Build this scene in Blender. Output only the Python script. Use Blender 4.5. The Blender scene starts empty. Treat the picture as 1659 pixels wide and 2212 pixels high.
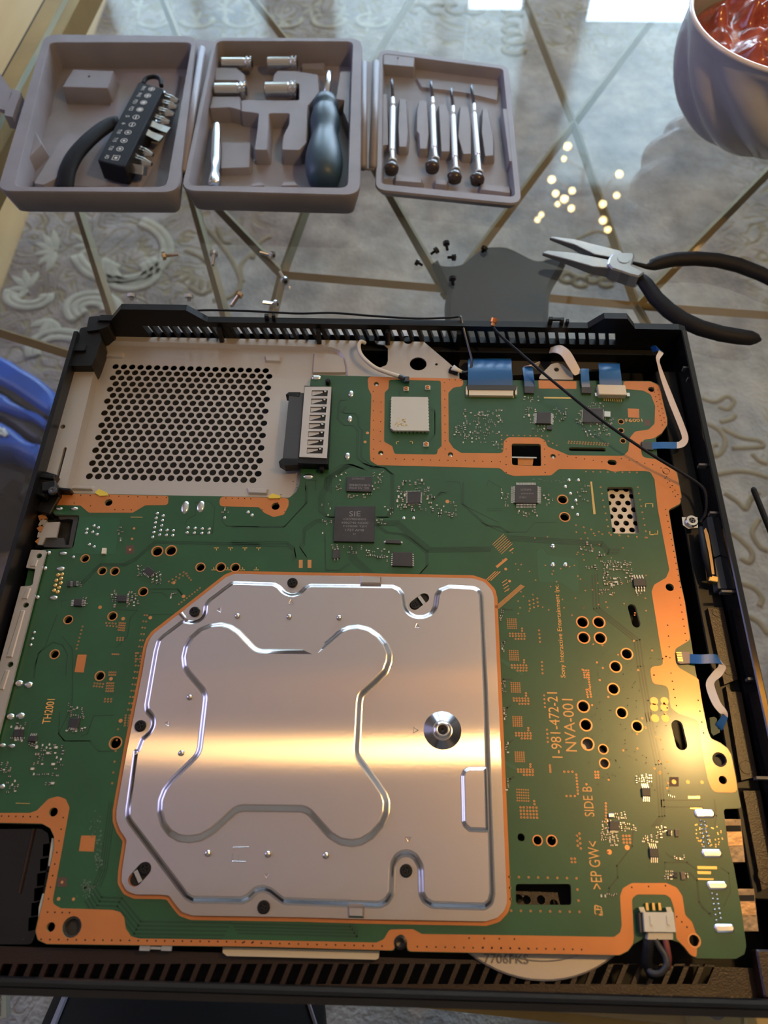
import bpy, bmesh, math, random
from mathutils import Vector, Matrix
from mathutils.geometry import delaunay_2d_cdt
import numpy as np

SC = bpy.context.scene
COL = SC.collection
rnd = random.Random(7)
PI = math.pi

# ------------------------------------------------------------------ camera
# measured from the photograph: phone camera 0.36 m over the glass, looking 60 degrees down
FPX = 1680.0
CX, CY = 829.5, 1106.0
CAMZ = 0.35965
_dy = np.array([916 - CX, -1881 - CY, FPX]); _dy /= np.linalg.norm(_dy)
_e = -(_dy[0] + .02 * _dy[1]) / _dy[2]
_dx = np.array([1, .02, _e]); _dx /= np.linalg.norm(_dx)
_dz = np.cross(_dx, _dy)
cam = bpy.data.cameras.new('camera')
cam.sensor_fit = 'HORIZONTAL'; cam.sensor_width = 36.0
cam.lens = FPX / 1659 * 36.0
cam.clip_start = 0.01
camo = bpy.data.objects.new('camera', cam); COL.objects.link(camo)
# camera axes (right, up, back) expressed in the world
ax_r = Vector((_dx[0], _dy[0], _dz[0])); ax_d = Vector((_dx[1], _dy[1], _dz[1])); ax_f = Vector((_dx[2], _dy[2], _dz[2]))
mw = Matrix.Identity(4)
for i in range(3):
    mw[i][0] = ax_r[i]; mw[i][1] = -ax_d[i]; mw[i][2] = -ax_f[i]
mw[0][3] = 0; mw[1][3] = 0; mw[2][3] = CAMZ
camo.matrix_world = mw
cam.dof.use_dof = True; cam.dof.focus_distance = 0.37; cam.dof.aperture_fstop = 15.0
SC.camera = camo

# ------------------------------------------------------------------ world, lights, exposure
SC.view_settings.view_transform = 'Standard'; SC.view_settings.look = 'None'
SC.view_settings.exposure = -0.30; SC.view_settings.gamma = 1.0
SC.view_settings.use_curve_mapping = False
SC.cycles.use_denoising = True
SC.cycles.max_bounces = 10; SC.cycles.transparent_max_bounces = 16
SC.cycles.caustics_reflective = False; SC.cycles.caustics_refractive = False
SC.cycles.sample_clamp_indirect = 6.0
wd = bpy.data.worlds.new('world'); SC.world = wd; wd.use_nodes = True
bg = wd.node_tree.nodes['Background']; bg.inputs[0].default_value = (.62, .72, 1, 1); bg.inputs[1].default_value = 1.2

FLOOR = -0.42
CEIL = 1.95
YW = 2.8        # wall with the windows
WIN = [(-.25, .42), (.60, 1.62), (-1.02, -.48)]     # x ranges of the windows
BLINDS = [(-.25, .2104, .55), (.2108, .42, 1.105), (.60, 1.62, 1.14), (-1.02, -.48, .62)]    # blinds: x range and lower edge

def area(name, loc, rot, sx, sy, power, color):
    l = bpy.data.lights.new(name, 'AREA'); l.shape = 'RECTANGLE'; l.size = sx; l.size_y = sy
    l.energy = power; l.color = color
    o = bpy.data.objects.new(name, l); COL.objects.link(o); o.location = loc; o.rotation_euler = rot
    return o
# daylight outside the two windows of the far wall and the window of the left wall
for k, (a, b) in enumerate(WIN):
    area('daylight', ((a + b) / 2, YW + .16, .95), (-PI / 2, 0, 0), b - a, 1.7, 98 * (b - a) / .9, (.60, .79, 1.0))
area('daylight', (-2.28, .75, .95), (0, -PI / 2, 0), 1.3, 1.2, 16, (.50, .48, 1.0))
# the warm ceiling lamp whose glare lies on the right edge of the circuit board
LAMP = (.343, .218, .619)
l = bpy.data.lights.new('lamp_light', 'POINT'); l.energy = 9.5; l.color = (1, .60, .21); l.shadow_soft_size = .015
lampo = bpy.data.objects.new('lamp_light', l); COL.objects.link(lampo); lampo.location = LAMP

# ------------------------------------------------------------------ helpers
REG = {'0': (0, 0, 1), '1': (60, 620, 2.2419), '2': (760, 700, 2.37), '3': (0, 1040, 2.9625), '4': (500, 1000, 2.765), '5': (1040, 1000, 2.68),
       '6': (0, 1540, 2.9625), '7': (500, 1800, 2.5523), '8': (1040, 1540, 2.68), 'r1': (230, 1220, 3.687), 'r2': (650, 1220, 3.607),
       'r3': (230, 1620, 3.687), 'r4': (650, 1620, 3.607), 'L': (0, 1160, 3.57), 'H': (600, 780, 7.541), 'N': (700, 680, 4.608),
       'E': (1400, 680, 3.568), 'F': (1440, 1280, 4.255), 'G': (1440, 1700, 4.32), 'a': (100, 130, 5.184), 'b': (420, 70, 4.366),
       'p': (1150, 480, 3.259), 'd': (1080, 1280, 5.267), 'e': (1080, 1660, 5.184), 'g': (1000, 810, 3.95), 'h': (1060, 1150, 4.608),
       'k': (1340, 1640, 4.917), 't1': (0, 0, 1.9988), 't2': (760, 0, 1.8454), 'z3': (0, 460, 1.9988), 'z4': (830, 460, 2.0012),
       'w': (0, 620, 3.8125), 'y': (0, 0, 6.381), 'm': (1440, 0, 6.146), 'c': (860, 480, 3.95)}

def P(tag, pts):
    """measured points of one close-up -> photograph pixels"""
    ox, oy, s = REG[tag]
    return [(ox + x / s, oy + y / s) for x, y in pts]

def W(u, v, z=0.0):
    """the place on the level z that the photograph shows at (u, v)"""
    d = np.array([u - CX, v - CY, FPX])
    w = (d @ _dx, d @ _dy, d @ _dz)
    t = (z - CAMZ) / w[2]
    return (w[0] * t, w[1] * t)

def WL(px, z): return [W(u, v, z) for u, v in px]

ORG = {}
def root(o):
    while o.parent: o = o.parent
    return o

def mesh(name, v, f, mat, parent=None, smooth=False):
    me = bpy.data.meshes.new(name)
    if parent is not None:
        o0 = ORG.get(root(parent).name, (0, 0, 0))
        v = [(a[0] - o0[0], a[1] - o0[1], a[2] - o0[2]) for a in v]
    me.from_pydata([tuple(map(float, a)) for a in v], [], [tuple(map(int, q)) for q in f])
    if mat is not None: me.materials.append(mat)
    if smooth: me.shade_smooth()
    me.validate()
    o = bpy.data.objects.new(name, me); COL.objects.link(o)
    if parent is not None: o.parent = parent
    return o

def thing(name, label, cat, loc=(0, 0, 0), group=None):
    o = bpy.data.objects.new(name, None); COL.objects.link(o); o.location = loc; o.empty_display_size = .02
    ORG[o.name] = loc
    o['label'] = label; o['category'] = cat
    if group: o['group'] = group
    return o

def tag(o, label, cat, group=None):
    o['label'] = label; o['category'] = cat
    if group: o['group'] = group
    return o

def structure(o): o['kind'] = 'structure'; return o
def stuff(o): o['kind'] = 'stuff'; return o

def fillet(pts, r, n=4):
    """round the corners of a closed outline"""
    if r <= 0: return list(pts)
    out = []; N = len(pts)
    for i in range(N):
        p0 = Vector(pts[i - 1]); p1 = Vector(pts[i]); p2 = Vector(pts[(i + 1) % N])
        a = p0 - p1; b = p2 - p1; la = a.length; lb = b.length
        if la < 1e-7 or lb < 1e-7: continue
        a /= la; b /= lb
        ang = a.angle(b, 0)
        if ang > 2.95 or ang < .05: out.append(tuple(p1)); continue
        t = min(r / math.tan(ang / 2), .45 * la, .45 * lb)
        q0 = p1 + a * t; q2 = p1 + b * t
        for k in range(n + 1):
            s = k / n
            out.append(tuple(q0 * (1 - s) ** 2 + p1 * 2 * s * (1 - s) + q2 * s * s))
    return out

def spline(pts, n=6, closed=False):
    """Catmull-Rom through the points (2D or 3D)"""
    P_ = [Vector(p) for p in pts]; N = len(P_); out = []
    rng = range(N if closed else N - 1)
    for i in rng:
        a = P_[i - 1] if (closed or i > 0) else P_[0]
        b = P_[i]; c = P_[(i + 1) % N]
        d = P_[(i + 2) % N] if (closed or i + 2 < N) else P_[-1]
        for k in range(n):
            t = k / n
            out.append(tuple(.5 * ((2 * b) + (c - a) * t + (2 * a - 5 * b + 4 * c - d) * t * t + (3 * b - a - 3 * c + d) * t ** 3)))
    if not closed: out.append(tuple(P_[-1]))
    return out

def circle(c, r, n=14, ry=None):
    ry = r if ry is None else ry
    return [(c[0] + r * math.cos(2 * PI * k / n), c[1] + ry * math.sin(2 * PI * k / n)) for k in range(n)]

def area2(l):
    return sum(l[i - 1][0] * l[i][1] - l[i][0] * l[i - 1][1] for i in range(len(l))) / 2

def inset(l, d):
    """move a closed outline inwards by d (miter)"""
    s = 1 if area2(l) > 0 else -1
    out = []; N = len(l)
    for i in range(N):
        p0 = Vector(l[i - 1]); p1 = Vector(l[i]); p2 = Vector(l[(i + 1) % N])
        a = (p1 - p0); b = (p2 - p1)
        if a.length < 1e-9: a = b
        if b.length < 1e-9: b = a
        a.normalize(); b.normalize()
        na = Vector((-a.y, a.x)) * s; nb = Vector((-b.y, b.x)) * s
        m = na + nb
        m = m / max(m.length, 1e-6)
        k = d / max(m.dot(na), .5)
        out.append(tuple(p1 + m * k))
    return out

def tri(loops):
    """triangles of the region bounded by closed outlines (even-odd)"""
    v = []; e = []
    for l in loops:
        b = len(v); n = len(l)
        v += [Vector((p[0], p[1])) * 1000 for p in l]
        e += [(b + i, b + (i + 1) % n) for i in range(n)]
    ov, oe, of, *_ = delaunay_2d_cdt(v, e, [], 0, 1e-5)
    V = np.array([(a.x, a.y) for a in ov]) / 1000
    F = np.array([f for f in of if len(f) == 3])
    if len(F) == 0: return V, F
    c = V[F].mean(1)
    par = np.zeros(len(F), bool)
    for l in loops:
        A = np.array(l, float); B = np.roll(A, -1, 0)
        for (x0, y0), (x1, y1) in zip(A, B):
            if y0 == y1: continue
            m = ((y0 > c[:, 1]) != (y1 > c[:, 1]))
            xi = x0 + (c[:, 1] - y0) / (y1 - y0) * (x1 - x0)
            par ^= m & (c[:, 0] < xi)
    F = F[par]
    q = V[F]
    ar = (q[:, 1, 0] - q[:, 0, 0]) * (q[:, 2, 1] - q[:, 0, 1]) - (q[:, 1, 1] - q[:, 0, 1]) * (q[:, 2, 0] - q[:, 0, 0])
    F[ar < 0] = F[ar < 0][:, ::-1]
    return V, F

class MB:
    def __init__(s): s.v = []; s.f = []
    def add(s, v, f):
        b = len(s.v); s.v += [tuple(p) for p in v]; s.f += [tuple(b + i for i in q) for q in f]
        return s
    def plate(s, loops, z0, z1, bottom=False):
        """flat sheet with holes: top at z1, side walls down to z0"""
        V, F = tri(loops)
        s.add([(x, y, z1) for x, y in V], F.tolist())
        if bottom: s.add([(x, y, z0) for x, y in V], F[:, ::-1].tolist())
        if z1 - z0 > 1e-7:
            for k, l in enumerate(loops):
                n = len(l); o = 1 if area2(l) > 0 else -1
                if k > 0: o = -o
                v = [(x, y, z1) for x, y in l] + [(x, y, z0) for x, y in l]
                q = [(i, n + i, n + (i + 1) % n, (i + 1) % n) for i in range(n)]
                if o < 0: q = [a[::-1] for a in q]
                s.add(v, q)
        return s
    def loft(s, la, za, lb, zb):
        n = len(la)
        s.add([(x, y, za) for x, y in la] + [(x, y, zb) for x, y in lb], [(i, (i + 1) % n, n + (i + 1) % n, n + i) for i in range(n)])
        return s
    def box(s, c, d, rz=0, bev=0):
        x, y, z = d[0] / 2, d[1] / 2, d[2] / 2
        if bev > 0:
            l = fillet([(-x, -y), (x, -y), (x, y), (-x, y)], bev, 2)
            cs, sn = math.cos(rz), math.sin(rz)
            rot = lambda L: [(c[0] + a * cs - b * sn, c[1] + a * sn + b * cs) for a, b in L]
            L = rot(l); Li = rot(inset(l, bev * .6))
            s.loft(L, c[2] - z, L, c[2] + z - bev * .6); s.loft(L, c[2] + z - bev * .6, Li, c[2] + z)
            V, F = tri([Li]); s.add([(a, b, c[2] + z) for a, b in V], F.tolist())
            V, F = tri([L]); s.add([(a, b, c[2] - z) for a, b in V], F[:, ::-1].tolist())
            return s
        cs, sn = math.cos(rz), math.sin(rz)
        v = []
        for k in (-z, z):
            for a, b in ((-x, -y), (x, -y), (x, y), (-x, y)):
                v.append((c[0] + a * cs - b * sn, c[1] + a * sn + b * cs, c[2] + k))
        s.add(v, [(3, 2, 1, 0), (4, 5, 6, 7), (0, 1, 5, 4), (1, 2, 6, 5), (2, 3, 7, 6), (3, 0, 4, 7)])
        return s
    def quadbox(s, q, z0, z1):
        """box over a four-sided (or any convex) outline"""
        n = len(q)
        if area2(q) < 0: q = q[::-1]
        s.add([(x, y, z0) for x, y in q] + [(x, y, z1) for x, y in q],
              [tuple(range(n))[::-1], tuple(range(n, 2 * n))] + [(i, (i + 1) % n, n + (i + 1) % n, n + i) for i in range(n)])
        return s
    def lathe(s, prof, c=(0, 0, 0), n=16, axis='z', M=None, caps=True):
        """profile [(radius, height)] about an axis"""
        v = []; f = []
        for r, h in prof:
            for k in range(n):
                a = 2 * PI * k / n
                p = (r * math.cos(a), r * math.sin(a), h)
                v.append(p)
        m = len(prof)
        for j in range(m - 1):
            for k in range(n):
                f.append((j * n + k, j * n + (k + 1) % n, (j + 1) * n + (k + 1) % n, (j + 1) * n + k))
        if caps: f.append(tuple(range(n))[::-1]); f.append(tuple((m - 1) * n + k for k in range(n)))
        if M is not None: v = [tuple(M @ Vector(p)) for p in v]
        v = [(p[0] + c[0], p[1] + c[1], p[2] + c[2]) for p in v]
        s.add(v, f); return s
    def tube(s, pts, r, n=8, flat=1.0, caps=True):
        """swept round (or flattened) section; r a number or one per point"""
        pts = [Vector(p) for p in pts]; N = len(pts)
        rs = r if isinstance(r, (list, tuple)) else [r] * N
        v = []; up = Vector((0, 0, 1))
        for i in range(N):
            t = (pts[min(i + 1, N - 1)] - pts[max(i - 1, 0)])
            if t.length < 1e-9: t = Vector((1, 0, 0))
            t.normalize()
            sd = t.cross(up)
            if sd.length < 1e-3: sd = Vector((1, 0, 0))
            sd.normalize(); nn = sd.cross(t).normalized()
            for k in range(n):
                a = 2 * PI * k / n
                v.append(pts[i] + sd * (rs[i] * math.cos(a)) + nn * (rs[i] * flat * math.sin(a)))
        f = []
        for i in range(N - 1):
            for k in range(n):
                f.append((i * n + k, (i + 1) * n + k, (i + 1) * n + (k + 1) % n, i * n + (k + 1) % n))
        if caps:
            f.append(tuple(range(n))); f.append(tuple((N - 1) * n + k for k in range(n))[::-1])
        s.add(v, f); return s
    def ribbon(s, pts, w, z, h=0.00006):
        """narrow flat strip along a polyline at level z"""
        for i in range(len(pts) - 1):
            a = Vector(pts[i]); b = Vector(pts[i + 1]); d = b - a
            if d.length < 1e-7: continue
            d.normalize(); nn = Vector((-d.y, d.x)) * w / 2
            a = a - d * w * .3; b = b + d * w * .3
            q = [tuple(a - nn), tuple(b - nn), tuple(b + nn), tuple(a + nn)]
            s.quadbox(q, z - h, z)
        return s
    def strip(s, pts, side, th=0.00015):
        """thin ribbon cable: centre points (3D) and half-width vectors"""
        v = []; f = []; N = len(pts)
        for i, (p, w) in enumerate(zip(pts, side)):
            p = Vector(p); w = Vector(w)
            t = Vector(pts[min(i + 1, N - 1)]) - Vector(pts[max(i - 1, 0)])
            nn = t.cross(w)
            nn = nn.normalized() * th if nn.length > 1e-12 else Vector((0, 0, th))
            v += [p - w - nn, p + w - nn, p + w + nn, p - w + nn]
        for i in range(N - 1):
            for k in range(4):
                f.append((i * 4 + k, i * 4 + (k + 1) % 4, (i + 1) * 4 + (k + 1) % 4, (i + 1) * 4 + k))
        f.append((3, 2, 1, 0)); f.append(tuple((N - 1) * 4 + k for k in range(4)))
        s.add(v, f); return s
    def build(s, name, mat, parent=None, smooth=False):
        return mesh(name, s.v, s.f, mat, parent, smooth)

def smooth_by_angle(o, deg=35):
    me = o.data; me.shade_smooth()
    bm = bmesh.new(); bm.from_mesh(me)
    bmesh.ops.remove_doubles(bm, verts=bm.verts, dist=1e-6)
    bmesh.ops.recalc_face_normals(bm, faces=bm.faces)
    for e in bm.edges:
        if len(e.link_faces) == 2 and e.calc_face_angle(0) > math.radians(deg): e.smooth = False
    bm.to_mesh(me); bm.free()
    return o

# ------------------------------------------------------------------ materials
def mat(name, col, rough=.5, metal=0, spec=.5, noise=0, nscale=60, bump=0, bscale=400, stretch=None, aniso=0, tangent=None, coat=0, col2=None, emit=None):
    m = bpy.data.materials.new(name); m.use_nodes = True
    nt = m.node_tree; b = nt.nodes['Principled BSDF']
    b.inputs['Base Color'].default_value = (*col, 1); b.inputs['Roughness'].default_value = rough
    b.inputs['Metallic'].default_value = metal; b.inputs['Specular IOR Level'].default_value = spec
    if coat: b.inputs['Coat Weight'].default_value = coat; b.inputs['Coat Roughness'].default_value = .17
    tc = nt.nodes.new('ShaderNodeTexCoord')
    src = tc.outputs['Object']
    if stretch:
        mp = nt.nodes.new('ShaderNodeMapping'); mp.inputs['Scale'].default_value = stretch
        nt.links.new(src, mp.inputs[0]); src = mp.outputs[0]
    if noise or col2:
        n = nt.nodes.new('ShaderNodeTexNoise'); n.inputs['Scale'].default_value = nscale; n.inputs['Detail'].default_value = 4
        nt.links.new(src, n.inputs['Vector'])
        mx = nt.nodes.new('ShaderNodeMix'); mx.data_type = 'RGBA'
        c2 = col2 if col2 else tuple(max(0, c * (1 - noise)) for c in col)
        c1 = col if col2 else tuple(min(1, c * (1 + noise)) for c in col)
        mx.inputs['A'].default_value = (*c1, 1); mx.inputs['B'].default_value = (*c2, 1)
        rp = nt.nodes.new('ShaderNodeMapRange'); rp.inputs['From Min'].default_value = .3; rp.inputs['From Max'].default_value = .7
        nt.links.new(n.outputs['Fac'], rp.inputs['Value']); nt.links.new(rp.outputs['Result'], mx.inputs['Factor'])
        nt.links.new(mx.outputs['Result'], b.inputs['Base Color'])
    if bump:
        n2 = nt.nodes.new('ShaderNodeTexNoise'); n2.inputs['Scale'].default_value = bscale; n2.inputs['Detail'].default_value = 3
        nt.links.new(src, n2.inputs['Vector'])
        bp = nt.nodes.new('ShaderNodeBump'); bp.inputs['Strength'].default_value = bump; bp.inputs['Distance'].default_value = .0004
        nt.links.new(n2.outputs['Fac'], bp.inputs['Height']); nt.links.new(bp.outputs['Normal'], b.inputs['Normal'])
    if aniso:
        b.inputs['Anisotropic'].default_value = aniso
        cv = nt.nodes.new('ShaderNodeCombineXYZ')
        for i in range(3): cv.inputs[i].default_value = tangent[i]
        nt.links.new(cv.outputs[0], b.inputs['Tangent'])
    if emit:
        b.inputs['Emission Color'].default_value = (*emit[:3], 1); b.inputs['Emission Strength'].default_value = emit[3]
    return m

M = {}
M['wall'] = mat('wall_paint', (.44, .36, .28), .9)
M['ceiling'] = mat('ceiling_paint', (.66, .52, .38), .9)
M['blind'] = None
M['rod'] = mat('dull_brass', (.19, .13, .05), .6, .3, noise=.1, nscale=30)
M['brass'] = mat('brushed_brass', (.40, .27, .10), .5, .55, noise=.12, nscale=30, bump=.05)
M['pcb'] = mat('green_solder_mask', (.0135, .073, .024), .36, noise=.10, nscale=45, bump=.03, bscale=900, spec=.5, coat=.35)
M['pcb_edge'] = mat('board_edge', (.25, .22, .10), .6)
M['trace'] = mat('dark_green_track', (.006, .040, .015), .38, coat=.35)
M['trace_light'] = mat('light_green_track', (.016, .090, .036), .36, coat=.35)
M['copper'] = mat('copper_ground_area', (.54, .185, .046), .36, .35, noise=.05, nscale=80, spec=.5, coat=.5)
M['copper_dot'] = mat('copper_pad', (.62, .27, .10), .35, .5)
M['gold'] = mat('gold_plating', (.75, .50, .18), .25, .9)
M['silver'] = mat('solder_silver', (.72, .72, .70), .22, 1.0, bump=.1, bscale=700)
M['chip'] = mat('chip_black', (.028, .026, .028), .42, noise=.15, nscale=200)
M['chip_text'] = mat('chip_print_grey', (.20, .19, .19), .6)
M['silk'] = mat('board_print_orange', (.86, .40, .10), .5)
M['cap'] = mat('ceramic_tan', (.20, .13, .07), .5)
M['capdark'] = mat('ceramic_dark', (.03, .028, .025), .5)
M['hole'] = mat('hole_black', (.006, .005, .005), .7)
def brushed(name, col):
    """sheet brushed along y: highlights stretch across the grain"""
    m = bpy.data.materials.new(name); m.use_nodes = True; nt = m.node_tree; N = nt.nodes
    N.remove(N['Principled BSDF'])
    tc = N.new('ShaderNodeTexCoord'); mp = N.new('ShaderNodeMapping'); mp.inputs['Scale'].default_value = (1, .03, 1)
    nz = N.new('ShaderNodeTexNoise'); nz.inputs['Scale'].default_value = 1500; nz.inputs['Detail'].default_value = 2
    n2 = N.new('ShaderNodeTexNoise'); n2.inputs['Scale'].default_value = 700; n2.inputs['Detail'].default_value = 3
    bp = N.new('ShaderNodeBump'); bp.inputs['Strength'].default_value = .012; bp.inputs['Distance'].default_value = .0004
    cv = N.new('ShaderNodeCombineXYZ'); cv.inputs[1].default_value = 1
    ga = N.new('ShaderNodeBsdfAnisotropic'); ga.inputs['Color'].default_value = (*col, 1); ga.inputs['Roughness'].default_value = .20; ga.inputs['Anisotropy'].default_value = .86
    gb = N.new('ShaderNodeBsdfAnisotropic'); gb.inputs['Color'].default_value = (*col, 1); gb.inputs['Roughness'].default_value = .45
    mx = N.new('ShaderNodeMixShader'); mx.inputs[0].default_value = .45
    L = nt.links.new
    L(tc.outputs['Object'], mp.inputs[0]); L(mp.outputs[0], nz.inputs['Vector']); L(tc.outputs['Object'], n2.inputs['Vector'])
    ad = N.new('ShaderNodeMath'); L(nz.outputs['Fac'], ad.inputs[0]); L(n2.outputs['Fac'], ad.inputs[1]); L(ad.outputs[0], bp.inputs['Height'])
    L(bp.outputs['Normal'], ga.inputs['Normal']); L(bp.outputs['Normal'], gb.inputs['Normal']); L(cv.outputs[0], ga.inputs['Tangent'])
    L(ga.outputs[0], mx.inputs[1]); L(gb.outputs[0], mx.inputs[2]); L(mx.outputs[0], N['Material Output'].inputs[0])
    return m
M['alu'] = brushed('brushed_aluminium', (.57, .51, .48))
M['alu_bevel'] = mat('pressed_aluminium', (.66, .62, .62), .22, 1.0)
M['sheet'] = mat('zinc_sheet', (.49, .445, .41), .45, .55, noise=.04, nscale=12)
M['steel'] = mat('bright_steel', (.66, .66, .66), .24, 1.0)
M['darksteel'] = mat('dark_steel', (.10, .11, .13), .3, .9)
M['black'] = mat('black_plastic', (.0055, .0055, .0065), .40, spec=.3, noise=.2, nscale=90, bump=.06, bscale=1500)
M['gloss'] = mat('glossy_black', (.006, .006, .007), .10)
M['shelf'] = mat('lamp_browned_black_plastic', (.022, .009, .0035), .36, bump=.3, bscale=1800, spec=.5)  # black plastic; the lamp's warm reflection is put into this brown base
M['catch'] = mat('grey_catch_plastic', (.075, .077, .085), .45)
M['dgrey'] = mat('dark_grey_plastic', (.035, .036, .040), .5)
M['cream'] = mat('cream_plastic', (.62, .57, .46), .5)
M['blue'] = mat('blue_cable_film', (.012, .11, .36), .35)
M['white_ribbon'] = mat('white_ribbon_film', (.62, .55, .53), .45)
M['white'] = mat('white_plastic', (.60, .60, .58), .5)
M['yellow'] = mat('yellow_sponge', (.65, .50, .06), .8)
M['screwblack'] = mat('black_screw', (.014, .013, .013), .35, .5)
M['case'] = mat('grey_case_plastic', (.235, .222, .25), .5, noise=.10, nscale=40, bump=.12, bscale=350)
M['case_out'] = mat('grey_case_outside', (.135, .13, .14), .55, bump=.2, bscale=1200)
M['rubber'] = mat('black_rubber', (.008, .009, .013), .62, spec=.2, bump=.1, bscale=1200)
M['bluegrey'] = mat('slate_blue_grip', (.026, .060, .095), .45, bump=.06, bscale=900)
M['ceramic'] = mat('glazed_ceramic', (.37, .37, .41), .18, coat=.3)
M['stew'] = mat('red_stew', (.46, .10, .05), .24, col2=(.20, .030, .014), nscale=90, bump=1.0, bscale=220, coat=.4)
M['trouser'] = mat('black_trouser_cloth', (.007, .008, .011), .85)
M['stripe'] = mat('pale_stripe', (.42, .42, .55), .8)
M['rubberclear'] = mat('clear_rubber_pad', (.42, .30, .12), .25)
M['bluebag'] = mat('blue_plastic_film', (.018, .085, .42), .35, bump=.8, bscale=25, noise=.3, nscale=20)
M['greycloth'] = mat('dark_grey_cloth', (.022, .026, .036), .9, noise=.08, nscale=12)

# ------------------------------------------------------------------ room shell
def wall_panel(name, axis, at, th, a0, a1, z0, z1, openings, m):
    """wall with rectangular openings; axis 'x' runs along x at y=at, 'y' runs along y at x=at"""
    loops = [[(a0, z0), (a1, z0), (a1, z1), (a0, z1)]] + [[(p, r), (q, r), (q, s), (p, s)] for p, q, r, s in openings]
    mb = MB().plate(loops, 0, th, True)
    if axis == 'x': v = [(x, at + z, y) for x, y, z in mb.v]
    else: v = [(at + z, x, y) for x, y, z in mb.v]
    return structure(mesh(name, v, mb.f, m))
XL, XR, YN = -2.2, 2.3, -1.5
wall_panel('wall_far', 'x', YW, .10, XL, XR, FLOOR, CEIL, [(a, b, .1, 1.8) for a, b in WIN], M['wall'])
wall_panel('wall_near', 'x', YN - .1, .10, XL, XR, FLOOR, CEIL, [], M['wall'])
wall_panel('wall_left', 'y', XL - .1, .10, YN, YW, FLOOR, CEIL, [(.1, 1.4, .3, 1.6)], M['wall'])
wall_panel('wall_right', 'y', XR, .10, YN, YW, FLOOR, CEIL, [], M['wall'])
structure(MB().box(((XL + XR) / 2, (YN + YW) / 2, CEIL + .05), (XR - XL + .2, YW - YN + .2, .1)).build('ceiling', M['ceiling']))
M['blind'] = mat('blind_cloth', (.70, .68, .62), .9)
nt = M['blind'].node_tree; pb = nt.nodes['Principled BSDF']; out = nt.nodes['Material Output']
tl = nt.nodes.new('ShaderNodeBsdfTranslucent'); tl.inputs[0].default_value = (.86, .93, .92, 1)
ms = nt.nodes.new('ShaderNodeMixShader'); ms.inputs[0].default_value = .58
nt.links.new(pb.outputs[0], ms.inputs[1]); nt.links.new(tl.outputs[0], ms.inputs[2]); nt.links.new(ms.outputs[0], out.inputs[0])
def window(n, a, b, z0, z1, left=False):
    mb = MB()
    for x in (a, b, (a + b) / 2 + .04):
        mb.box((x, YW + .04, (z0 + z1) / 2), (.045, .05, z1 - z0))
    for z in (z0, z1): mb.box(((a + b) / 2, YW + .04, z), (b - a, .05, .045))
    return structure(mb.build('window_%d' % n, M['white']))
for k, (a, b) in enumerate(WIN): window(k + 1, a, b, .1, 1.8)
for k, (a, b, zl) in enumerate(BLINDS):
    o = thing('roller_blind', ('long pale roller blind, the lowest drawn of the three', 'narrow pale roller blind between the two others', 'wide pale roller blind over the window at the right end', 'wide pale roller blind over the window at the left end')[k], 'blind', ((a + b) / 2, YW - .02, 1.86))
    MB().box(((a + b) / 2, YW - .012, (zl + 1.84) / 2), (b - a, .002, 1.84 - zl)).build('blind_cloth', M['blind'], o)
    MB().tube([(a, YW - .03, 1.86), (b, YW - .03, 1.86)], .022, 10).build('roller', M['white'], o)

for nm, c, d in (('far', ((XL + XR) / 2, YW - .008, FLOOR + .03), (XR - XL, .016, .10)), ('near', ((XL + XR) / 2, YN + .008, FLOOR + .03), (XR - XL, .016, .10)),
                 ('left', (XL + .008, (YN + YW) / 2, FLOOR + .03), (.016, YW - YN, .10)), ('right', (XR - .008, (YN + YW) / 2, FLOOR + .03), (.016, YW - YN, .10))):
    structure(MB().box(c, d, 0, .002).build('baseboard_' + nm, M['white']))
# ceiling lamp above the right side of the table (only its glare shows)
t = thing('ceiling_lamp', 'warm glowing ceiling lamp hanging over the right side of the table', 'lamp', (LAMP[0], LAMP[1], CEIL))
MB().lathe([(.085, LAMP[2] + .10), (.105, LAMP[2] - .03), (.1035, LAMP[2] - .03), (.0835, LAMP[2] + .10), (.085, LAMP[2] + .10)], (LAMP[0], LAMP[1], 0), 32, caps=False).build('lamp_shade', M['brass'], t, True)
for k in range(3):
    a_ = 2 * PI * k / 3; MB().tube([(LAMP[0], LAMP[1], LAMP[2] + .12), (LAMP[0] + .084 * math.cos(a_), LAMP[1] + .084 * math.sin(a_), LAMP[2] + .10)], .0015, 6).build('shade_spoke', M['brass'], t)
MB().tube([(LAMP[0], LAMP[1], LAMP[2] + .12), (LAMP[0], LAMP[1], CEIL)], .004, 6).build('cord', M['black'], t)
# chandelier whose bulbs glint in the glass
bulb_m = mat('glowing_bulb', (1, .8, .45), .3, emit=(1, .74, .30, 55))
ch = thing('chandelier', 'small brass chandelier with many glowing bulbs near the far wall', 'chandelier', (.62, 2.1, CEIL))
cb = MB(); arms = MB()
for (u, v, s) in [(1226, 316, 1.1), (1218, 343, .7), (1192, 388, 1.1), (1200, 418, 1), (1236, 412, 1), (1219, 430, 1.2), (1204, 441, .7), (1234, 450, 1), (1338, 376, 1.1),
                  (1332, 422, .9), (1302, 441, 1.1), (1303, 476, 1.2), (1313, 496, 1), (1169, 464, .8), (1161, 475, .8)]:
    x, y = W(u, v, 0); dx_, dy_, dz_ = x, y, CAMZ
    s *= 1.35
    k = (2.08 - y) / dy_
    p = (x + dx_ * k, 2.08, dz_ * k)
    cb = MB().lathe([(.0001, -.007 * s), (.0055 * s, -.004 * s), (.007 * s, 0), (.0055 * s, .004 * s), (.0001, .007 * s)], p, 8)
    cb.build('bulb', bulb_m, ch, True)
    arms.tube([(p[0], p[1] + .01, p[2] + .008), (p[0] * .5 + .31, 2.1, p[2] + .05), (.62, 2.1, 1.75)], .002, 5)
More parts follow.
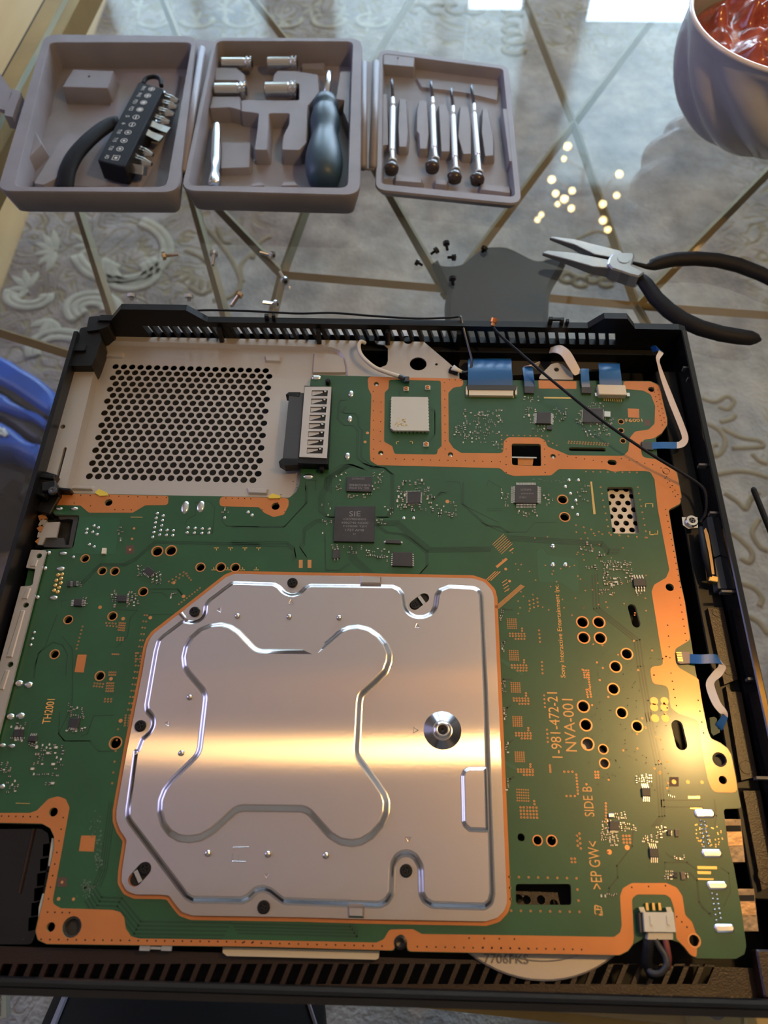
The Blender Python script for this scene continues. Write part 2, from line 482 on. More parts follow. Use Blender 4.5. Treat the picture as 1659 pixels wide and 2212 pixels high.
arms.build('arms', M['brass'], ch)
MB().tube([(.62, 2.1, 1.7), (.62, 2.1, CEIL)], .006, 8).build('stem', M['brass'], ch)

# floor: boards, with the rug over them
M['plank'] = mat('oak_board', (.50, .33, .13), .5, col2=(.62, .45, .22), nscale=14, stretch=(1, .12, 1))
fl = structure(MB().box(((XL + XR) / 2, (YN + YW) / 2, FLOOR - .06), (XR - XL, YW - YN, .1)).build('floor', mat('floor_screed', (.22, .16, .09), .9)))
pm = {}
for i in range(12):
    x = -2.12 + i * .1405
    y = YN + (i % 3) * .37 - .4
    while y < YW:
        y0, y1 = max(y, YN), min(y + 1.1, YW)
        if y1 - y0 > .05:
            key = round(y1 - y0, 3)
            if key not in pm:
                o = MB().box((0, 0, 0), (.139, key - .002, .01), 0, .0015).build('plank', M['plank'], fl); pm[key] = o
            else:
                o = pm[key].copy(); COL.objects.link(o)
            o.location = (x, (y0 + y1) / 2, FLOOR - .005)
        y += 1.1

def rug_material():
    m = bpy.data.materials.new('rug_pile'); m.use_nodes = True; nt = m.node_tree; b = nt.nodes['Principled BSDF']
    b.inputs['Roughness'].default_value = .95; b.inputs['Specular IOR Level'].default_value = .1
    tc = nt.nodes.new('ShaderNodeTexCoord')
    def noise(sc, det, rough=.55):
        n = nt.nodes.new('ShaderNodeTexNoise'); n.inputs['Scale'].default_value = sc; n.inputs['Detail'].default_value = det; n.inputs['Roughness'].default_value = rough
        nt.links.new(tc.outputs['Object'], n.inputs['Vector']); return n
    n1 = noise(3.2, 5, .6); n2 = noise(17, 5, .65)
    r1 = nt.nodes.new('ShaderNodeValToRGB'); e = r1.color_ramp.elements
    e[0].position = .33; e[0].color = (.36, .34, .34, 1); e[1].position = .68; e[1].color = (.25, .18, .145, 1)
    x = e.new(.50); x.color = (.44, .375, .32, 1)
    nt.links.new(n1.outputs['Fac'], r1.inputs[0])
    r2 = nt.nodes.new('ShaderNodeValToRGB'); e = r2.color_ramp.elements
    e[0].position = .36; e[0].color = (.50, .50, .52, 1); e[1].position = .62; e[1].color = (1.0, .98, .95, 1)
    nt.links.new(n2.outputs['Fac'], r2.inputs[0])
    mx = nt.nodes.new('ShaderNodeMix'); mx.data_type = 'RGBA'; mx.blend_type = 'MULTIPLY'; mx.inputs['Factor'].default_value = .8
    nt.links.new(r1.outputs[0], mx.inputs['A']); nt.links.new(r2.outputs[0], mx.inputs['B'])
    nt.links.new(mx.outputs['Result'], b.inputs['Base Color'])
    # carved scroll lines: contour bands of a slow noise, ochre on cream, only inside large patches
    sc_ = noise(13.0, 1.2, .45); sc_.inputs['Distortion'].default_value = 1.9
    mu = nt.nodes.new('ShaderNodeMath'); mu.operation = 'MULTIPLY'; mu.inputs[1].default_value = 40
    nt.links.new(sc_.outputs['Fac'], mu.inputs[0])
    si = nt.nodes.new('ShaderNodeMath'); si.operation = 'SINE'; nt.links.new(mu.outputs[0], si.inputs[0])
    rr = nt.nodes.new('ShaderNodeMapRange'); rr.inputs['From Min'].default_value = .35; rr.inputs['From Max'].default_value = .95
    nt.links.new(si.outputs[0], rr.inputs['Value'])
    # the carved border runs round a plain middle field
    sx = nt.nodes.new('ShaderNodeSeparateXYZ'); nt.links.new(tc.outputs['Object'], sx.inputs[0])
    wob = noise(4, 2, .5)
    def smooth(src, a, b_):
        q = nt.nodes.new('ShaderNodeMapRange'); q.inputs['From Min'].default_value = a; q.inputs['From Max'].default_value = b_; nt.links.new(src, q.inputs['Value']); return q
    def addn(src, v, op='ADD'):
        q = nt.nodes.new('ShaderNodeMath'); q.operation = op; q.inputs[1].default_value = v; nt.links.new(src, q.inputs[0]); return q
    dx1 = addn(addn(sx.outputs['X'], -.10).outputs[0], 0, 'ABSOLUTE')
    wo = addn(wob.outputs['Fac'], .30, 'MULTIPLY'); ws = nt.nodes.new('ShaderNodeMath'); nt.links.new(dx1.outputs[0], ws.inputs[0]); nt.links.new(wo.outputs[0], ws.inputs[1])
    ma = smooth(ws.outputs[0], .49, .55)
    wy = nt.nodes.new('ShaderNodeMath'); nt.links.new(sx.outputs['Y'], wy.inputs[0]); nt.links.new(wo.outputs[0], wy.inputs[1])
    mb_ = smooth(wy.outputs[0], 1.42, 1.5)
    pr = nt.nodes.new('ShaderNodeMath'); pr.operation = 'MAXIMUM'; nt.links.new(ma.outputs[0], pr.inputs[0]); nt.links.new(mb_.outputs[0], pr.inputs[1])
    mk = nt.nodes.new('ShaderNodeMath'); mk.operation = 'MULTIPLY'; nt.links.new(rr.outputs[0], mk.inputs[0]); nt.links.new(pr.outputs[0], mk.inputs[1])
    mk2 = nt.nodes.new('ShaderNodeMath'); mk2.operation = 'MULTIPLY'; mk2.inputs[1].default_value = .75; nt.links.new(mk.outputs[0], mk2.inputs[0])
    m2 = nt.nodes.new('ShaderNodeMix'); m2.data_type = 'RGBA'; m2.inputs['B'].default_value = (.27, .21, .11, 1)
    nt.links.new(mk2.outputs[0], m2.inputs['Factor']); nt.links.new(mx.outputs['Result'], m2.inputs['A'])
    nt.links.new(m2.outputs['Result'], b.inputs['Base Color'])
    n3 = noise(260, 2); bp = nt.nodes.new('ShaderNodeBump'); bp.inputs['Strength'].default_value = .6; bp.inputs['Distance'].default_value = .003
    ad = nt.nodes.new('ShaderNodeMath'); ad.operation = 'SUBTRACT'; nt.links.new(n3.outputs['Fac'], ad.inputs[0]); nt.links.new(mk.outputs[0], ad.inputs[1])
    nt.links.new(ad.outputs[0], bp.inputs['Height']); nt.links.new(bp.outputs['Normal'], b.inputs['Normal'])
    return m
M['rug'] = rug_material()
M['relief_cream'] = mat('cream_carved_pile', (.40, .355, .265), .95, noise=.15, nscale=40)
M['relief_brown'] = mat('brown_carved_pile', (.24, .175, .10), .95, noise=.15, nscale=40)
ZR = FLOOR + .006
rug = MB().box((.55, .85, FLOOR + .003), (2.19, 3.1, .006)).build('rug', M['rug'])
tag(rug, 'mottled grey and beige rug with raised scroll pattern under the glass table', 'rug')
def W3(u, v, z): x, y = W(u, v, z); return (x, y, z)
rel = MB(); rel2 = MB()
def arc_px(c, rx, ry, a0, a1, r, mb, n=18):
    mb.tube([W3(c[0] + rx * math.cos(math.radians(a0 + (a1 - a0) * k / n)), c[1] - ry * math.sin(math.radians(a0 + (a1 - a0) * k / n)), ZR) for k in range(n + 1)], r, 6, .35)
def line_px(pts, r, mb): mb.tube([W3(u, v, ZR) for u, v in spline(pts, 5)], r * .62, 6, .35)
def leaf_px(c, ang, ln, wd, mb, r=.006):
    """raised leaf: a flat lens along its axis with a thin outline ridge"""
    a = math.radians(ang); ks = [k / 10 for k in range(11)]
    ax = [W3(c[0] + t * ln * math.cos(a), c[1] - t * ln * math.sin(a), ZR) for t in ks]
    sc = abs(W3(c[0] + wd, c[1], ZR)[0] - W3(c[0], c[1], ZR)[0])
    mb.tube(ax, [max(.0006, sc * .8 * math.sin(PI * min(1, .06 + .94 * t)) ** .7) for t in ks], 8, .22)
# big medallion, left of the screws
for k, (rx, ry) in enumerate([(62, 40), (48, 31), (34, 22)]): arc_px((280, 585), rx, ry, 140, 400, .0065, rel)
for k, (rx, ry) in enumerate([(105, 72), (92, 62)]): arc_px((262, 540), rx, ry, 190, 425, .0065, rel, 26)
for a in (95, 125, 155, 185, 215, 245): leaf_px((120, 545), a, 48, 13, rel)
for a in (60, 100, 140, 180, 220): leaf_px((60, 625), a, 44, 12, rel)
for a in (150, 185, 220): leaf_px((200, 530), a, 46, 11, rel)
for k, (rx, ry) in enumerate([(58, 34), (40, 23), (24, 12)]): arc_px((200, 668), rx, ry, -20, 230, .0065, rel)
for k, (rx, ry) in enumerate([(48, 26), (32, 16)]): arc_px((60, 640), rx, ry, 150, 370, .006, rel)
for a in (200, 235, 270, 300): leaf_px((110, 690), a, 50, 14, rel)
for k, (rx, ry) in enumerate([(70, 44), (52, 30)]): arc_px((130, 760), rx, ry, 30, 200, .0065, rel)
line_px([(430, 480), (470, 520), (500, 560), (520, 610), (500, 640), (460, 650)], .0065, rel2)
line_px([(400, 540), (440, 560), (470, 600), (440, 635), (410, 620)], .0065, rel2)
line_px([(545, 560), (560, 525), (585, 510)], .006, rel2); line_px([(545, 545), (520, 575), (525, 610)], .006, rel2)
line_px([(470, 490), (480, 520), (500, 525)], .006, rel2)
for k in range(5): leaf_px((395 + 14 * k, 590 + 4 * k), 200 + 20 * k, 28, 8, rel2, .005)
# along the far edge, above the tool case
for k in range(9):
    c = (300 + 62 * k, 18 + (k % 3) * 14)
    for a in (20, 75, 130, 200, 260): leaf_px(c, a + 23 * k, 24, 6, rel, .006)
for k in range(6): arc_px((330 + 95 * k, 45), 34, 14, 200 - 20 * k, 380, .006, rel)
for k in range(5): arc_px((1110, 20 + 22 * k), 22, 10, 30 * k, 250 + 30 * k, .006, rel2)
for k in range(4): arc_px((905 + 40 * k, 20), 18, 10, 40 * k, 260 + 30 * k, .006, rel2)
# under the pliers
for k in range(4): arc_px((1225 + 28 * k, 600 + 9 * (k % 2)), 14, 10, 0, 330, .005, rel2)
line_px([(1180, 560), (1230, 590), (1290, 605), (1340, 600)], .005, rel2)
line_px([(1240, 520), (1290, 500), (1330, 520), (1300, 545), (1260, 550)], .005, rel2)
# right of the console
line_px([(1515, 860), (1545, 868), (1570, 856), (1585, 868), (1572, 884), (1552, 878)], .0055, rel2)
line_px([(1555, 912), (1580, 905), (1588, 895)], .0055, rel2)
line_px([(1525, 915), (1552, 928), (1566, 950), (1560, 975), (1543, 985), (1537, 965), (1550, 960)], .0055, rel2)
line_px([(1560, 925), (1600, 945), (1640, 952), (1645, 965), (1580, 968)], .0055, rel2)
line_px([(1548, 1025), (1590, 1018), (1630, 1022), (1659, 1032)], .0055, rel2)
line_px([(1625, 980), (1640, 995), (1659, 1002)], .0055, rel2)
line_px([(1565, 1065), (1595, 1085), (1610, 1100), (1622, 1078), (1640, 1062)], .0055, rel2)
line_px([(1580, 1150), (1605, 1170), (1625, 1195), (1618, 1215), (1600, 1205)], .0055, rel2)
line_px([(1600, 1260), (1628, 1270), (1645, 1290), (1640, 1310)], .0055, rel2)
line_px([(1615, 1330), (1640, 1345), (1659, 1370)], .0055, rel2)
line_px([(1640, 1120), (1625, 1150), (1640, 1180), (1659, 1190)], .0055, rel2)
stuff(rel.build('cream_scroll_pile', M['relief_cream'], rug, True))
stuff(rel2.build('brown_scroll_pile', M['relief_brown'], rug, True))

# ------------------------------------------------------------------ glass table on a brass frame
TA = math.radians(-3.8)
TU = Vector((math.cos(TA), math.sin(TA))); TV = Vector((-math.sin(TA), math.cos(TA)))
# corner of the glass: meeting of the left glass edge and the near edge
pl = Vector(W(82, 100, 0)); pn = Vector(W(1320, 2198, -.004))
k = ((pn - pl).dot(TV)); T0 = pl + TV * k
TW_, TL_ = .92, 1.62
def tab(a, b): p = T0 + TU * a + TV * b; return (p.x, p.y)
table = thing('coffee_table', 'glass topped coffee table with brass frame and crossing brass rods', 'table', (tab(.45, .5)[0], tab(.45, .5)[1], FLOOR))
def glass_material():
    m = bpy.data.materials.new('table_glass'); m.use_nodes = True; nt = m.node_tree
    for n in list(nt.nodes):
        if n.type != 'OUTPUT_MATERIAL': nt.nodes.remove(n)
    out = nt.nodes['Material Output']
    tr = nt.nodes.new('ShaderNodeBsdfTransparent'); tr.inputs[0].default_value = (.93, .96, .94, 1)
    gl = nt.nodes.new('ShaderNodeBsdfGlossy'); gl.inputs['Roughness'].default_value = .0
    fr = nt.nodes.new('ShaderNodeFresnel'); fr.inputs[0].default_value = 1.72
    ge = nt.nodes.new('ShaderNodeNewGeometry')
    mu = nt.nodes.new('ShaderNodeMath'); mu.operation = 'MULTIPLY'
    iv = nt.nodes.new('ShaderNodeMath'); iv.operation = 'SUBTRACT'; iv.inputs[0].default_value = 1
    nt.links.new(ge.outputs['Backfacing'], iv.inputs[1])
    nt.links.new(fr.outputs[0], mu.inputs[0]); nt.links.new(iv.outputs[0], mu.inputs[1])
    mx = nt.nodes.new('ShaderNodeMixShader')
    nt.links.new(mu.outputs[0], mx.inputs[0]); nt.links.new(tr.outputs[0], mx.inputs[1]); nt.links.new(gl.outputs[0], mx.inputs[2])
    nt.links.new(mx.outputs[0], out.inputs[0])
    return m
M['glass'] = glass_material()
M['glass_edge'] = mat('glass_edge_green', (.62, .68, .58), .15)
q = [tab(0, 0), tab(TW_, 0), tab(TW_, TL_), tab(0, TL_)]
mb = MB().add([(x, y, 0) for x, y in q] + [(x, y, -.008) for x, y in q], [(0, 1, 2, 3)])
gt = mb.build('glass_top', M['glass'], table)
MB().add([(x, y, 0) for x, y in q] + [(x, y, -.0055) for x, y in q], [(0, 4, 5, 1), (1, 5, 6, 2), (2, 6, 7, 3), (3, 7, 4, 0)]).build('glass_edge', M['glass_edge'], table)
def bar_t(a0, b0, a1, b1, z0, z1, name='rim_bar', m='brass'):
    c = [tab(a0, b0), tab(a1, b0), tab(a1, b1), tab(a0, b1)]
    return MB().quadbox(c, z0, z1).build(name, M[m], table)
bar_t(-.0285, -.004, -.0262, TL_ + .02, -.036, -.0125, 'black_edge_strip', 'black')  # black strip drawing the dark line outside the left rim bar
bar_t(-.026, -.004, .004, TL_ + .02, -.036, -.0115)
bar_t(TW_ - .017, -.004, TW_ + .026, TL_ + .02, -.036, -.0115)
bar_t(.0042, -.004, TW_ - .0172, .034, -.036, -.0115)
bar_t(.0042, TL_ - .02, TW_ - .0172, TL_ + .02, -.036, -.0115)
for a, b in ((-.02, 0), (TW_ - .01, 0), (-.02, TL_ - .02), (TW_ - .01, TL_ - .02)):
    bar_t(a, b, a + .032, b + .032, FLOOR + .0065, -.0362, 'leg')
ZB_ = -.062
def rod(p, q, w=.0039):
    a = W3(*p, ZB_); b = W3(*q, ZB_)
    return MB().tube([a, b], w, 4).build('rod', M['rod'], table)
J = (738, 240); K = (402, 378); X = (1239, 268); Y2 = (1375, 661); Z1_ = (610, 594); Z2_ = (958, 624)
for p, q in [((330, -60), (455, 262)), ((500, -60), J), ((925, -60), J), (J, Z1_), (J, Z2_), (K, Z1_), (K, (520, 800)), ((130, 330), (262, 740)), ((455, 262), K),
             ((1110, -60), X), (X, Y2), ((1470, -40), X), (X, (960, 640)), ((1720, 310), Y2), (Z1_, Z2_), (Z2_, Y2), (Y2, (1720, 686)), (Z1_, (560, 800)), ((-60, 700), (262, 800)), (Y2, (1500, 900))]:
    rod(p, q)
# clear rubber pad with a screw on the near brass bar
c = W(1548, 2190, -.008)
pad = MB().lathe([(.0001, -.0115), (.0125, -.0115), (.0125, -.0092), (.0110, -.0086), (.0100, -.0094), (.0001, -.0094)], (c[0], c[1], 0), 28).build('rubber_pad', M['rubberclear'], table, False)
MB().lathe([(.0042, -.0094), (.0042, -.0088), (.0034, -.0083), (.0001, -.0083)], (c[0] + .0003, c[1] + .002, 0), 14).build('pad_screw', M['darksteel'], pad)

# ------------------------------------------------------------------ console: levels
ZRIM = .045      # rim of the plastic shell
ZB = .034        # top of the circuit board
ZF = .0305       # floor of the pressed drive bay

# ---- board outline (photograph pixels)
BOARD = [(672, 814), (686, 810), (800, 813), (1000, 821), (1405, 823), (1426, 832), (1431, 860), (1442, 905), (1442, 918), (1430, 936), (1417, 945), (1420, 988),
         (1463, 1019), (1473, 1072), (1470, 1089), (1445, 1102), (1456, 1170), (1470, 1255), (1480, 1300), (1492, 1379), (1503, 1452), (1520, 1534),
         (1529, 1578), (1536, 1595), (1557, 1605), (1572, 1616), (1580, 1630), (1590, 1680), (1595, 1712), (1601, 1743), (1597, 1746), (1567, 1747),
         (1563, 1751), (1573, 1823), (1585, 1871), (1602, 1966), (1612, 2043), (1608, 2061), (1590, 2071), (1505, 2070), (1491, 2063), (1479, 2047),
         (1468, 2036), (1450, 2030), (1387, 2029), (1368, 2040), (1357, 2055), (1338, 2064), (1040, 2059), (879, 2056), (878, 2032), (872, 2022), (866, 2019), (860, 2022),
         (855, 2032), (853, 2054), (560, 2046), (101, 2040), (81, 2031), (76, 2012), (81, 1989), (91, 1952), (116, 1830), (116, 1807), (108, 1790),
         (91, 1780), (0, 1778), (-60, 1777), (70, 1192), (95, 1187), (158, 1184), (172, 1113), (116, 1111), (111, 1090), (123, 1065), (364, 1070), (475, 1072), (625, 1075),
         (640, 1062), (647, 1046), (652, 1005), (660, 900)]
RH = []   # round through holes: (px, py, radius px at that place, ring?)
def rh(tg, lst):
    s = REG[tg][2]
    for x, y, r, ring in lst:
        p = P(tg, [(x, y)])[0]; RH.append((p[0], p[1], r / s, ring))
rh('3', [(545, 493, 24, 1), (655, 573, 24, 1), (735, 575, 25, 1), (1007, 447, 31, 1), (1095, 443, 31, 1), (1283, 549, 26, 1), (1413, 549, 27, 1), (1506, 551, 26, 1), (917, 705, 26, 1),
         (720, 862, 26, 1), (437, 885, 25, 1), (350, 1106, 26, 1), (640, 1245, 27, 1), (695, 135, 25, 0)])
rh('6', [(740, 192, 34, 1), (342, 634, 28, 0), (325, 1370, 28, 0), (460, 1370, 62, 0)])
rh('1', [(1200, 1062, 20, 0)])
rh('5', [(470, 212, 26, 1), (482, 313, 26, 1), (1070, 47, 20, 0), (1090, 720, 24, 0), (585, 922, 30, 1), (680, 922, 30, 1), (592, 1012, 30, 1), (688, 1014, 30, 1), (842, 1106, 29, 1),
         (777, 1180, 29, 1), (764, 1309, 29, 1), (590, 1410, 30, 1), (812, 1446, 28, 1)])
rh('8', [(605, 70, 30, 1), (902, 78, 28, 1), (615, 180, 31, 1), (705, 210, 24, 1), (712, 292, 25, 1), (1378, 270, 42, 0), (1397, 388, 24, 0), (230, 720, 22, 0), (325, 738, 24, 1), (407, 740, 26, 1),
         (1232, 1318, 30, 1)])
rh('2', [(125, 307, 13, 0), (148, 660, 14, 0), (505, 668, 14, 0), (1030, 677, 14, 0), (1533, 335, 16, 0), (1608, 755, 18, 0), (1378, 500, 13, 1), (1378, 545, 13, 1), (1388, 598, 13, 1)])
SQ = [P('2', [(818, 612), (968, 614), (970, 728), (820, 722)]), P('5', [(727, 140), (877, 140), (918, 408), (760, 408)]), P('8', [(198, 990), (520, 990), (524, 1112), (200, 1110)])]
SLOT = [(P('2', [(1122, 640)])[0], P('2', [(1290, 643)])[0], 5.5), (P('5', [(872, 840)])[0], P('5', [(896, 930)])[0], 9), (P('8', [(1133, 75)])[0], P('8', [(1158, 182)])[0], 11.5),
        (P('2', [(1325, 708)])[0], P('2', [(1340, 709)])[0], 7.5)]
def slot_loop(a, b, r, z, n=8):
    a = Vector(W(*a, z)); c = W(*b, z); b = Vector(c)
    rr = abs(W(830 + r, 1300, z)[0] - W(830, 1300, z)[0])
    d = (b - a).normalized(); ang = math.atan2(d.y, d.x)
    out = [(b.x + rr * math.cos(ang - PI / 2 + PI * k / n), b.y + rr * math.sin(ang - PI / 2 + PI * k / n)) for k in range(n + 1)]
    out += [(a.x + rr * math.cos(ang + PI / 2 + PI * k / n), a.y + rr * math.sin(ang + PI / 2 + PI * k / n)) for k in range(n + 1)]
    return out
def hole_world(z):
    out = []
    for u, v, r, ring in RH:
        c = W(u, v, z); rr = W(u + r, v, z)[0] - c[0]
        out.append((c, rr, ring))
    return out
HW = hole_world(ZB)
def inside(pt, loop):
    x, y = pt; c = False; n = len(loop)
    for i in range(n):
        x0, y0 = loop[i - 1]; x1, y1 = loop[i]
        if (y0 > y) != (y1 > y) and x < x0 + (y - y0) / (y1 - y0) * (x1 - x0): c = not c
    return c
holes_round = [circle(c, r, 16) for c, r, _ in HW]
holes_sq = [fillet(WL(s, ZB), .0012, 3) for s in SQ]
holes_slot = [slot_loop(a, b, r, ZB) for a, b, r in SLOT]

mb_o = thing('motherboard', 'green circuit board with orange edges lying in the black console shell', 'circuit board', (-.01, .13, ZB - .0016))
bo = fillet(WL(BOARD, ZB), .0012, 2)
board = MB().plate([bo] + holes_round + holes_sq + holes_slot, ZB - .0016, ZB, True).build('board', M['pcb'], mb_o)
board.data.materials.append(M['pcb_edge'])
for p in board.data.polygons:
    if abs(p.normal.z) < .5: p.material_index = 1

ZC = ZB + .00006
def area_px(name, px, m, r=.002, holes=[], z=ZC, parent=None, dz=.00006, cut=True):
    lo = fillet(WL(px, z), r, 3)
    hs = list(holes)
    if cut:
        for c, rr, _ in HW:
            if inside(c, lo): hs.append(circle(c, rr * 1.0, 16))
        for h in holes_sq + holes_slot:
            if inside((sum(a[0] for a in h) / len(h), sum(a[1] for a in h) / len(h)), lo): hs.append(h)
    return MB().plate([lo] + hs, z - dz, z).build(name, M[m], parent or mb_o)
area_px('copper_area', [(124, 1066), (364, 1071), (363, 1091), (314, 1091.5), (287, 1107.5), (192, 1107.5), (174, 1092), (112, 1090.6)], 'copper', .0015)
area_px('copper_area', [(475, 1072.5), (624, 1076), (623, 1093), (613, 1112), (591, 1117), (571, 1108), (559.6, 1095.5), (474, 1093.5)], 'copper', .002)
wifi = fillet(WL(P('2', [(190, 285), (456, 290), (460, 625), (440, 643), (436, 668), (218, 665), (207, 625), (165, 602), (168, 350), (188, 330)]), ZC), .0014, 3)
frame = P('2', [(80, 268), (570, 280), (570, 318), (520, 325), (494, 352), (496, 600), (520, 635), (560, 660), (775, 662), (778, 600), (800, 579), (960, 580), (990, 595), (1002, 628), (1060, 650),
                (1110, 672), (1390, 675), (1415, 650), (1425, 580), (1450, 550), (1520, 540), (1550, 510), (1553, 420), (1530, 360), (1490, 340), (1390, 332), (1390, 292)]) + \
    [(1405, 824), (1425, 833), (1430, 860), (1441, 905), (1441, 918), (1429, 936), (1412, 947)] + P('2', [(1492, 592), (1480, 640), (1487, 682), (1560, 692)]) + \
    [(1462, 1020), (1472, 1072), (1469, 1088), (1444, 1101), (1455, 1170), (1469, 1255), (1479, 1300), (1491, 1382), (1458, 1402), (1459, 1430), (1466, 1442), (1503, 1463),
     (1509, 1467), (1519, 1534), (1528, 1578), (1535, 1596), (1556, 1606), (1571, 1617), (1579, 1630), (1589, 1680), (1594, 1712), (1540, 1711), (1529, 1684), (1522, 1651), (1516, 1616),
     (1508, 1556), (1466, 1542), (1448.6, 1529), (1443, 1481), (1409, 1477.6), (1404, 1440), (1433.6, 1438), (1424, 1380.6), (1407.5, 1278), (1413, 1263), (1439, 1248), (1446, 1231),
     (1420.6, 1097), (1414, 1036), (1405, 1019)] + P('2', [(1500, 752), (1378, 752), (1345, 757), (1300, 744), (1060, 742), (1020, 775), (830, 778), (790, 765), (760, 738), (130, 722), (95, 700), (92, 640), (100, 360), (85, 330)])
area_px('copper_area', frame, 'copper', .0024, [wifi])
area_px('copper_area', P('2', [(955, 288), (1150, 293), (1150, 332), (957, 330)]), 'copper', .0004)
area_px('copper_area', P('2', [(1412, 432), (1470, 434), (1472, 480), (1415, 478)]), 'copper', .0001)
lower = P('6', [(-60, 640), (190, 640), (235, 625), (270, 590), (310, 550), (370, 533), (420, 550), (445, 605), (392, 900), (337, 1200), (345, 1225), (390, 1250), (720, 1260), (770, 1275), (795, 1310), (805, 1380), (840, 1430), (890, 1443)]) + \
    [(560, 2031), (813, 2036), (829, 2029), (841, 2008), (892, 2007), (911, 2017.5), (1150, 2021), (1327, 2024), (1340, 2014), (1343, 1999), (1339.6, 1935.5), (1345, 1919), (1364.6, 1907.5), (1439, 1907.5), (1462, 1917), (1474, 1935.5),
     (1480, 1976.6), (1495, 1991.5), (1503, 2015), (1513, 2027), (1506, 2045), (1504.5, 2069), (1491, 2062), (1479, 2046), (1468, 2035), (1461, 2028), (1456, 1961.6), (1449, 1940), (1438, 1932.5), (1376, 1932), (1365, 1941), (1369, 2026), (1367, 2039),
     (1356, 2054), (1338, 2063), (1040, 2058), (880, 2055), (879, 2032), (873, 2021), (866, 2018), (859, 2021), (854, 2032), (852, 2053), (560, 2045), (101, 2039), (82, 2030), (77, 2012), (82, 1989), (92, 1952), (117, 1830), (117, 1807), (109, 1789), (91, 1779), (0, 1777), (-30, 1776)]
area_px('copper_area', lower, 'copper', .002)
for tg, q in [('3', [(497, 1108), (555, 1108), (535, 1222), (477, 1220)]), ('6', [(520, 785), (613, 785), (600, 888), (505, 884)])]:
    area_px('copper_pad', P(tg, q), 'copper', .0001)
# copper rings of the through holes
rings = MB()
for c, r, ring in HW:
    if ring: rings.plate([circle(c, r * 1.27, 16), circle(c, r * 1.0, 16)], ZB, ZC + .00003)
stuff(rings.build('hole_rings', M['copper_dot'], mb_o))

# ------------------------------------------------------------------ clamp plate over the main chips
PLATE = P('r2', [(0, 82), (455, 88), (460, 86), (640, 92), (1340, 105), (1430, 135), (1490, 200), (1505, 260), (1560, 1515)]) + P('r4', [(1605, 1190), (1585, 1250), (1530, 1308), (1440, 1335), (500, 1318), (0, 1303)]) + \
    P('r3', [(680, 1318), (600, 1290), (550, 1230), (500, 1160), (440, 1152), (230, 1150), (160, 1120), (120, 1050), (125, 960), (162, 715), (110, 640), (80, 560), (80, 480), (165, 0)]) + \
    P('r1', [(290, 840), (320, 660), (340, 600), (375, 550), (600, 375), (955, 97), (1020, 72)])
FOOT = P('r1', [(235, 1470), (270, 1380), (330, 1330), (355, 1280), (350, 1230), (305, 1180), (300, 1120), (345, 860), (375, 690), (400, 600), (440, 560), (600, 440), (640, 435), (690, 445), (740, 430), (765, 400), (772, 330), (800, 280), (1000, 130),
                (1340, 140), (1390, 165), (1430, 210), (1480, 232), (1530, 215), (1570, 175), (1620, 150)]) + \
    P('r2', [(455, 150), (720, 155), (775, 180), (815, 230), (830, 330), (855, 370), (900, 392), (950, 392), (1000, 370), (1025, 330), (1040, 230), (1070, 185), (1150, 155), (1345, 165), (1400, 190), (1425, 240), (1462, 1000), (1477, 1480)]) + \
    P('r4', [(1500, 600), (1517, 1120), (1500, 1205), (1440, 1252), (1020, 1240), (950, 1200), (912, 1130), (907, 920), (870, 850), (820, 832), (770, 850), (738, 910), (730, 1130), (690, 1200), (620, 1238), (360, 1228), (0, 1215)]) + \
    P('r3', [(1400, 1235), (1340, 1190), (1290, 1150), (1240, 1135), (1200, 1150), (1150, 1200), (1090, 1230), (680, 1225), (620, 1190), (170, 590), (148, 545), (150, 480), (215, 0)])
BONE = P('r1', [(590, 740), (610, 650), (660, 570), (740, 500), (830, 465), (920, 455), (1000, 475), (1070, 520), (1210, 668), (1659, 672)]) + \
    P('r2', [(100, 660), (150, 630), (300, 500), (370, 470), (450, 462), (540, 485), (620, 540), (680, 610), (715, 690), (712, 760), (680, 850), (600, 930), (490, 1030), (482, 1080), (462, 1480)]) + \
    P('r4', [(610, 240), (670, 330), (695, 400), (690, 500), (650, 600), (570, 690), (480, 745), (400, 760), (300, 745), (210, 690), (130, 600), (50, 510), (10, 490)]) + \
    P('r3', [(1080, 495), (1040, 510), (870, 665), (760, 730), (660, 745), (570, 735), (490, 690), (430, 610), (400, 500), (405, 400), (440, 310), (500, 230), (715, 20)]) + \
    P('r1', [(765, 1060), (750, 1020), (640, 890), (600, 830)])
PAD = P('r4', [(1243, 200), (1262, 155), (1300, 132), (1452, 130), (1468, 645), (1310, 640), (1265, 600), (1250, 560)])
Z0, Z1, Z2 = ZB + .0013, ZB + .0031, ZB + .0046
clamp = thing('clamp_plate', 'large pressed aluminium plate with a bone shaped emboss on the circuit board', 'metal plate', (-.01, .07, ZB))
po = fillet(WL(PLATE, Z0), .0025, 4)
fo = fillet(WL(FOOT, Z0), .004, 4)
ft = inset(fo, .0026)
bn0 = fillet(WL(BONE, Z1), .006, 4); bn1 = inset(bn0, .0028)
pd0 = fillet(WL(PAD, Z1), .0012, 3); pd1 = inset(pd0, .0017)
slots = [slot_loop(P('r2', [(885, 315)])[0], P('r2', [(960, 258)])[0], 11, Z0), slot_loop(P('r3', [(228, 1030)])[0], P('r3', [(300, 950)])[0], 12.5, Z0)]
scr = [P('r1', [(700, 370)])[0], P('r1', [(1480, 138)])[0], P('r1', [(267, 1280)])[0], P('r3', [(1250, 1252)])[0], P('r4', [(820, 940)])[0]]
dc = W(*P('r2', [(1103, 1290)])[0], Z1); DR = .0078
flange = MB().plate([po, fo] + slots, Z0 - .0010, Z0).build('flange', M['alu'], clamp)
dish = circle(dc, DR, 32)
top = MB().plate([ft, bn0, pd0, dish], Z1, Z1).build('raised_face', M['alu'], clamp)
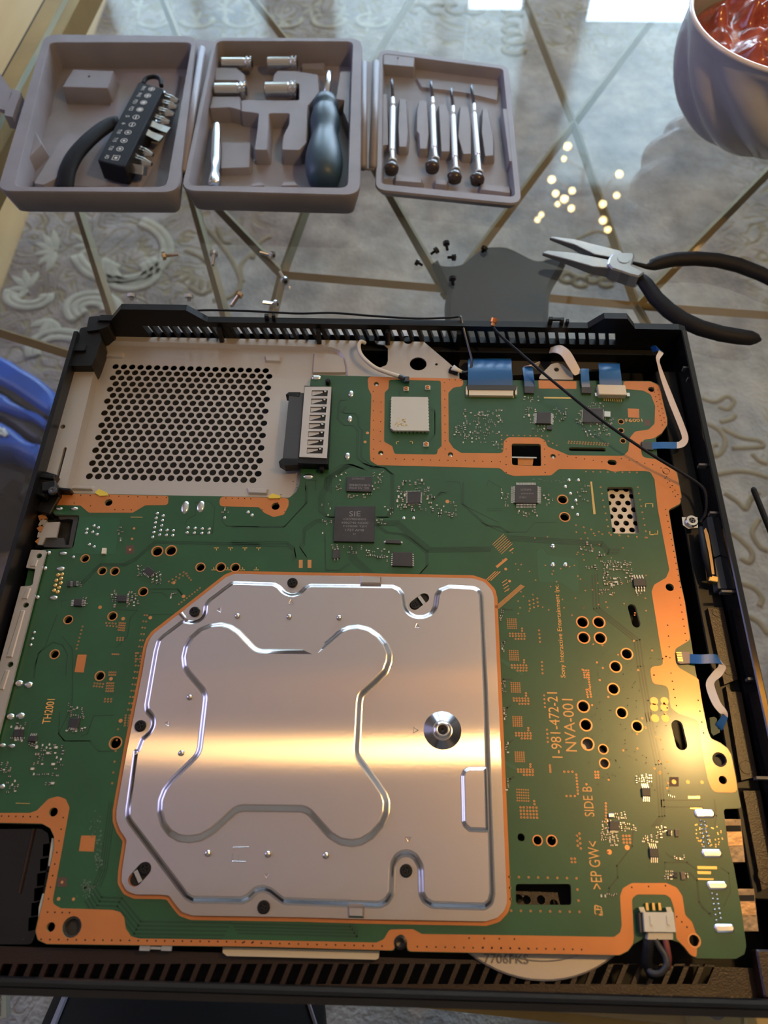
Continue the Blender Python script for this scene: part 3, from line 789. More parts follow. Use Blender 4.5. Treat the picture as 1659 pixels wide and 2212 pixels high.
MB().plate([bn1], Z2, Z2).build('bone_face', M['alu'], clamp)
MB().plate([pd1], Z1 + .0012, Z1 + .0012).build('pocket_face', M['alu'], clamp)
def bevel(name, la, za, lb, zb):
    """rounded shoulder between two levels"""
    mb = MB(); n = 6; rings_ = []
    for k in range(n + 1):
        t = k / n; s = t * t * (3 - 2 * t)
        rings_.append(([(a[0] + (b[0] - a[0]) * t, a[1] + (b[1] - a[1]) * t) for a, b in zip(la, lb)], za + (zb - za) * s))
    m = len(la); v = []; f = []
    for L, z in rings_: v += [(x, y, z) for x, y in L]
    ccw = area2(la) > 0
    for j in range(n):
        for i in range(m):
            q = (j * m + i, j * m + (i + 1) % m, (j + 1) * m + (i + 1) % m, (j + 1) * m + i)
            f.append(q if ccw else q[::-1])
    return mesh(name, v, f, M['alu_bevel'], clamp, True)
bevel('bevel', fo, Z0, ft, Z1); bevel('bevel', bn0, Z1, bn1, Z2); bevel('bevel', pd0, Z1, pd1, Z1 + .0012)
def screw_head(parent, c, z, r=.0024, m='screwblack', name='screw', h=.0011):
    o = MB().lathe([(r, z), (r, z + h * .6), (r * .85, z + h), (r * .5, z + h), (r * .42, z + h * .5), (.00005, z + h * .5)], (c[0], c[1], 0), 14).build(name, M[m], parent)
    cr = MB()
    for a in (0, PI / 2): cr.box((c[0], c[1], z + h * .75), (r * .9, r * .22, h * .5), a + .4)
    cr.build('cross_recess', M['hole'] if m == 'screwblack' else M['darksteel'], o)
    return o
for p in scr: screw_head(clamp, W(*p, Z0 + .001), Z0)
screw_head(clamp, W(*P('r2', [(888, 312)])[0], Z0), Z0 - .0008, .0022); screw_head(clamp, W(*P('r3', [(308, 942)])[0], Z0), Z0 - .0008, .0024)
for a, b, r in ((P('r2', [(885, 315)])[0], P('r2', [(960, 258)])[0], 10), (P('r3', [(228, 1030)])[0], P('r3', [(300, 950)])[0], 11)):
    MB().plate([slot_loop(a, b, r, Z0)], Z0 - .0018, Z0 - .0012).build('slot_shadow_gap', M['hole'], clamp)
    m_ = ((a[0] * .7 + b[0] * .3), (a[1] * .7 + b[1] * .3)) if a[0] < 400 else ((a[0] * .25 + b[0] * .75), (a[1] * .25 + b[1] * .75))
    c = W(*m_, Z0); MB().box((c[0], c[1], Z0 - .0006), (.0046, .0016, .0008), .6 + PI / 2).build('spring_clip', M['steel'], clamp)
# sprung centre screw in its dish
MB().lathe([(DR, Z1), (DR * .90, Z1 - .0003), (DR * .78, Z1 - .0011), (DR * .70, Z1 - .0011), (DR * .62, Z1 - .0003), (DR * .5, Z1 + .0001), (DR * .42, Z1 + .0001), (DR * .40, Z1 + .0012), (DR * .30, Z1 + .0016), (DR * .24, Z1 + .0010), (.0001, Z1 + .0008)],
           (dc[0], dc[1], 0), 32).build('spring_dish', M['alu_bevel'], clamp, True)
MB().lathe([(DR * .26, Z1 + .0008), (DR * .25, Z1 + .0013), (DR * .08, Z1 + .0013), (.0001, Z1 + .0009)], (dc[0], dc[1], 0), 14).build('screw', M['screwblack'], clamp)
# dimples, arrow marks, pressed tabs, scratched F1
for tg, x, y in [('r1', 1043, 408), ('r1', 1455, 415), ('r1', 663, 1055), ('r1', 598, 1500), ('r2', 298, 413), ('r3', 808, 823), ('r3', 1285, 830), ('r4', 195, 822)]:
    c = W(*P(tg, [(x, y)])[0], Z1)
    MB().lathe([(.0013, Z1), (.0012, Z1 + .0004), (.0007, Z1 + .0008), (.0001, Z1 + .0009)], (c[0], c[1], 0), 10).build('dimple', M['alu_bevel'], clamp, True)
def tri_mark(tg, x, y, ang, s=20):
    p = []
    for k in range(4):
        a = math.radians(ang + 120 * k); p.append((x + s * 1.2 * math.cos(a), y - s * 1.2 * math.sin(a)))
    w = [W(u, v, Z1) for u, v in P(tg, p)]
    MB().tube([(a, b, Z1) for a, b in w], .00022, 5).build('arrow_mark', M['alu_bevel'], clamp)
for tg, x, y, a in [('r1', 900, 360, 180), ('r1', 1470, 298, 90), ('r1', 485, 1265, 180), ('r2', 905, 480, 90), ('r2', 890, 1288, 0), ('r3', 1275, 1000, 270), ('r4', 835, 692, 270)]:
    tri_mark(tg, x, y, a)
sc = MB()
for ln in ([(998, 886), (1110, 890)], [(1052, 888), (1052, 832)], [(1000, 886), (1004, 826)], [(1018, 800), (1006, 776), (1134, 772)]):
    sc.tube([(*W(*p, Z1), Z1) for p in P('r3', ln)], .00018, 4)
sc.build('scratched_mark', M['steel'], clamp)
for tg, q in [('r2', [(458, 90), (628, 94), (628, 158), (460, 154)]), ('r4', [(362, 1215), (498, 1218), (494, 1312), (366, 1308)]), ('r1', [(572, 392), (604, 372), (656, 440), (622, 448)])]:
    l0 = WL(P(tg, q), Z0); l1 = inset(l0, .0007)
    MB().loft(l0, Z0, l1, Z0 + .0011).plate([l1], Z0 + .0011, Z0 + .0011).build('pressed_tab', M['alu_bevel'], clamp)
# copper rim of the board showing round the plate
ring_l = fillet(WL(PLATE, ZC), .0025, 3)
MB().plate([inset(ring_l, -.0015), inset(ring_l, .004)], ZC - .00006, ZC).build('copper_area', M['copper'], mb_o)

# ------------------------------------------------------------------ pressed drive bay (zinc sheet)
bay = thing('drive_bay', 'pale metal drive bay sheet with a perforated floor beside the board', 'metal bay', (-.09, .235, ZF))
ZS = ZB - .0018
flange_px = [(243, 699.4), (774, 713), (773, 757), (808.5, 790.7), (821.5, 794), (834.5, 788.5), (838, 780), (838, 752), (830, 745), (815, 743), (808.5, 736), (809, 717), (814, 712), (884.5, 713.6), (893, 719),
             (980, 793), (992, 804), (993, 835), (752, 835), (751, 800), (747, 775), (735, 757), (716, 750), (480, 743), (213, 736), (218, 727), (236, 726)]
lo = fillet(WL(flange_px, ZS), .0008, 2)
hs = [circle(W(*P(t_, [(x, y)])[0], ZS), r, 16) for t_, x, y, r in [('1', 458, 214, .0019), ('1', 1285, 235, .0017), ('N', 837, 255, .0026), ('N', 937, 488, .0046), ('N', 1118, 493, .0008)]]
MB().plate([lo] + hs, ZS - .0008, ZS).build('upper_flange', M['sheet'], bay)
# recessed floor with the punched field of holes
floor_px = [(213, 736), (480, 743), (716, 750), (735, 757), (747, 775), (751, 800), (752, 835), (672, 860), (668, 1000), (655, 1040), (640, 1064), (628, 1082), (118, 1074), (150, 990), (197, 790)]
lo_top = WL(floor_px, ZS)
fl_l = inset(lo_top, .0016)
c00, c10, c01, c11 = [Vector(W(*P('1', [p])[0], ZF)) for p in ((425, 385), (1152, 405), (298, 916), (1090, 935))]
hl = []
ccw_pts = [c00, c10, c11, c01]
ux = (c10 - c00) / 18; uy = (c01 - c00) / 18; ux2 = (c11 - c01) / 18
for j in range(19):
    for i in range(19):
        a = c00 + (c10 - c00) * (i / 18); b = c01 + (c11 - c01) * (i / 18)
        p = a + (b - a) * (j / 18)
        if j % 2: p = p + ux * .5
        hl.append(circle(p, .00178, 12))
MB().plate([fl_l] + hl, ZF - .0004, ZF).build('perforated_floor', M['sheet'], bay)
mbw = MB(); n = len(lo_top)
mbw.add([(x, y, ZS) for x, y in lo_top] + [(x, y, ZF) for x, y in fl_l], [(i, (i + 1) % n, n + (i + 1) % n, n + i) for i in range(n)])
o = mbw.build('step_wall', M['sheet'], bay); smooth_by_angle(o, 30)
MB().plate([inset(fl_l, .0005)], ZF - .0064, ZF - .0062).build('dark_bay_bottom', M['hole'], bay)
for q in ([(368, 318), (468, 320), (468, 349), (366, 346)], [(1145, 335), (1232, 340), (1228, 370), (1150, 367)], [(205, 962), (325, 966), (318, 990), (200, 986)], [(1055, 972), (1168, 978), (1162, 1010), (1068, 1006)], [(1383, 322), (1480, 326), (1535, 345), (1548, 425), (1375, 425)]):
    l0 = fillet(WL(P('1', q), ZF), .0008, 2); l1 = inset(l0, .0008)
    MB().loft(l0, ZF, l1, ZF + .0012).plate([l1], ZF + .0012, ZF + .0012).build('pressed_tab', M['sheet'], bay)
# left flange strip with a slot and a hole
st = P('w', [(590, 648), (785, 650), (548, 1655), (470, 1690), (330, 1702), (297, 1712)])
ZW = .0370
MB().plate([WL(st, ZW), circle(W(*P('w', [(517, 1150)])[0], ZW), .0013, 14), slot_loop(P('w', [(537, 1330)])[0], P('w', [(455, 1640)])[0], 3.6, ZW)], ZF - .0004, ZW).build('side_flange', M['sheet'], bay)
for q in ([(325, 1000), (345, 980), (388, 1000), (388, 1012), (350, 1014)], [(1165, 1016), (1185, 1002), (1225, 1014), (1222, 1026), (1168, 1026)]):
    MB().quadbox(WL(P('1', q), ZB), ZB - .002, ZB + .0006).build('yellow_sponge', M['yellow'], bay)
# small bracket hump to the right of the board's top edge
hump = thing('mount_bracket', 'small pale metal bracket ear between the narrow blue ribbon cables', 'bracket', (.07, .27, ZS))
l0 = fillet(WL(P('2', [(955, 282), (965, 262), (1020, 205), (1050, 198), (1075, 205), (1130, 252), (1135, 285)]), ZS), .001, 3)
MB().plate([l0, circle(W(*P('2', [(1048, 233)])[0], ZS), .0014, 12)], ZS - .001, ZS).build('ear', M['sheet'], hump)

# ------------------------------------------------------------------ black plastic shell
shell = thing('console_shell', 'open black plastic console shell with slanted vent slots around the circuit board', 'console shell', (-.01, .14, 0))
XL_, XR_, YF_, YN_ = -.1745, .1530, .2962, -.0125
def shell_box(name, x0, x1, y0, y1, z0, z1, m='black', bev=.0008):
    return MB().box(((x0 + x1) / 2, (y0 + y1) / 2, (z0 + z1) / 2), (x1 - x0, y1 - y0, z1 - z0), 0, bev).build(name, M[m], shell)
shell_box('bottom', XL_, XR_, YN_, YF_ - .003, .0015, .0040)
# side walls
lw = MB()
lw.quadbox([(XL_, YN_), (XL_ + .0022, YN_), (XL_ + .0022, YF_ - .012), (XL_, YF_ - .012)], .004, ZRIM)
lw.build('left_wall', M['black'], shell)
for q, zt_ in (([(174, 708), (212, 703), (219, 735), (206, 772), (198, 790), (151, 790), (160, 745)], .0420), ([(192, 684), (240, 680), (236, 704), (214, 712), (186, 716)], .0436), ([(160, 742), (186, 742), (184, 757), (156, 757)], .0436)):
    MB().plate([fillet(WL(q, zt_), .0012, 2)], .0042, zt_).build('corner_block', M['black'], shell)
shell_box('right_wall', XR_ - .003, XR_, YN_, YF_ - .0042, .004, ZRIM, 'gloss')
shell_box('right_ledge', XR_ - .0145, XR_ - .0035, .02, YF_ - .02, .004, .030)
for (u, v, w_) in [(1485, 793, 16), (1494, 816, 15), (1522, 1003, 20), (1546, 1107, 20), (1574, 1277, 24), (1626, 1466, 15), (1650, 1680, 22)]:
    c = W(u, v, ZRIM - .003); MB().box((c[0], c[1], .0405), (w_ * .00026, .0011, .0030), 0).build('wall_rib', M['catch'], shell)
# far wall: upright sheet with slanted slots, cut in the x-z plane
def upright(name, loops, y0, th, m='black'):
    mb = MB().plate(loops, 0, th, True)
    return mesh(name, [(x, y0 - z, y) for x, y, z in mb.v], mb.f, M[m], shell)
prof = [(XL_ + .010, .004), (XR_, .004), (XR_, .0435), (XR_ - .004, ZRIM), (.1255, ZRIM), (.1195, .0525), (.1075, .0525), (.1005, ZRIM), (XL_ + .0705, ZRIM), (XL_ + .061, .0535), (XL_ + .026, .0535), (XL_ + .0185, ZRIM), (XL_ + .012, ZRIM), (XL_ + .010, .043)]
wslots = []
def px_to_x(u, v, y):       # x where the far wall (at depth y) shows at pixel (u, v)
    d = np.array([u - CX, v - CY, FPX]); w = (d @ _dx, d @ _dy, d @ _dz); t = y / w[1]
    return w[0] * t
cells = [303 + 21.75 * k for k in range(9)] + [478 + 21.8 * k for k in range(10)] + [700 + 21.7 * k for k in range(6)] + [842 + 21.9 * k for k in range(7)] + [1010 + 21.9 * k for k in range(15)]
for u in cells:
    x = px_to_x(u, 685 + (u - 303) * .021, YF_ - .002)
    wslots.append([(x, .0412), (x + .0036, .0412), (x + .0062, .0322), (x + .0026, .0322)])
upright('vent_wall', [prof] + wslots, YF_, .0040)
shell_box('inner_ledge', XL_ + .022, XR_ - .006, YF_ - .0078, YF_ - .0042, .004, .0290)
for u, nm in ((475, 1), (688, 1), (838, 1), (993, 1)):
    x = px_to_x(u, 690, YF_); shell_box('vent_post', x - .0013, x + .0013, YF_ - .0072, YF_ - .0042, .0292, .0425)
for u, v, wd_, hh in ((573, 660, .0022, .0475), (588, 660, .0018, .0478), (1190, 683, .0022, .0485), (1215, 684, .0018, .0480), (1227, 684, .0016, .0470)):
    x = px_to_x(u, v, YF_); shell_box('clip', x - wd_ / 2, x + wd_ / 2, YF_ - .0024, YF_ - .0004, ZRIM - .001, hh + .001, 'black', .0002)
x = px_to_x(1200, 683, YF_); shell_box('clip', x - .003, x + .003, YF_ - .0022, YF_ - .0006, .0478, .0492, 'black', .0002)
# inner floor details behind the board's far edge
MB().plate([fillet(WL([(990, 790), (1000, 760), (1030, 748), (1100, 746), (1200, 760), (1330, 768), (1335, 800), (1010, 815)], .022), .003, 3)], .0041, .022).build('inner_cover', M['dgrey'], shell)
shell_box('inner_step', .02, XR_ - .016, .274, .2865, .004, .016, 'gloss')
# near side: slanted grille and the glossy front rim
g0, g1 = W(830, 2068, .0285)[1], W(830, 2133, .0285)[1]
gl = [(XL_ + .004, g1), (XR_ - .004, g1), (XR_ - .004, g0), (XL_ + .004, g0)]
gs = []
u = -60
while u < 1545:
    a = W(u, 2082, .0285); b = W(u + 22, 2082, .0285); c = W(u + 4, 2126, .0285); d = W(u - 18, 2126, .0285)
    gs.append([a, b, c, d]); u += 33
MB().plate([gl] + gs, .0265, .0285).build('grille', M['shelf'], shell)
MB().quadbox([(XL_, -.0172), (XR_, -.0172), (XR_, -.0118), (XL_, -.0118)], .0045, .0425).build('front_rail', M['gloss'], shell)
MB().tube([(XL_ + .001, -.0132, .0432), (XR_ - .001, -.0132, .0432)], .0017, 8).build('front_rail_lip', M['gloss'], shell)
shell_box('corner_block', XR_ - .019, XR_ - .0035, g1 + .0003, g0 + .006, .0290, .0345, 'shelf', .001)
# ledge strips along the right wall, textured, with the lamp's warmth put into their colour
def strip_px(q, z, m='shelf', name='ledge_strip', th=.003):
    return MB().quadbox(WL(q, z), z - th, z).build(name, M[m], shell)
s1 = strip_px(P('F', [(380, 140), (518, 140), (655, 795), (530, 845)]), .0325)
s2 = strip_px(P('F', [(545, 860), (600, 912), (686, 915), (832, 1690), (688, 1726)]), .0325)
s3 = strip_px(P('G', [(715, 35), (875, 35), (1010, 905), (890, 965)]), .0325)
for tg, x, y, r, pr in (('F', 462, 180, .0022, s1), ('F', 575, 715, .0022, s1), ('F', 735, 1605, .0028, s2), ('G', 925, 830, .0030, s3)):
    c = W(*P(tg, [(x, y)])[0], .0325)
    MB().lathe([(r, .0325), (r, .0328), (r * .92, .0328), (r * .88, .03255), (.0001, .03255)], (c[0], c[1], 0), 18).build('ejector_mark', M['shelf'], pr)
strip_px([(1420, 745), (1452, 752), (1500, 1000), (1480, 1010), (1430, 860)], .012, 'dgrey', 'inner_cover')
strip_px([(1479, 1010), (1500, 1015), (1520, 1110), (1492, 1115)], .026, 'dgrey', 'inner_cover')
for q in (P('E', [(450, 1560), (575, 1550), (598, 1670), (543, 1700), (575, 1840), (510, 1870)]), P('E', [(512, 1880), (632, 1830), (686, 2085), (665, 2110), (540, 2110)])):
    MB().plate([fillet(WL(q, .036), .0006, 2)], .0305, .036).build('catch_block', M['catch'], shell)
MB().quadbox(WL(P('E', [(583, 1850), (592, 1848), (618, 2000), (605, 2002)]), .0364), .0361, .0364).build('catch_gap', M['hole'], shell)
# dark supply box, lower left
psu = thing('power_supply', 'black glossy supply box in the notch at the lower left of the board', 'power supply', (-.15, .03, .004))
q = fillet(WL([(-120, 1792), (88, 1790), (104, 1800), (108, 1830), (84, 1985), (70, 2040), (-140, 2040)], .030), .002, 3)
MB().plate([q], .0042, .030).build('box', M['gloss'], psu)
MB().tube([(*W(74, 1790, .0302), .0302), (*W(42, 1930, .0302), .0302)], .0007, 6).build('edge_ridge', M['shelf'], psu)
mbp = MB()
for k in range(6):
    c = W(104 - k * 6.2, 1835 + k * 32, .030); mbp.box((c[0], c[1], .0255), (.004, .0045, .009), .2)
mbp.build('toothed_side', M['black'], psu)
MB().quadbox(WL([(112, 1810), (121, 1815), (124, 1840), (110, 1872), (104, 1870)], .0325), .026, .0325).build('yellow_foam', M['cream'], psu)
MB().quadbox(WL([(92, 1930), (100, 1940), (96, 1975), (82, 1990), (84, 1960)], .0325), .026, .0325).build('yellow_foam', M['cream'], psu)

# ------------------------------------------------------------------ port bracket and sockets on the left edge
ob = thing('port_bracket', 'pale metal bracket strip with screw holes along the left edge of the board', 'bracket', (-.16, .12, ZB))
q = P('L', [(240, 98), (350, 102), (356, 112), (2, 1478), (-180, 2190), (-330, 2190), (-5, 985), (160, 380), (236, 376), (252, 365), (272, 245), (200, 236)])
zt = ZB + .0022
MB().plate([fillet(WL(q, zt), .0004, 2)] + [circle(W(*P('L', [(x, y)])[0], zt), .0013, 12) for x, y in ((302, 145), (200, 525), (80, 983))], zt - .0012, zt).build('strip', M['sheet'], ob)
for y0, y1, xa in ((395, 480, 172), (565, 930, 118), (175, 230, 228), (1025, 1180, 5)):
    f0 = (y0 - 98) * -.26; f1 = (y1 - 98) * -.26
    l0 = WL(P('L', [(282 + f0, y0), (318 + f0, y0), (312 + f1, y1), (262 + f1, y1)]), zt)
    MB().loft(l0, zt, inset(l0, .0004), zt + .0004).plate([inset(l0, .0004)], zt + .0004, zt + .0004).build('pressed_rib', M['sheet'], ob)
jk = thing('network_socket', 'black socket with a torn metal shield in the left notch of the board', 'socket', (-.16, .175, ZB - .01))
MB().quadbox(WL(P('3', [(285, 215), (510, 212), (465, 432), (225, 425)]), ZB - .004), ZB - .014, ZB - .004).build('housing', M['hole'], jk)
fr = P('3', [(372, 225), (505, 222), (462, 425), (280, 420), (290, 362), (408, 362), (416, 405), (440, 405), (468, 245), (440, 240), (385, 245)])
MB().plate([WL(fr, ZB - .001)], ZB - .004, ZB - .001).build('frame', M['dgrey'], jk)
MB().plate([WL(P('3', [(295, 262), (382, 258), (360, 358), (290, 360), (270, 405), (240, 405), (262, 330)]), ZB)], ZB - .0012, ZB).build('shield_plate', M['sheet'], jk)
for k in range(5):
    c = W(*P('3', [(270 + 5 * (k % 2) - 4 * k, 225 + 38 * k)])[0], ZB)
    MB().box((c[0], c[1], ZB - .001), (.0035, .003, .0016), .5 + k * .9).build('bent_tab', M['sheet' if k % 2 else 'copper_dot'], jk)
lat = thing('latch_block', 'small black plastic catch at the lower left corner of the drive bay', 'catch', (-.165, .19, ZB))
lt = MB()
for (x, y, w_, d_, z1, rz) in ((375, 1640, .0080, .0130, .0405, -.3), (430, 1680, .0065, .0050, .0430, .2), (390, 1590, .0100, .0022, .0420, -.1), (520, 1662, .0075, .0016, .0380, -.1), (380, 1760, .0075, .011, .0360, -.25)):
    c = W(*P('w', [(x, y)])[0], .038); lt.box((c[0], c[1], (z1 + .02) / 2), (w_, d_, z1 - .02), rz, .0006)
lt.build('catch_body', M['black'], lat)
c = W(*P('w', [(435, 1680)])[0], .0432); MB().lathe([(.0022, .0430), (.0019, .0440), (.0009, .0441), (.0001, .0436)], (c[0], c[1], 0), 14).build('boss', M['dgrey'], lat)
# sheet under the openings of the board, and the two USB sockets on the right edge
ins = thing('lower_shield', 'perforated metal shield plate seen through the square openings of the board', 'metal shield', (.05, .1, ZB - .006))
lo = WL(P('5', [(700, 110), (900, 110), (945, 440), (735, 440)]), ZB - .003)
hl = []
for j in range(9):
    for i in range(7):
        p = P('5', [(690 + i * 56 + (28 if j % 2 else 0) + j * 6, 115 + j * 39)])[0]; c = W(*p, ZB - .003)
        if inside(c, inset(lo, .0016)): hl.append(circle(c, .0014, 12))
MB().plate([lo] + hl, ZB - .0036, ZB - .003).build('perforated_sheet', M['sheet'], ins)
MB().plate([lo], ZB - .0085, ZB - .008).build('dark_gap', M['hole'], ins)
lo2 = WL(P('8', [(180, 1030), (440, 1040), (460, 1130), (180, 1125)]), ZB - .006)
MB().plate([lo2] + [circle(W(*P('8', [p])[0], ZB - .006), .0016, 12) for p in ((215, 1075), (262, 1082), (345, 1082), (420, 1105))], ZB - .0066, ZB - .006).build('brown_sheet', M['shelf'], ins)
MB().quadbox(WL(P('2', [(850, 690), (930, 692), (925, 724), (850, 722)]), ZB - .005), ZB - .006, ZB - .005).build('amber_part', M['copper_dot'], ins)
MB().box((*W(*P('2', [(880, 685)])[0], ZB - .0045), ZB - .0045), (.013, .0008, .0008)).build('bright_edge', M['steel'], ins)
M['tan'] = mat('tan_socket_metal', (.26, .20, .16), .45, .6, noise=.3, nscale=300, bump=.5, bscale=500); M['tan2'] = mat('coppery_tab', (.42, .26, .15), .4, .6, bump=.5, bscale=400)
for k, (y0, y1, xa, xb) in enumerate(((300, 700, 552, 690), (950, 1345, 668, 815))):
    t = thing('usb_socket', ('farther metal data socket sticking out under the right board edge', 'nearer metal data socket sticking out under the right board edge')[k], 'socket', (*W(*P('G', [(xa, y0)])[0], .03), .03))
    sl = 30
    body = [(xa - 40, y0), (xb, y0), (xb + 42, y1), (xa + 25, y1)]
    MB().quadbox(WL(P('G', body), .0305), .0200, .0305).build('shell', M['tan'], t)
    MB().quadbox(WL(P('G', [(xa + 10, y0 + 120), (xb + 8, y0 + 118), (xb + 22, y0 + 245), (xa + 25, y0 + 250)]), .0309), .0305, .0309).build('spring_tab', M['tan2'], t)
    MB().quadbox(WL(P('G', [(xa + 5, y0 + 60), (xb + 3, y0 + 58), (xb + 7, y0 + 112), (xa + 8, y0 + 114)]), .0308), .0305, .0308).build('dark_slot', M['hole'], t)
# fan under the near edge of the board
fan = thing('cooling_fan', 'round pale metal fan cover half hidden under the near edge of the board', 'fan', (.06, .04, .02))
fc = W(1152, 1815, .0300); rf = abs(fc[1] - W(1152, 2119, .0300)[1])
MB().lathe([(rf, .0287), (rf, .0296), (rf - .0006, .0300), (rf - .006, .0300), (rf - .0065, .0303), (rf - .013, .0303), (rf - .0134, .0299), (rf - .0175, .0298), (rf - .0180, .0240)], (fc[0], fc[1], 0), 72, caps=False).build('cover', M['sheet'], fan, False)
MB().lathe([(rf - .0178, .0200), (rf - .0178, .0242), (.0001, .0242)], (fc[0], fc[1], 0), 48).build('hub', M['hole'], fan, False)
FAN_TEXT = (W(1046, 2070, .0306), W(1142, 2072, .0306))
# cream insulation sheet and small silver clip under the near edge
sh = thing('insulation_sheet', 'cream insulating sheet poking out under the near edge of the board', 'sheet', (-.03, 0, .031))
MB().quadbox(WL([(481, 2046), (820, 2054), (818, 2070), (812, 2073), (490, 2065), (481, 2058)], .0315), .0308, .0315).build('sheet', M['cream'], sh)
cl = thing('silver_clip', 'small silver spring clip under the near board edge left of the cream sheet', 'clip', (-.08, 0, .031))
for u in (313, 360): MB().box((*W(u, 2048, .0315), .0312), (.0042, .0022, .0016), 0, .0004).build('clip_end', M['steel'], cl)
MB().box((*W(336, 2048, .0315), .0312), (.0100, .0009, .0007)).build('clip_bar', M['steel'], cl)

# ------------------------------------------------------------------ printing
DG = None
def text_mesh(s):
    cu = bpy.data.curves.new('print', 'FONT'); cu.body = s; cu.align_x = 'LEFT'; cu.resolution_u = 3
    o = bpy.data.objects.new('print', cu); COL.objects.link(o)
    dg = bpy.context.evaluated_depsgraph_get(); dg.update()
    me = bpy.data.meshes.new_from_object(o.evaluated_get(dg))
    v = [(p.co.x, p.co.y) for p in me.vertices]; f = [tuple(p.vertices) for p in me.polygons]
    bpy.data.objects.remove(o); bpy.data.curves.remove(cu); bpy.data.meshes.remove(me)
    return v, f
def print_text(s, p0, p1, h, z, m, parent, name='printed_text', flip=False):
    """flat lettering along the world line p0 -> p1 (its middle line), letters h tall"""
    v, f = text_mesh(s)
    if not v: return
    xs = [a[0] for a in v]; ys = [a[1] for a in v]
    x0, x1, y0, y1 = min(xs), max(xs), min(ys), max(ys)
    a = Vector(p0); b = Vector(p1); d = b - a; L = d.length; d.normalize(); nn = Vector((-d.y, d.x))
    out = []
    for x, y in v:
        q = a + d * ((x - x0) / (x1 - x0) * L) + nn * (((y - y0) / (y1 - y0) - .5) * h)
        out.append((q.x, q.y, z))
    return mesh(name, out, f, M[m], parent)
ZP = ZB + .00009
def board_text(s, tg, a, b, h, m='silk'):
    print_text(s, W(*P(tg, [a])[0], ZP), W(*P(tg, [b])[0], ZP), h, ZP, m, mb_o)
board_text('Sony Interactive Entertainment Inc.', '0', (1218, 1464), (1203, 1262), .0026)
board_text('1-981-472-21', 'd', (655, 1880), (592, 1135), .0043)
board_text('NVA-001', 'd', (815, 1808), (765, 1210), .0046)
board_text('SIDE B', 'e', (1005, 538), (972, 202), .0038)
board_text('>EP GW<', 'e', (1090, 1352), (1037, 815), .0042)
board_text('TH2001', 'L', (355, 1440), (395, 1250), .0034)
board_text('F6001', 'g', (1388, 388), (1530, 386), .0019)
print_text('7706FKS', FAN_TEXT[0], FAN_TEXT[1], .0030, .03045, 'chip_text', fan)
# lead-free mark: an outlined box with two letters
lf = [(1055, 1522), (1137, 1548), (1155, 1655), (1060, 1632)]
l0 = fillet(WL(P('e', lf), ZP), .0006, 2)
MB().plate([l0, inset(l0, .0003)], ZP - .00004, ZP).build('printed_mark', M['silk'], mb_o)
print_text('LF', W(*P('e', [(1108, 1640)])[0], ZP), W(*P('e', [(1096, 1545)])[0], ZP), .0019, ZP, 'silk', mb_o)

# ------------------------------------------------------------------ components
def quad_frame(q, z):
    w = [Vector(a) for a in WL(q, z)]
    c = sum(w, Vector((0, 0))) / 4
    return w, c
def chip(tg, q, h=.0011, leads='', lines=(), m='chip', n=(10, 10), lead_m='silver', name='chip', rot180=False, lead_len=.0009, lh=.0011, span=.9):
    w, c = quad_frame(P(tg, q), ZB + h)
    if area2([tuple(a) for a in w]) < 0: w = w[::-1]; w = w[-1:] + w[:-1]
    l = [tuple(a) for a in w]
    l1 = inset(l, .00012)
    mb = MB().loft(l, ZB, l, ZB + h - .00012).loft(l, ZB + h - .00012, l1, ZB + h).plate([l1], ZB + h, ZB + h)
    if mb.f and area2(l) < 0: mb.f = [q[::-1] for q in mb.f]
    o = mb.build(name, M[m], mb_o)
    if leads:
        lm = MB()
        # sides in photograph order: top-left, top-right, bottom-right, bottom-left
        tl, tr, br, bl = [Vector(a) for a in WL(P(tg, q), ZB + h)]
        sides = {'t': (tl, tr), 'r': (tr, br), 'b': (br, bl), 'l': (bl, tl)}
        cc = (tl + tr + br + bl) / 4
        for sd in leads:
            a, b = sides[sd]; k = n[0] if sd in 'tb' else n[1]
            d = (b - a); L = d.length; d.normalize(); nn = Vector((-d.y, d.x))
            if nn.dot((a + b) / 2 - cc) < 0: nn = -nn
            for i in range(k):
                p = a + d * L * ((1 - span) / 2 + span * (i + .5) / k)
                wd = L * span / k * .5
                ang = math.atan2(nn.y, nn.x)
                lm.box((*(p + nn * lead_len * .3), ZB + h * .55), (lead_len * .7, wd, .00016), ang)
                lm.box((*(p + nn * lead_len * .95), ZB + .0001), (lead_len * .9, wd, .00018), ang)
        lm.build('leads', M[lead_m], o)
    if lines:
        tl, tr, br, bl = [Vector(a) for a in WL(P(tg, q), ZB + h + .00003)]
        if rot180: tl, tr, br, bl = br, bl, tl, tr
        for s, y, x0, x1, hh in lines:
            a = tl + (bl - tl) * y; b = tr + (br - tr) * y
            p0 = a + (b - a) * x0; p1 = a + (b - a) * x1
            print_text(s, p0, p1, hh * (bl - tl).length, ZB + h + .00003, 'chip_text', o)
    return o
chip('4', [(620, 258), (858, 258), (852, 472), (610, 468)], .0012, '', [('SIE', .22, .36, .64, .145), ('CXD90046GG', .37, .22, .78, .062), ('4982740 NG00', .475, .17, .84, .062), ('F49B08 TJM', .58, .22, .80, .062), ('1727 AM8', .68, .28, .74, .062), ('H', .79, .48, .53, .05)])
chip('4', [(690, 82), (838, 80), (836, 172), (686, 168)], .0011, '', [('SEC 725 BYK0', .22, .10, .90, .14), ('K4B4G0846E', .42, .06, .90, .14), ('27DVM2C3C', .86, .28, .80, .12)], rot180=True)
chip('4', [(965, 532), (1080, 532), (1082, 618), (962, 614)], .0010, 'lr', n=(6, 6), lead_len=.0005)
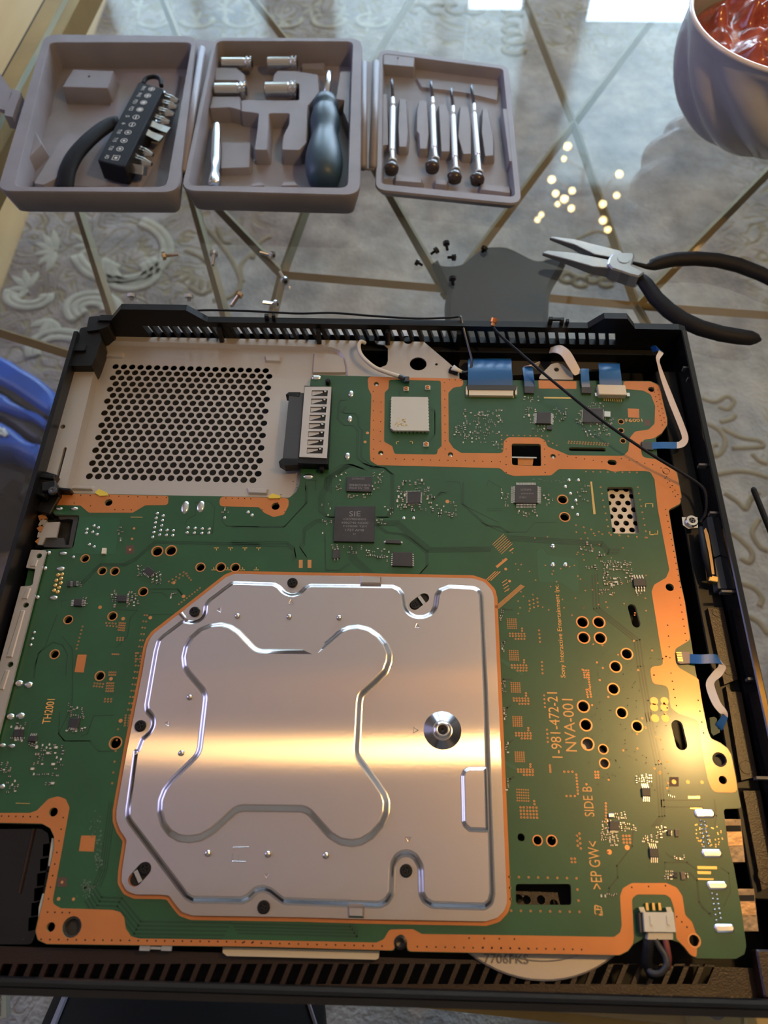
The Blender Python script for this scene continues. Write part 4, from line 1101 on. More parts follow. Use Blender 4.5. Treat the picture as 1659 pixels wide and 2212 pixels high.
chip('2', [(838, 822), (950, 822), (950, 916), (836, 916)], .0014, 'tlrb', [('D703FS', .28, .25, .72, .1), ('JGW4 PNC', .5, .25, .85, .09), ('F10015', .70, .2, .5, .1)], n=(17, 17), lead_len=.0014)
chip('2', [(950, 450), (1020, 450), (1018, 510), (946, 508)], .0012, 'lr', n=(10, 10), lead_len=.0011)
chip('2', [(1186, 430), (1287, 430), (1285, 505), (1182, 502)], .0010, 'tlrb', n=(12, 12), lead_len=.0004)
chip('4', [(1052, 170), (1132, 168), (1128, 238), (1052, 240)], .0010, 'tlrb', n=(9, 9), lead_len=.0005)
chip('4', [(606, 518), (648, 514), (646, 568), (604, 570)], .0009, 'tb', m='capdark', n=(2, 2), lead_len=.0005)
chip('4', [(922, 456), (1012, 460), (1012, 482), (920, 478)], .0009, 'lr', m='capdark', n=(1, 1), lead_len=.0006)
chip('3', [(945, 540), (990, 575), (958, 608), (915, 575)], .0010, 'rb', n=(5, 5), lead_len=.0005)
chip('3', [(752, 726), (810, 728), (806, 768), (750, 768)], .0010, 'r', n=(5, 6), lead_len=.0005)
chip('3', [(474, 750), (524, 752), (518, 796), (470, 794)], .0012, 'lr', n=(4, 4), lead_len=.0011)
chip('3', [(430, 636), (450, 634), (448, 672), (427, 672)], .0008, 'r', n=(4, 4), lead_len=.0006)
chip('3', [(470, 636), (488, 634), (486, 668), (467, 668)], .0008, 'r', n=(4, 4), lead_len=.0006)
chip('L', [(540, 1395), (614, 1398), (600, 1470), (525, 1466)], .0010, 'b', n=(5, 5), lead_len=.0006)
chip('L', [(110, 1482), (180, 1482), (172, 1540), (100, 1540)], .0010, 'tb', n=(3, 3), lead_len=.0008)
chip('L', [(222, 1532), (282, 1532), (276, 1578), (214, 1576)], .0010, 't', n=(4, 4), lead_len=.0008)
chip('5', [(880, 668), (950, 668), (955, 712), (884, 712)], .0013, 'tb', n=(4, 4), lead_len=.0016)
chip('k', [(228, 304), (318, 304), (322, 395), (236, 392)], .0012, 'tb', n=(4, 4), lead_len=.0013)
chip('k', [(308, 945), (402, 948), (410, 1042), (318, 1040)], .0012, 'tb', n=(4, 4), lead_len=.0013)
chip('e', [(1230, 590), (1335, 588), (1335, 695), (1228, 693)], .0010, 'b', n=(7, 7), lead_len=.0005)
chip('k', [(580, 745), (620, 745), (620, 822), (588, 822)], .0008, '', m='cap')
chip('k', [(500, 748), (540, 748), (540, 810), (504, 808)], .0008, 'r', n=(3, 3), lead_len=.0004)
chip('k', [(640, 1196), (685, 1196), (688, 1282), (652, 1280)], .0008, '', m='cap')
chip('k', [(562, 1196), (608, 1196), (610, 1262), (570, 1260)], .0006, '', m='capdark')
chip('2', [(1292, 445), (1325, 447), (1325, 475), (1292, 473)], .0014, '', m='silver', name='coil')
chip('2', [(1000, 518), (1026, 520), (1024, 540), (998, 538)], .0010, '', m='dgrey', name='coil')
chip('3', [(652, 425), (680, 425), (676, 462), (648, 462)], .0011, '', m='cream', name='crystal')
chip('e', [(1220, 505), (1280, 505), (1282, 545), (1222, 545)], .0012, '', m='silver', name='coil')
# wireless module under its metal can
can = [(203, 372), (390, 374), (394, 546), (215, 545), (200, 532)]
wl = WL(P('2', can), ZB + .0021)
mod = MB().quadbox(wl[::-1] if area2(wl) < 0 else wl, ZB + .0009, ZB + .0021).build('wireless_module', mat('module_can', (.52, .49, .43), .42, .45), mb_o)
mm = MB(); w5 = inset(wl, .0001)
for i in range(len(wl)):
    a = Vector(wl[i - 1]); b = Vector(wl[i]); L = (b - a).length; k = max(1, int(L / .0018)); d = (b - a) / k
    for j in range(k):
        p = a + d * (j + .5); mm.box((p.x, p.y, ZB + .0005), (.0011, .0006, .0010), math.atan2(d.y, d.x))
mm.build('module_feet', M['silver'], mod)
sq = MB(); rq = random.Random(3)     # worn gold print on the can
for _ in range(26):
    p = P('2', [(222 + rq.random() * 60, 482 + rq.random() * 40)])[0]; c = W(*p, ZB + .0022); sq.box((c[0], c[1], ZB + .00213), (.0004 + .0008 * rq.random(), .00035, .00005))
stuff(sq.build('worn_print', M['gold'], mod))
# coax sockets
for x, y in ((278, 334), (388, 328), (380, 618)):
    c = W(*P('2', [(x, y)])[0], ZB)
    o = MB().box((c[0], c[1], ZB + .0003), (.0028, .0026, .0006), 0, .0003).build('coax_socket', M['white'], mb_o)
    MB().lathe([(.0010, ZB + .0006), (.0010, ZB + .0013), (.0007, ZB + .0014), (.0006, ZB + .0009), (.0001, ZB + .0009)], (c[0], c[1], 0), 12).build('contact', M['copper_dot'], o)
# ribbon connectors along the far edge
def pins(tg, p0, p1, n, ln, m, parent, ang=PI / 2, w_=.45, z=None):
    a = Vector(W(*P(tg, [p0])[0], ZB)); b = Vector(W(*P(tg, [p1])[0], ZB)); mb = MB()
    for i in range(n):
        p = a + (b - a) * ((i + .5) / n); mb.box((p.x, p.y, ZB + .0002 if z is None else z), (ln, (b - a).length / n * w_, .0003), ang + math.atan2((b - a).y, (b - a).x))
    return mb.build('pins', M[m], parent)
cb = MB().quadbox(WL(P('2', [(600, 338), (828, 340), (826, 366), (600, 364)]), ZB + .0016), ZB, ZB + .0016).build('ribbon_connector', M['cream'], mb_o)
MB().quadbox(WL(P('2', [(588, 312), (846, 314), (842, 338), (590, 336)]), ZB + .0019), ZB + .0004, ZB + .0019).build('lock_bar', M['capdark'], cb)
for x in (584, 836): MB().quadbox(WL(P('2', [(x, 318), (x + 10, 318), (x + 10, 362), (x, 360)]), ZB + .0017), ZB, ZB + .0017).build('end_cap', M['cream'], cb)
pins('2', (602, 371), (830, 374), 30, .0016, 'gold', cb)
for x in (883, 1176):
    cg = MB().quadbox(WL(P('2', [(x, 318), (x + 56, 320), (x + 50, 354), (x + 2, 352)]), ZB + .0013), ZB, ZB + .0013).build('ribbon_connector', M['dgrey'], mb_o)
    pins('2', (x + 6, 358), (x + 48, 360), 9, .0008, 'gold', cg)
cw = MB().box((*W(*P('2', [(1330, 342)])[0], ZB + .002), ZB + .0016), (.0146, .0066, .0032), -.01, .0006).build('ribbon_connector', M['cream'], mb_o)
pins('2', (1285, 375), (1384, 378), 9, .0017, 'gold', cw); pins('2', (1285, 389), (1384, 393), 9, .0016, 'gold', cw)
for x in (1250, 1412): MB().box((*W(*P('2', [(x, 368)])[0], ZB), ZB + .0006), (.0016, .0022, .0012)).build('anchor', M['silver'], cw)
MB().quadbox(WL(P('2', [(1482, 602), (1545, 606), (1545, 644), (1490, 640)]), ZB + .0012), ZB, ZB + .0012).build('ribbon_connector', M['dgrey'], mb_o)
cr = MB().quadbox(WL(P('F', [(112, 542), (210, 545), (218, 650), (128, 655), (104, 640), (100, 560)]), ZB + .0011), ZB, ZB + .0011).build('ribbon_connector', mat('tan_connector', (.40, .26, .18), .55), mb_o)
pm_ = MB()
for k in range(6): c = W(*P('F', [(104 + 3 * k, 560 + 15 * k)])[0], ZB); pm_.box((c[0], c[1], ZB + .0009), (.0022, .0004, .0006))
pm_.build('pins', M['gold'], cr)
# drive connector: black body, metal cage with eight sprung windows
dcz = ZB + .0056
dr = MB().quadbox(WL(P('H', [(435, 400), (880, 420), (820, 1680), (330, 1660)]), ZB + .0050), ZB, ZB + .0050).build('drive_connector', M['black'], mb_o)
MB().quadbox(WL(P('H', [(190, 505), (440, 520), (350, 1600), (80, 1580)]), ZB + .0044), ZB - .003, ZB + .0044).build('slot_body', M['dgrey'], dr)
MB().quadbox(WL(P('H', [(180, 505), (370, 505), (350, 580), (130, 545)]), ZB + .0046), ZB - .0005, ZB + .0046).build('guide_horn', M['black'], dr)
MB().quadbox(WL(P('H', [(70, 1585), (350, 1590), (330, 1690), (110, 1700), (15, 1640)]), ZB + .0046), ZB - .0005, ZB + .0046).build('guide_horn', M['black'], dr)
wins = []
for k in range(8):
    t = k / 7
    def qp(x, y, t=t): return (x - 82 * t, y + 935 * t)
    wins.append([qp(556, 476), qp(818, 476), qp(808, 572), qp(552, 570)])
cage_l = WL(P('H', [(440, 415), (875, 418), (800, 1580), (350, 1560)]), dcz)
MB().plate([cage_l] + [WL(P('H', w_), dcz) for w_ in wins], dcz - .0010, dcz).build('metal_cage', M['sheet'], dr)
MB().plate([inset(cage_l, .0008)], dcz - .00062, dcz - .00052).build('cage_dark', M['hole'], dr)
for w_ in wins:
    (x0, y0), (x1, y1), (x2, y2), (x3, y3) = w_
    o = MB().plate([WL(P('H', [(x0 + 4, y0 + 16), (x1 - 85, y0 + 18), (x1 - 84, y0 + 40), (x3 + 8, y3 - 6)]), dcz - .0004)], dcz - .0005, dcz - .0004).build('contact_spring', M['sheet'], dr)
    c = W(*P('H', [(x1 - 45, y1 + 18)])[0], dcz - .0004); MB().box((c[0], c[1], dcz - .0003), (.0010, .0015, .0006), .3).build('spring_tip', M['steel'], o)
for x, y in ((815, 310), (715, 1740)):
    c = W(*P('H', [(x, y)])[0], ZB + .003); MB().lathe([(.0014, ZB), (.0013, ZB + .0028), (.0009, ZB + .0032), (.0001, ZB + .0032)], (c[0], c[1], 0), 12).build('locating_peg', M['black'], dr)
# fan plug and its wires
fz = ZB + .0046
fp = MB().quadbox(WL(P('k', [(245, 1625), (565, 1625), (590, 1835), (262, 1832)]), fz), ZB, fz).build('fan_plug', M['cream'], mb_o)
MB().quadbox(WL(P('k', [(300, 1832), (560, 1836), (560, 1915), (290, 1915)]), ZB + .0034), ZB, ZB + .0034).build('plug_tail', M['cream'], fp)
for x in (310, 490): MB().quadbox(WL(P('k', [(x, 1660), (x + 22, 1660), (x + 36, 1760), (x + 12, 1760)]), fz + .0004), fz, fz + .0004).build('rib', M['cream'], fp)
for x in (195, 480): MB().quadbox(WL(P('k', [(x, 1572), (x + 55, 1570), (x + 75, 1625), (x + 20, 1625)]), ZB + .0036), ZB, ZB + .0036).build('metal_lug', M['silver'], fp)
MB().quadbox(WL(P('k', [(195, 1630), (240, 1628), (262, 1830), (215, 1840)]), ZB + .0030), ZB, ZB + .0030).build('socket_side', M['dgrey'], fp)
for x in (268, 336, 402): MB().quadbox(WL(P('k', [(x, 1525), (x + 26, 1525), (x + 36, 1605), (x + 8, 1605)]), ZB + .0018), ZB, ZB + .0018).build('contact', M['gold'], fp)

# solder: long bars of the sockets, round joints, rows
def blob(tg, x, y, rx, ry, m='silver', h=.0007, name='solder_joint', parent=None):
    c = W(*P(tg, [(x, y)])[0], ZB); a = W(*P(tg, [(x + rx, y)])[0], ZB)[0] - c[0]; b = c[1] - W(*P(tg, [(x, y + ry)])[0], ZB)[1]
    mb = MB(); prof = [(1.0, 0), (.92, .5), (.6, .9), (.01, 1.0)]
    v = []; f = []; n = 12
    for r, z in prof:
        for k in range(n): t = 2 * PI * k / n; v.append((c[0] + a * r * math.cos(t), c[1] + b * r * math.sin(t), ZB + z * h))
    for j in range(3):
        for k in range(n): f.append((j * n + k, j * n + (k + 1) % n, (j + 1) * n + (k + 1) % n, (j + 1) * n + k))
    mb.add(v, f)
    return mb
for x, y in ((350, 247), (418, 618), (468, 918), (535, 1318)):
    l = fillet(WL(P('G', [(x - 96, y - 38), (x + 88, y - 38), (x + 104, y + 8), (x + 92, y + 40), (x - 74, y + 40)]), ZB + .0005), .0010, 3)
    li = inset(l, .0006)
    MB().loft(l, ZB, l, ZB + .0003).loft(l, ZB + .0003, li, ZB + .0008).plate([li], ZB + .0008, ZB + .0008).build('solder_bar', mat('solder_bar', (.82, .80, .78), .28, .9, bump=.25, bscale=300) if 'sb' not in M else M['sb'], mb_o, True)
def blobs(name, lst, m='silver'):
    for tg, x, y, rx, ry in lst: blob(tg, x, y, rx, ry).build(name, M[m], mb_o, True)
blobs('solder_joint', [('3', 376, 174, 27, 12), ('3', 474, 175, 27, 12), ('3', 1185, 165, 25, 42), ('3', 1285, 160, 25, 38), ('3', 310, 458, 18, 14), ('3', 404, 461, 27, 12), ('3', 471, 485, 12, 10), ('3', 287, 557, 17, 14),
                       ('3', 388, 559, 28, 15), ('3', 237, 742, 18, 13), ('3', 343, 745, 28, 15), ('H', 630, 270, 82, 42), ('H', 1195, 535, 46, 56), ('H', 1172, 945, 46, 56), ('H', 1135, 1550, 48, 60), ('H', 500, 1880, 88, 44),
                       ('h', 620, 325, 26, 26), ('h', 745, 325, 26, 26), ('h', 620, 140, 26, 26), ('3', 120, 1292, 29, 22), ('3', 183, 1302, 28, 22), ('3', 66, 1505, 29, 22), ('3', 132, 1500, 28, 22), ('L', 20, 1608, 28, 18), ('L', 92, 1612, 29, 18), ('L', 15, 1926, 29, 20)])
dots = MB(); gd = MB()
def sd(tg, pts, r, mb=dots, h=.0005):
    for x, y in pts:
        b = blob(tg, x, y, r, r * .9, h=h); mb.add(b.v, b.f)
sd('3', [(1007, 205), (1045, 220), (1000, 235), (1040, 250), (995, 265), (1035, 283), (990, 296), (1028, 313), (985, 326), (1022, 343), (978, 357), (1070, 313), (1110, 315), (1065, 344), (1106, 346),
         (1204, 298), (1249, 300), (1295, 303), (1340, 305), (1198, 328), (1244, 330), (1292, 332), (1337, 331), (1588, 196), (1615, 217), (1438, 233), (602, 284), (630, 297), (557, 306), (552, 331), (594, 324), (622, 339), (572, 404), (603, 419), (220, 967), (208, 1008), (198, 1047)], 11)
sd('4', [(1030, 330), (1088, 330), (100, 295), (124, 313)], 11)
sd('5', [(508, 100), (562, 100), (487, 138), (516, 178), (548, 218), (527, 260), (557, 300)], 11)
for k in range(8):
    for x0, y0, x1, y1 in ((318, 315, 350, 560), (352, 328, 392, 530)):
        if k < 7: sd('G', [(x0 + (x1 - x0) * k / 6, y0 + (y1 - y0) * k / 6)], 13)
    for x0, y0, x1, y1 in ((424, 995, 464, 1245), (468, 1005, 505, 1225)):
        if k < 6: sd('G', [(x0 + (x1 - x0) * k / 5, y0 + (y1 - y0) * k / 5)], 13)
stuff(dots.build('solder_points', M['silver'], mb_o, True))
sd('3', [(397, 595), (370, 599), (391, 622), (360, 634), (389, 651), (353, 665), (378, 680), (346, 698), (369, 708)], 14, gd)
stuff(gd.build('socket_joints', M['gold'], mb_o, True))
# gold strips
gs_ = MB()
for tg, q in [('G', [(285, 738), (470, 740), (470, 768), (290, 766)]), ('G', [(285, 785), (415, 788), (413, 815), (290, 812)]), ('G', [(290, 850), (438, 853), (436, 868), (292, 866)]), ('k', [(720, 392), (845, 390), (845, 418), (722, 420)]),
              ('k', [(740, 515), (870, 517), (868, 530), (742, 528)]), ('5', [(630, 108), (640, 108), (662, 296), (648, 297)]), ('g', [(690, 188), (952, 190), (950, 203), (690, 200)]), ('3', [(835, 226), (912, 227), (912, 231), (835, 230)]), ('L', [(120, 2050), (230, 2053), (230, 2058), (120, 2056)])]:
    gs_.quadbox(WL(P(tg, q), ZC), ZB, ZC)
stuff(gs_.build('gold_strips', M['gold'], mb_o))
# comb pads printed right of the plate (slanted stripes) and other small pad groups
cbp = MB()
def stripes(tg, a, b, off, n, w_):
    for i in range(n):
        p = [(a[0] + off[0] * i, a[1] + off[1] * i), (b[0] + off[0] * i, b[1] + off[1] * i)]
        cbp.ribbon(WL(P(tg, p), ZC), w_, ZC)
stripes('h', (20, 120), (130, 18), (14, 16), 7, .00024)
stripes('h', (40, 745), (300, 520), (9, 4), 5, .00020)
stripes('h', (65, 350), (165, 268), (-6, -6), 3, .00035); stripes('h', (0, 478), (95, 390), (-25, 0), 3, .00035); stripes('h', (115, 500), (160, 470), (8, 30), 4, .00035); stripes('h', (190, 185), (225, 158), (0, 4), 1, .0005)
for x0 in (405, 457): stripes('4', (x0, 582), (x0 + 18, 582), (0, 7), 7, .0006)
for x, y in ((1000, 1378), (1060, 1378), (1000, 1415), (1060, 1415), (1005, 1478), (1065, 1478)): cbp.plate([circle(W(*P('5', [(x, y)])[0], ZC), .0017, 12)], ZB, ZC)
for tg, x, y, r in [('3', 1112, 648, 11), ('3', 1175, 735, 12), ('3', 962, 872, 12), ('3', 788, 878, 12), ('3', 640, 805, 12), ('3', 710, 1263, 12), ('3', 858, 300, 8), ('3', 845, 367, 8), ('3', 832, 436, 8), ('6', 772, 50, 13), ('6', 397, 1083, 9), ('6', 375, 1190, 11), ('6', 470, 1192, 10),
                    ('e', 1225, 935, 28), ('e', 1425, 885, 28), ('4', 1290, 230, 12), ('k', 570, 240, 24), ('k', 718, 242, 20), ('k', 868, 244, 18), ('2', 68, 603, 8), ('2', 80, 557, 8), ('h', 150, 365, 15), ('h', 188, 485, 14)]:
    c = W(*P(tg, [(x, y)])[0], ZC); rr = W(*P(tg, [(x + r, y)])[0], ZC)[0] - c[0]; cbp.plate([circle(c, rr, 12)], ZB, ZC)
stuff(cbp.build('copper_points', M['copper_dot'], mb_o))
dk = MB()
for tg, x, y, s in [('k', 570, 240, 50), ('3', 832, 436, 26), ('6', 397, 1083, 30), ('2', 1513, 505, 15)]:
    l = WL(P(tg, [(x - s, y - s), (x + s, y - s), (x + s, y + s), (x - s, y + s)]), ZB + .00003); dk.quadbox(l, ZB, ZB + .00003)
stuff(dk.build('dark_pads', mat('bare_board', (.09, .045, .03), .5), mb_o))

# vias: small copper rings with a dark centre
vr = MB(); vh = MB(); vg = MB(); vt = MB()
def via(p, r=.00042, m=vr):
    m.plate([circle(p, r, 8)], ZC, ZC); vh.plate([circle(p, r * .48, 6)], ZC + .00004, ZC + .00004)
def vgrid(tg, a, b, c, nx, ny, r=.00042):
    """a first corner, b end of the first row, c end of the first column"""
    for j in range(ny):
        for i in range(nx):
            x = a[0] + (b[0] - a[0]) * (i / max(1, nx - 1)) + (c[0] - a[0]) * (j / max(1, ny - 1))
            y = a[1] + (b[1] - a[1]) * (i / max(1, nx - 1)) + (c[1] - a[1]) * (j / max(1, ny - 1))
            via(W(*P(tg, [(x, y)])[0], ZC), r)
for x, y in ((85, 300), (108, 660), (128, 1025), (148, 1412), (175, 1815)):          # repeated pad fields beside the plate
    vgrid('d', (x, y), (x + 95, y + 2), (x + 6, y + 105), 5, 6, .0003)
for x, y in ((112, 466), (134, 826), (156, 1203), (182, 1598), (206, 2012)):
    vgrid('d', (x, y), (x + 165, y + 2), (x + 3, y + 28), 6, 2); vgrid('d', (x + 66, y + 62), (x + 166, y + 62), (x + 66, y + 62), 4, 1); vgrid('d', (x + 140, y - 58), (x + 140, y - 30), (x + 140, y - 58), 2, 1)
vgrid('e', (190, 235), (315, 240), (195, 360), 6, 5, .0003); vgrid('e', (230, 435), (408, 438), (238, 548), 6, 4); vgrid('e', (383, 365), (387, 400), (383, 365), 2, 1)
for a, b in (((445, 430), (455, 560)), ((476, 790), (485, 918)), ((503, 1170), (512, 1302)), ((535, 1560), (545, 1700)), ((568, 1966), (574, 2040))): vgrid('d', a, b, a, 4, 1)
vgrid('d', (955, 885), (1005, 885), (962, 965), 3, 4, .0004); vgrid('d', (1010, 990), (1025, 1075), (1010, 990), 4, 1); vgrid('d', (985, 1105), (1022, 1100), (1000, 1190), 2, 4)
vgrid('d', (335, 95), (425, 66), (342, 182), 3, 3); vgrid('e', (720, 36), (812, 36), (720, 36), 3, 1); vgrid('e', (855, 68), (873, 282), (855, 68), 7, 1); vgrid('e', (745, 308), (838, 308), (745, 308), 3, 1)
vgrid('e', (1068, 38), (1098, 38), (1072, 102), 2, 3); vgrid('e', (1185, 390), (1190, 600), (1185, 390), 7, 1); vgrid('e', (890, 728), (905, 895), (890, 728), 4, 1); vgrid('e', (862, 755), (872, 865), (862, 755), 3, 1)
vgrid('e', (800, 1010), (838, 1010), (804, 1048), 2, 2); vgrid('e', (1380, 755), (1450, 755), (1388, 830), 3, 3)
vgrid('e', (105, 1214), (858, 1230), (105, 1214), 8, 1); vgrid('e', (125, 1592), (890, 1606), (125, 1592), 8, 1); vgrid('e', (868, 1355), (880, 1480), (868, 1355), 2, 1); vgrid('e', (112, 1336), (118, 1462), (112, 1336), 2, 1)
vgrid('3', (680, 905), (740, 910), (685, 923), 4, 2); vgrid('3', (765, 905), (800, 908), (758, 950), 4, 4); vgrid('3', (752, 1000), (788, 1000), (750, 1015), 3, 2); vgrid('3', (700, 1222), (740, 1222), (698, 1238), 4, 2)
vgrid('3', (605, 1292), (660, 1296), (600, 1310), 4, 2); vgrid('3', (685, 1290), (726, 1290), (680, 1342), 4, 4); vgrid('3', (672, 1392), (712, 1392), (670, 1408), 3, 2)
vgrid('3', (925, 855), (942, 856), (820, 1460), 2, 16); vgrid('3', (528, 928), (490, 1070), (528, 928), 7, 1); vgrid('3', (1080, 640), (1175, 580), (1100, 648), 5, 2); vgrid('3', (1145, 785), (1280, 682), (1145, 785), 9, 1); vgrid('3', (1188, 590), (1222, 630), (1188, 590), 4, 1)
vgrid('3', (870, 1098), (900, 1100), (868, 1152), 2, 4); vgrid('3', (720, 1105), (758, 1106), (720, 1105), 4, 1); vgrid('6', (755, 105), (718, 450), (755, 105), 6, 1); vgrid('6', (805, 15), (828, 16), (798, 80), 2, 5)
vgrid('5', (605, 50), (900, 55), (605, 50), 8, 1); vgrid('5', (905, 140), (958, 432), (905, 140), 9, 1); vgrid('5', (690, 140), (740, 405), (690, 140), 8, 1); vgrid('5', (550, 400), (950, 432), (550, 400), 9, 1); vgrid('5', (548, 360), (680, 398), (548, 360), 4, 1)
vgrid('g', (905, 565), (1240, 585), (900, 580), 15, 2, .0004); vgrid('g', (330, 515), (720, 520), (330, 515), 9, 1); vgrid('g', (330, 550), (335, 630), (330, 550), 3, 1); vgrid('g', (730, 565), (800, 600), (730, 565), 3, 1)
rv = random.Random(11)
for _ in range(150):      # ground vias scattered over the right side of the board
    x = 1255 + rv.random() * 190; y = 1380 + rv.random() * 330
    c = W(x, y, ZC)
    if 1352 < x < 1388 and 1300 < y < 1365 or 1445 < x < 1485 and 1550 < y < 1628: continue
    if all((c[0] - h[0][0]) ** 2 + (c[1] - h[0][1]) ** 2 > (h[1] * 1.5) ** 2 for h in HW): via(c, .00036 + .0001 * rv.random(), vt if rv.random() < .75 else vr)
for _ in range(70):
    via(W(1120 + rv.random() * 200, 1730 + rv.random() * 170, ZC), .0003, vt)
for _ in range(40):
    p = P('G', [(260 + rv.random() * 270, 330 + rv.random() * 230)])[0]; via(W(*p, ZC), .00026, vg)
for _ in range(60):
    x = rv.uniform(560, 1080); y = rv.uniform(1020, 1235); via(W(x, y, ZC), .0003, vt)
for _ in range(70):
    x = rv.uniform(1080, 1400); y = rv.uniform(1150, 1330); via(W(x, y, ZC), .00034)
stuff(vr.build('via_rings', M['copper_dot'], mb_o)); stuff(vg.build('gold_via_rings', M['gold'], mb_o)); stuff(vt.build('covered_vias', M['trace_light'], mb_o))
# dark stitching vias on the copper areas
for tg, a, b, n in [('6', (150, 1448), (1620, 1466), 27), ('6', (10, 660), (240, 665), 6), ('6', (405, 670), (310, 1190), 8), ('6', (305, 1275), (445, 1278), 4), ('7', (62, 603), (830, 622), 16), ('7', (1025, 625), (1640, 637), 13), ('8', (10, 1358), (580, 1370), 12), ('7', (1310, 578), (1560, 583), 4),
                    ('3', (395, 85), (1065, 103), 12), ('3', (370, 120), (580, 156), 3), ('3', (735, 180), (840, 182), 3), ('1', (960, 1022), (1080, 1026), 5), ('2', (110, 345), (112, 690), 8), ('2', (150, 400), (145, 600), 5), ('2', (180, 690), (760, 705), 14), ('2', (475, 300), (478, 640), 9), ('2', (500, 285), (560, 288), 3),
                    ('2', (790, 600), (790, 760), 5), ('2', (985, 600), (990, 760), 5), ('2', (1060, 670), (1280, 705), 6), ('2', (1380, 690), (1540, 720), 5), ('E', (40, 560), (110, 850), 9), ('E', (75, 580), (130, 830), 8), ('E', (100, 1180), (250, 1420), 8), ('E', (130, 1260), (210, 1400), 5), ('E', (135, 1500), (250, 2100), 14), ('F', (120, 50), (180, 440), 7), ('F', (40, 740), (90, 1040), 5),
                    ('F', (290, 990), (340, 1290), 4), ('F', (10, 300), (30, 600), 4), ('8', (870, 1010), (1065, 1000), 3), ('8', (1130, 1180), (1190, 1240), 3)]:
    for i in range(n):
        p = P(tg, [(a[0] + (b[0] - a[0]) * i / max(1, n - 1), a[1] + (b[1] - a[1]) * i / max(1, n - 1))])[0]
        vh.plate([circle(W(*p, ZC), .00034, 6)], ZC + .00004, ZC + .00004)
stuff(vh.build('via_holes', M['hole'], mb_o))

# chip resistors and capacitors: swarms around the chips
sm_b = {'cap': MB(), 'capdark': MB(), 'cream': MB()}; sm_e = MB()
def smd(c, ln, wd, rz, kind):
    h = wd * .55
    sm_b[kind].box((c[0], c[1], ZB + h / 2), (ln * .6, wd * .96, h), rz)
    for s in (-1, 1):
        sm_e.box((c[0] + s * ln * .39 * math.cos(rz), c[1] + s * ln * .39 * math.sin(rz), ZB + h / 2), (ln * .22, wd, h * 1.04), rz)
def swarm(tg, x0, y0, x1, y1, n, seed, big=.25, rz=0, kinds=('cap', 'capdark', 'capdark', 'cream')):
    r = random.Random(seed); got = []
    tries = 0
    while len(got) < n and tries < n * 30:
        tries += 1
        x = x0 + (x1 - x0) * r.random(); y = y0 + (y1 - y0) * r.random()
        c = W(*P(tg, [(x, y)])[0], ZB)
        ln, wd = (.0016, .0009) if r.random() < big else (.0010, .00055)
        if any(abs(c[0] - g[0]) < ln * 1.1 and abs(c[1] - g[1]) < ln * .9 for g in got): continue
        got.append(c); smd(c, ln, wd, rz + (PI / 2 if r.random() < .5 else 0), r.choice(kinds))
swarm('4', 985, 110, 1050, 290, 16, 1, .5); swarm('4', 1135, 140, 1205, 290, 13, 2, .5); swarm('4', 1040, 100, 1150, 160, 9, 3, .3); swarm('4', 1035, 245, 1140, 285, 8, 4, .6)
swarm('4', 1225, 235, 1345, 320, 16, 5, .2); swarm('4', 820, 55, 905, 110, 9, 6, 0, .5); swarm('4', 840, 110, 895, 180, 6, 7, 0); swarm('4', 620, 55, 685, 165, 8, 8, 0, .5); swarm('4', 680, 185, 830, 215, 9, 9, 0)
swarm('4', 540, 225, 605, 430, 10, 10, 0); swarm('4', 865, 335, 935, 380, 5, 11, 0); swarm('4', 600, 490, 670, 515, 5, 12, 0); swarm('4', 790, 510, 880, 575, 10, 13, .1); swarm('4', 890, 510, 958, 590, 8, 14, 0)
swarm('4', 700, 500, 780, 540, 7, 15, 0); swarm('4', 915, 255, 970, 310, 5, 16, 0)
swarm('2', 570, 440, 690, 610, 52, 20, .06); swarm('2', 690, 440, 770, 570, 24, 21, 0); swarm('2', 515, 520, 560, 570, 10, 22, 0); swarm('2', 880, 425, 942, 510, 15, 23, .2); swarm('2', 1025, 430, 1100, 500, 14, 24, .3); swarm('2', 920, 515, 1000, 550, 9, 25, .1)
swarm('2', 1150, 430, 1180, 510, 7, 26, .1); swarm('2', 1180, 510, 1320, 580, 26, 27, 0); swarm('2', 1290, 480, 1345, 530, 8, 28, 0); swarm('2', 1195, 405, 1290, 428, 7, 29, 0); swarm('2', 880, 372, 955, 395, 8, 30, 0); swarm('2', 720, 600, 750, 635, 6, 31, 0)
swarm('2', 765, 845, 805, 935, 10, 32, .2); swarm('2', 850, 955, 950, 985, 11, 33, 0); swarm('2', 980, 860, 1030, 930, 7, 34, 0); swarm('2', 1150, 820, 1215, 925, 10, 35, 0); swarm('2', 230, 870, 255, 930, 6, 36, .6)
swarm('3', 880, 540, 935, 605, 9, 40, 0, .6); swarm('3', 970, 580, 1030, 650, 13, 41, .2, .6); swarm('3', 715, 700, 745, 810, 8, 42, .2); swarm('3', 815, 705, 885, 800, 18, 43, .4); swarm('3', 525, 735, 555, 800, 5, 44, 0); swarm('3', 1085, 715, 1125, 750, 4, 45, 0); swarm('3', 755, 278, 785, 392, 6, 46, .3); swarm('3', 1425, 170, 1465, 200, 4, 47, .4); swarm('3', 500, 650, 525, 675, 2, 48, 0)
swarm('L', 530, 1290, 665, 1395, 14, 50, .3); swarm('L', 500, 1470, 660, 1500, 9, 51, .1); swarm('L', 85, 1440, 200, 1480, 6, 52, .3); swarm('L', 85, 1545, 190, 1575, 6, 53, .3); swarm('L', 190, 1580, 290, 1610, 5, 54, .2); swarm('L', 270, 1600, 490, 1680, 16, 55, .4); swarm('L', 250, 1690, 330, 1800, 6, 56, .3); swarm('L', 410, 1700, 480, 1790, 6, 57, .4)
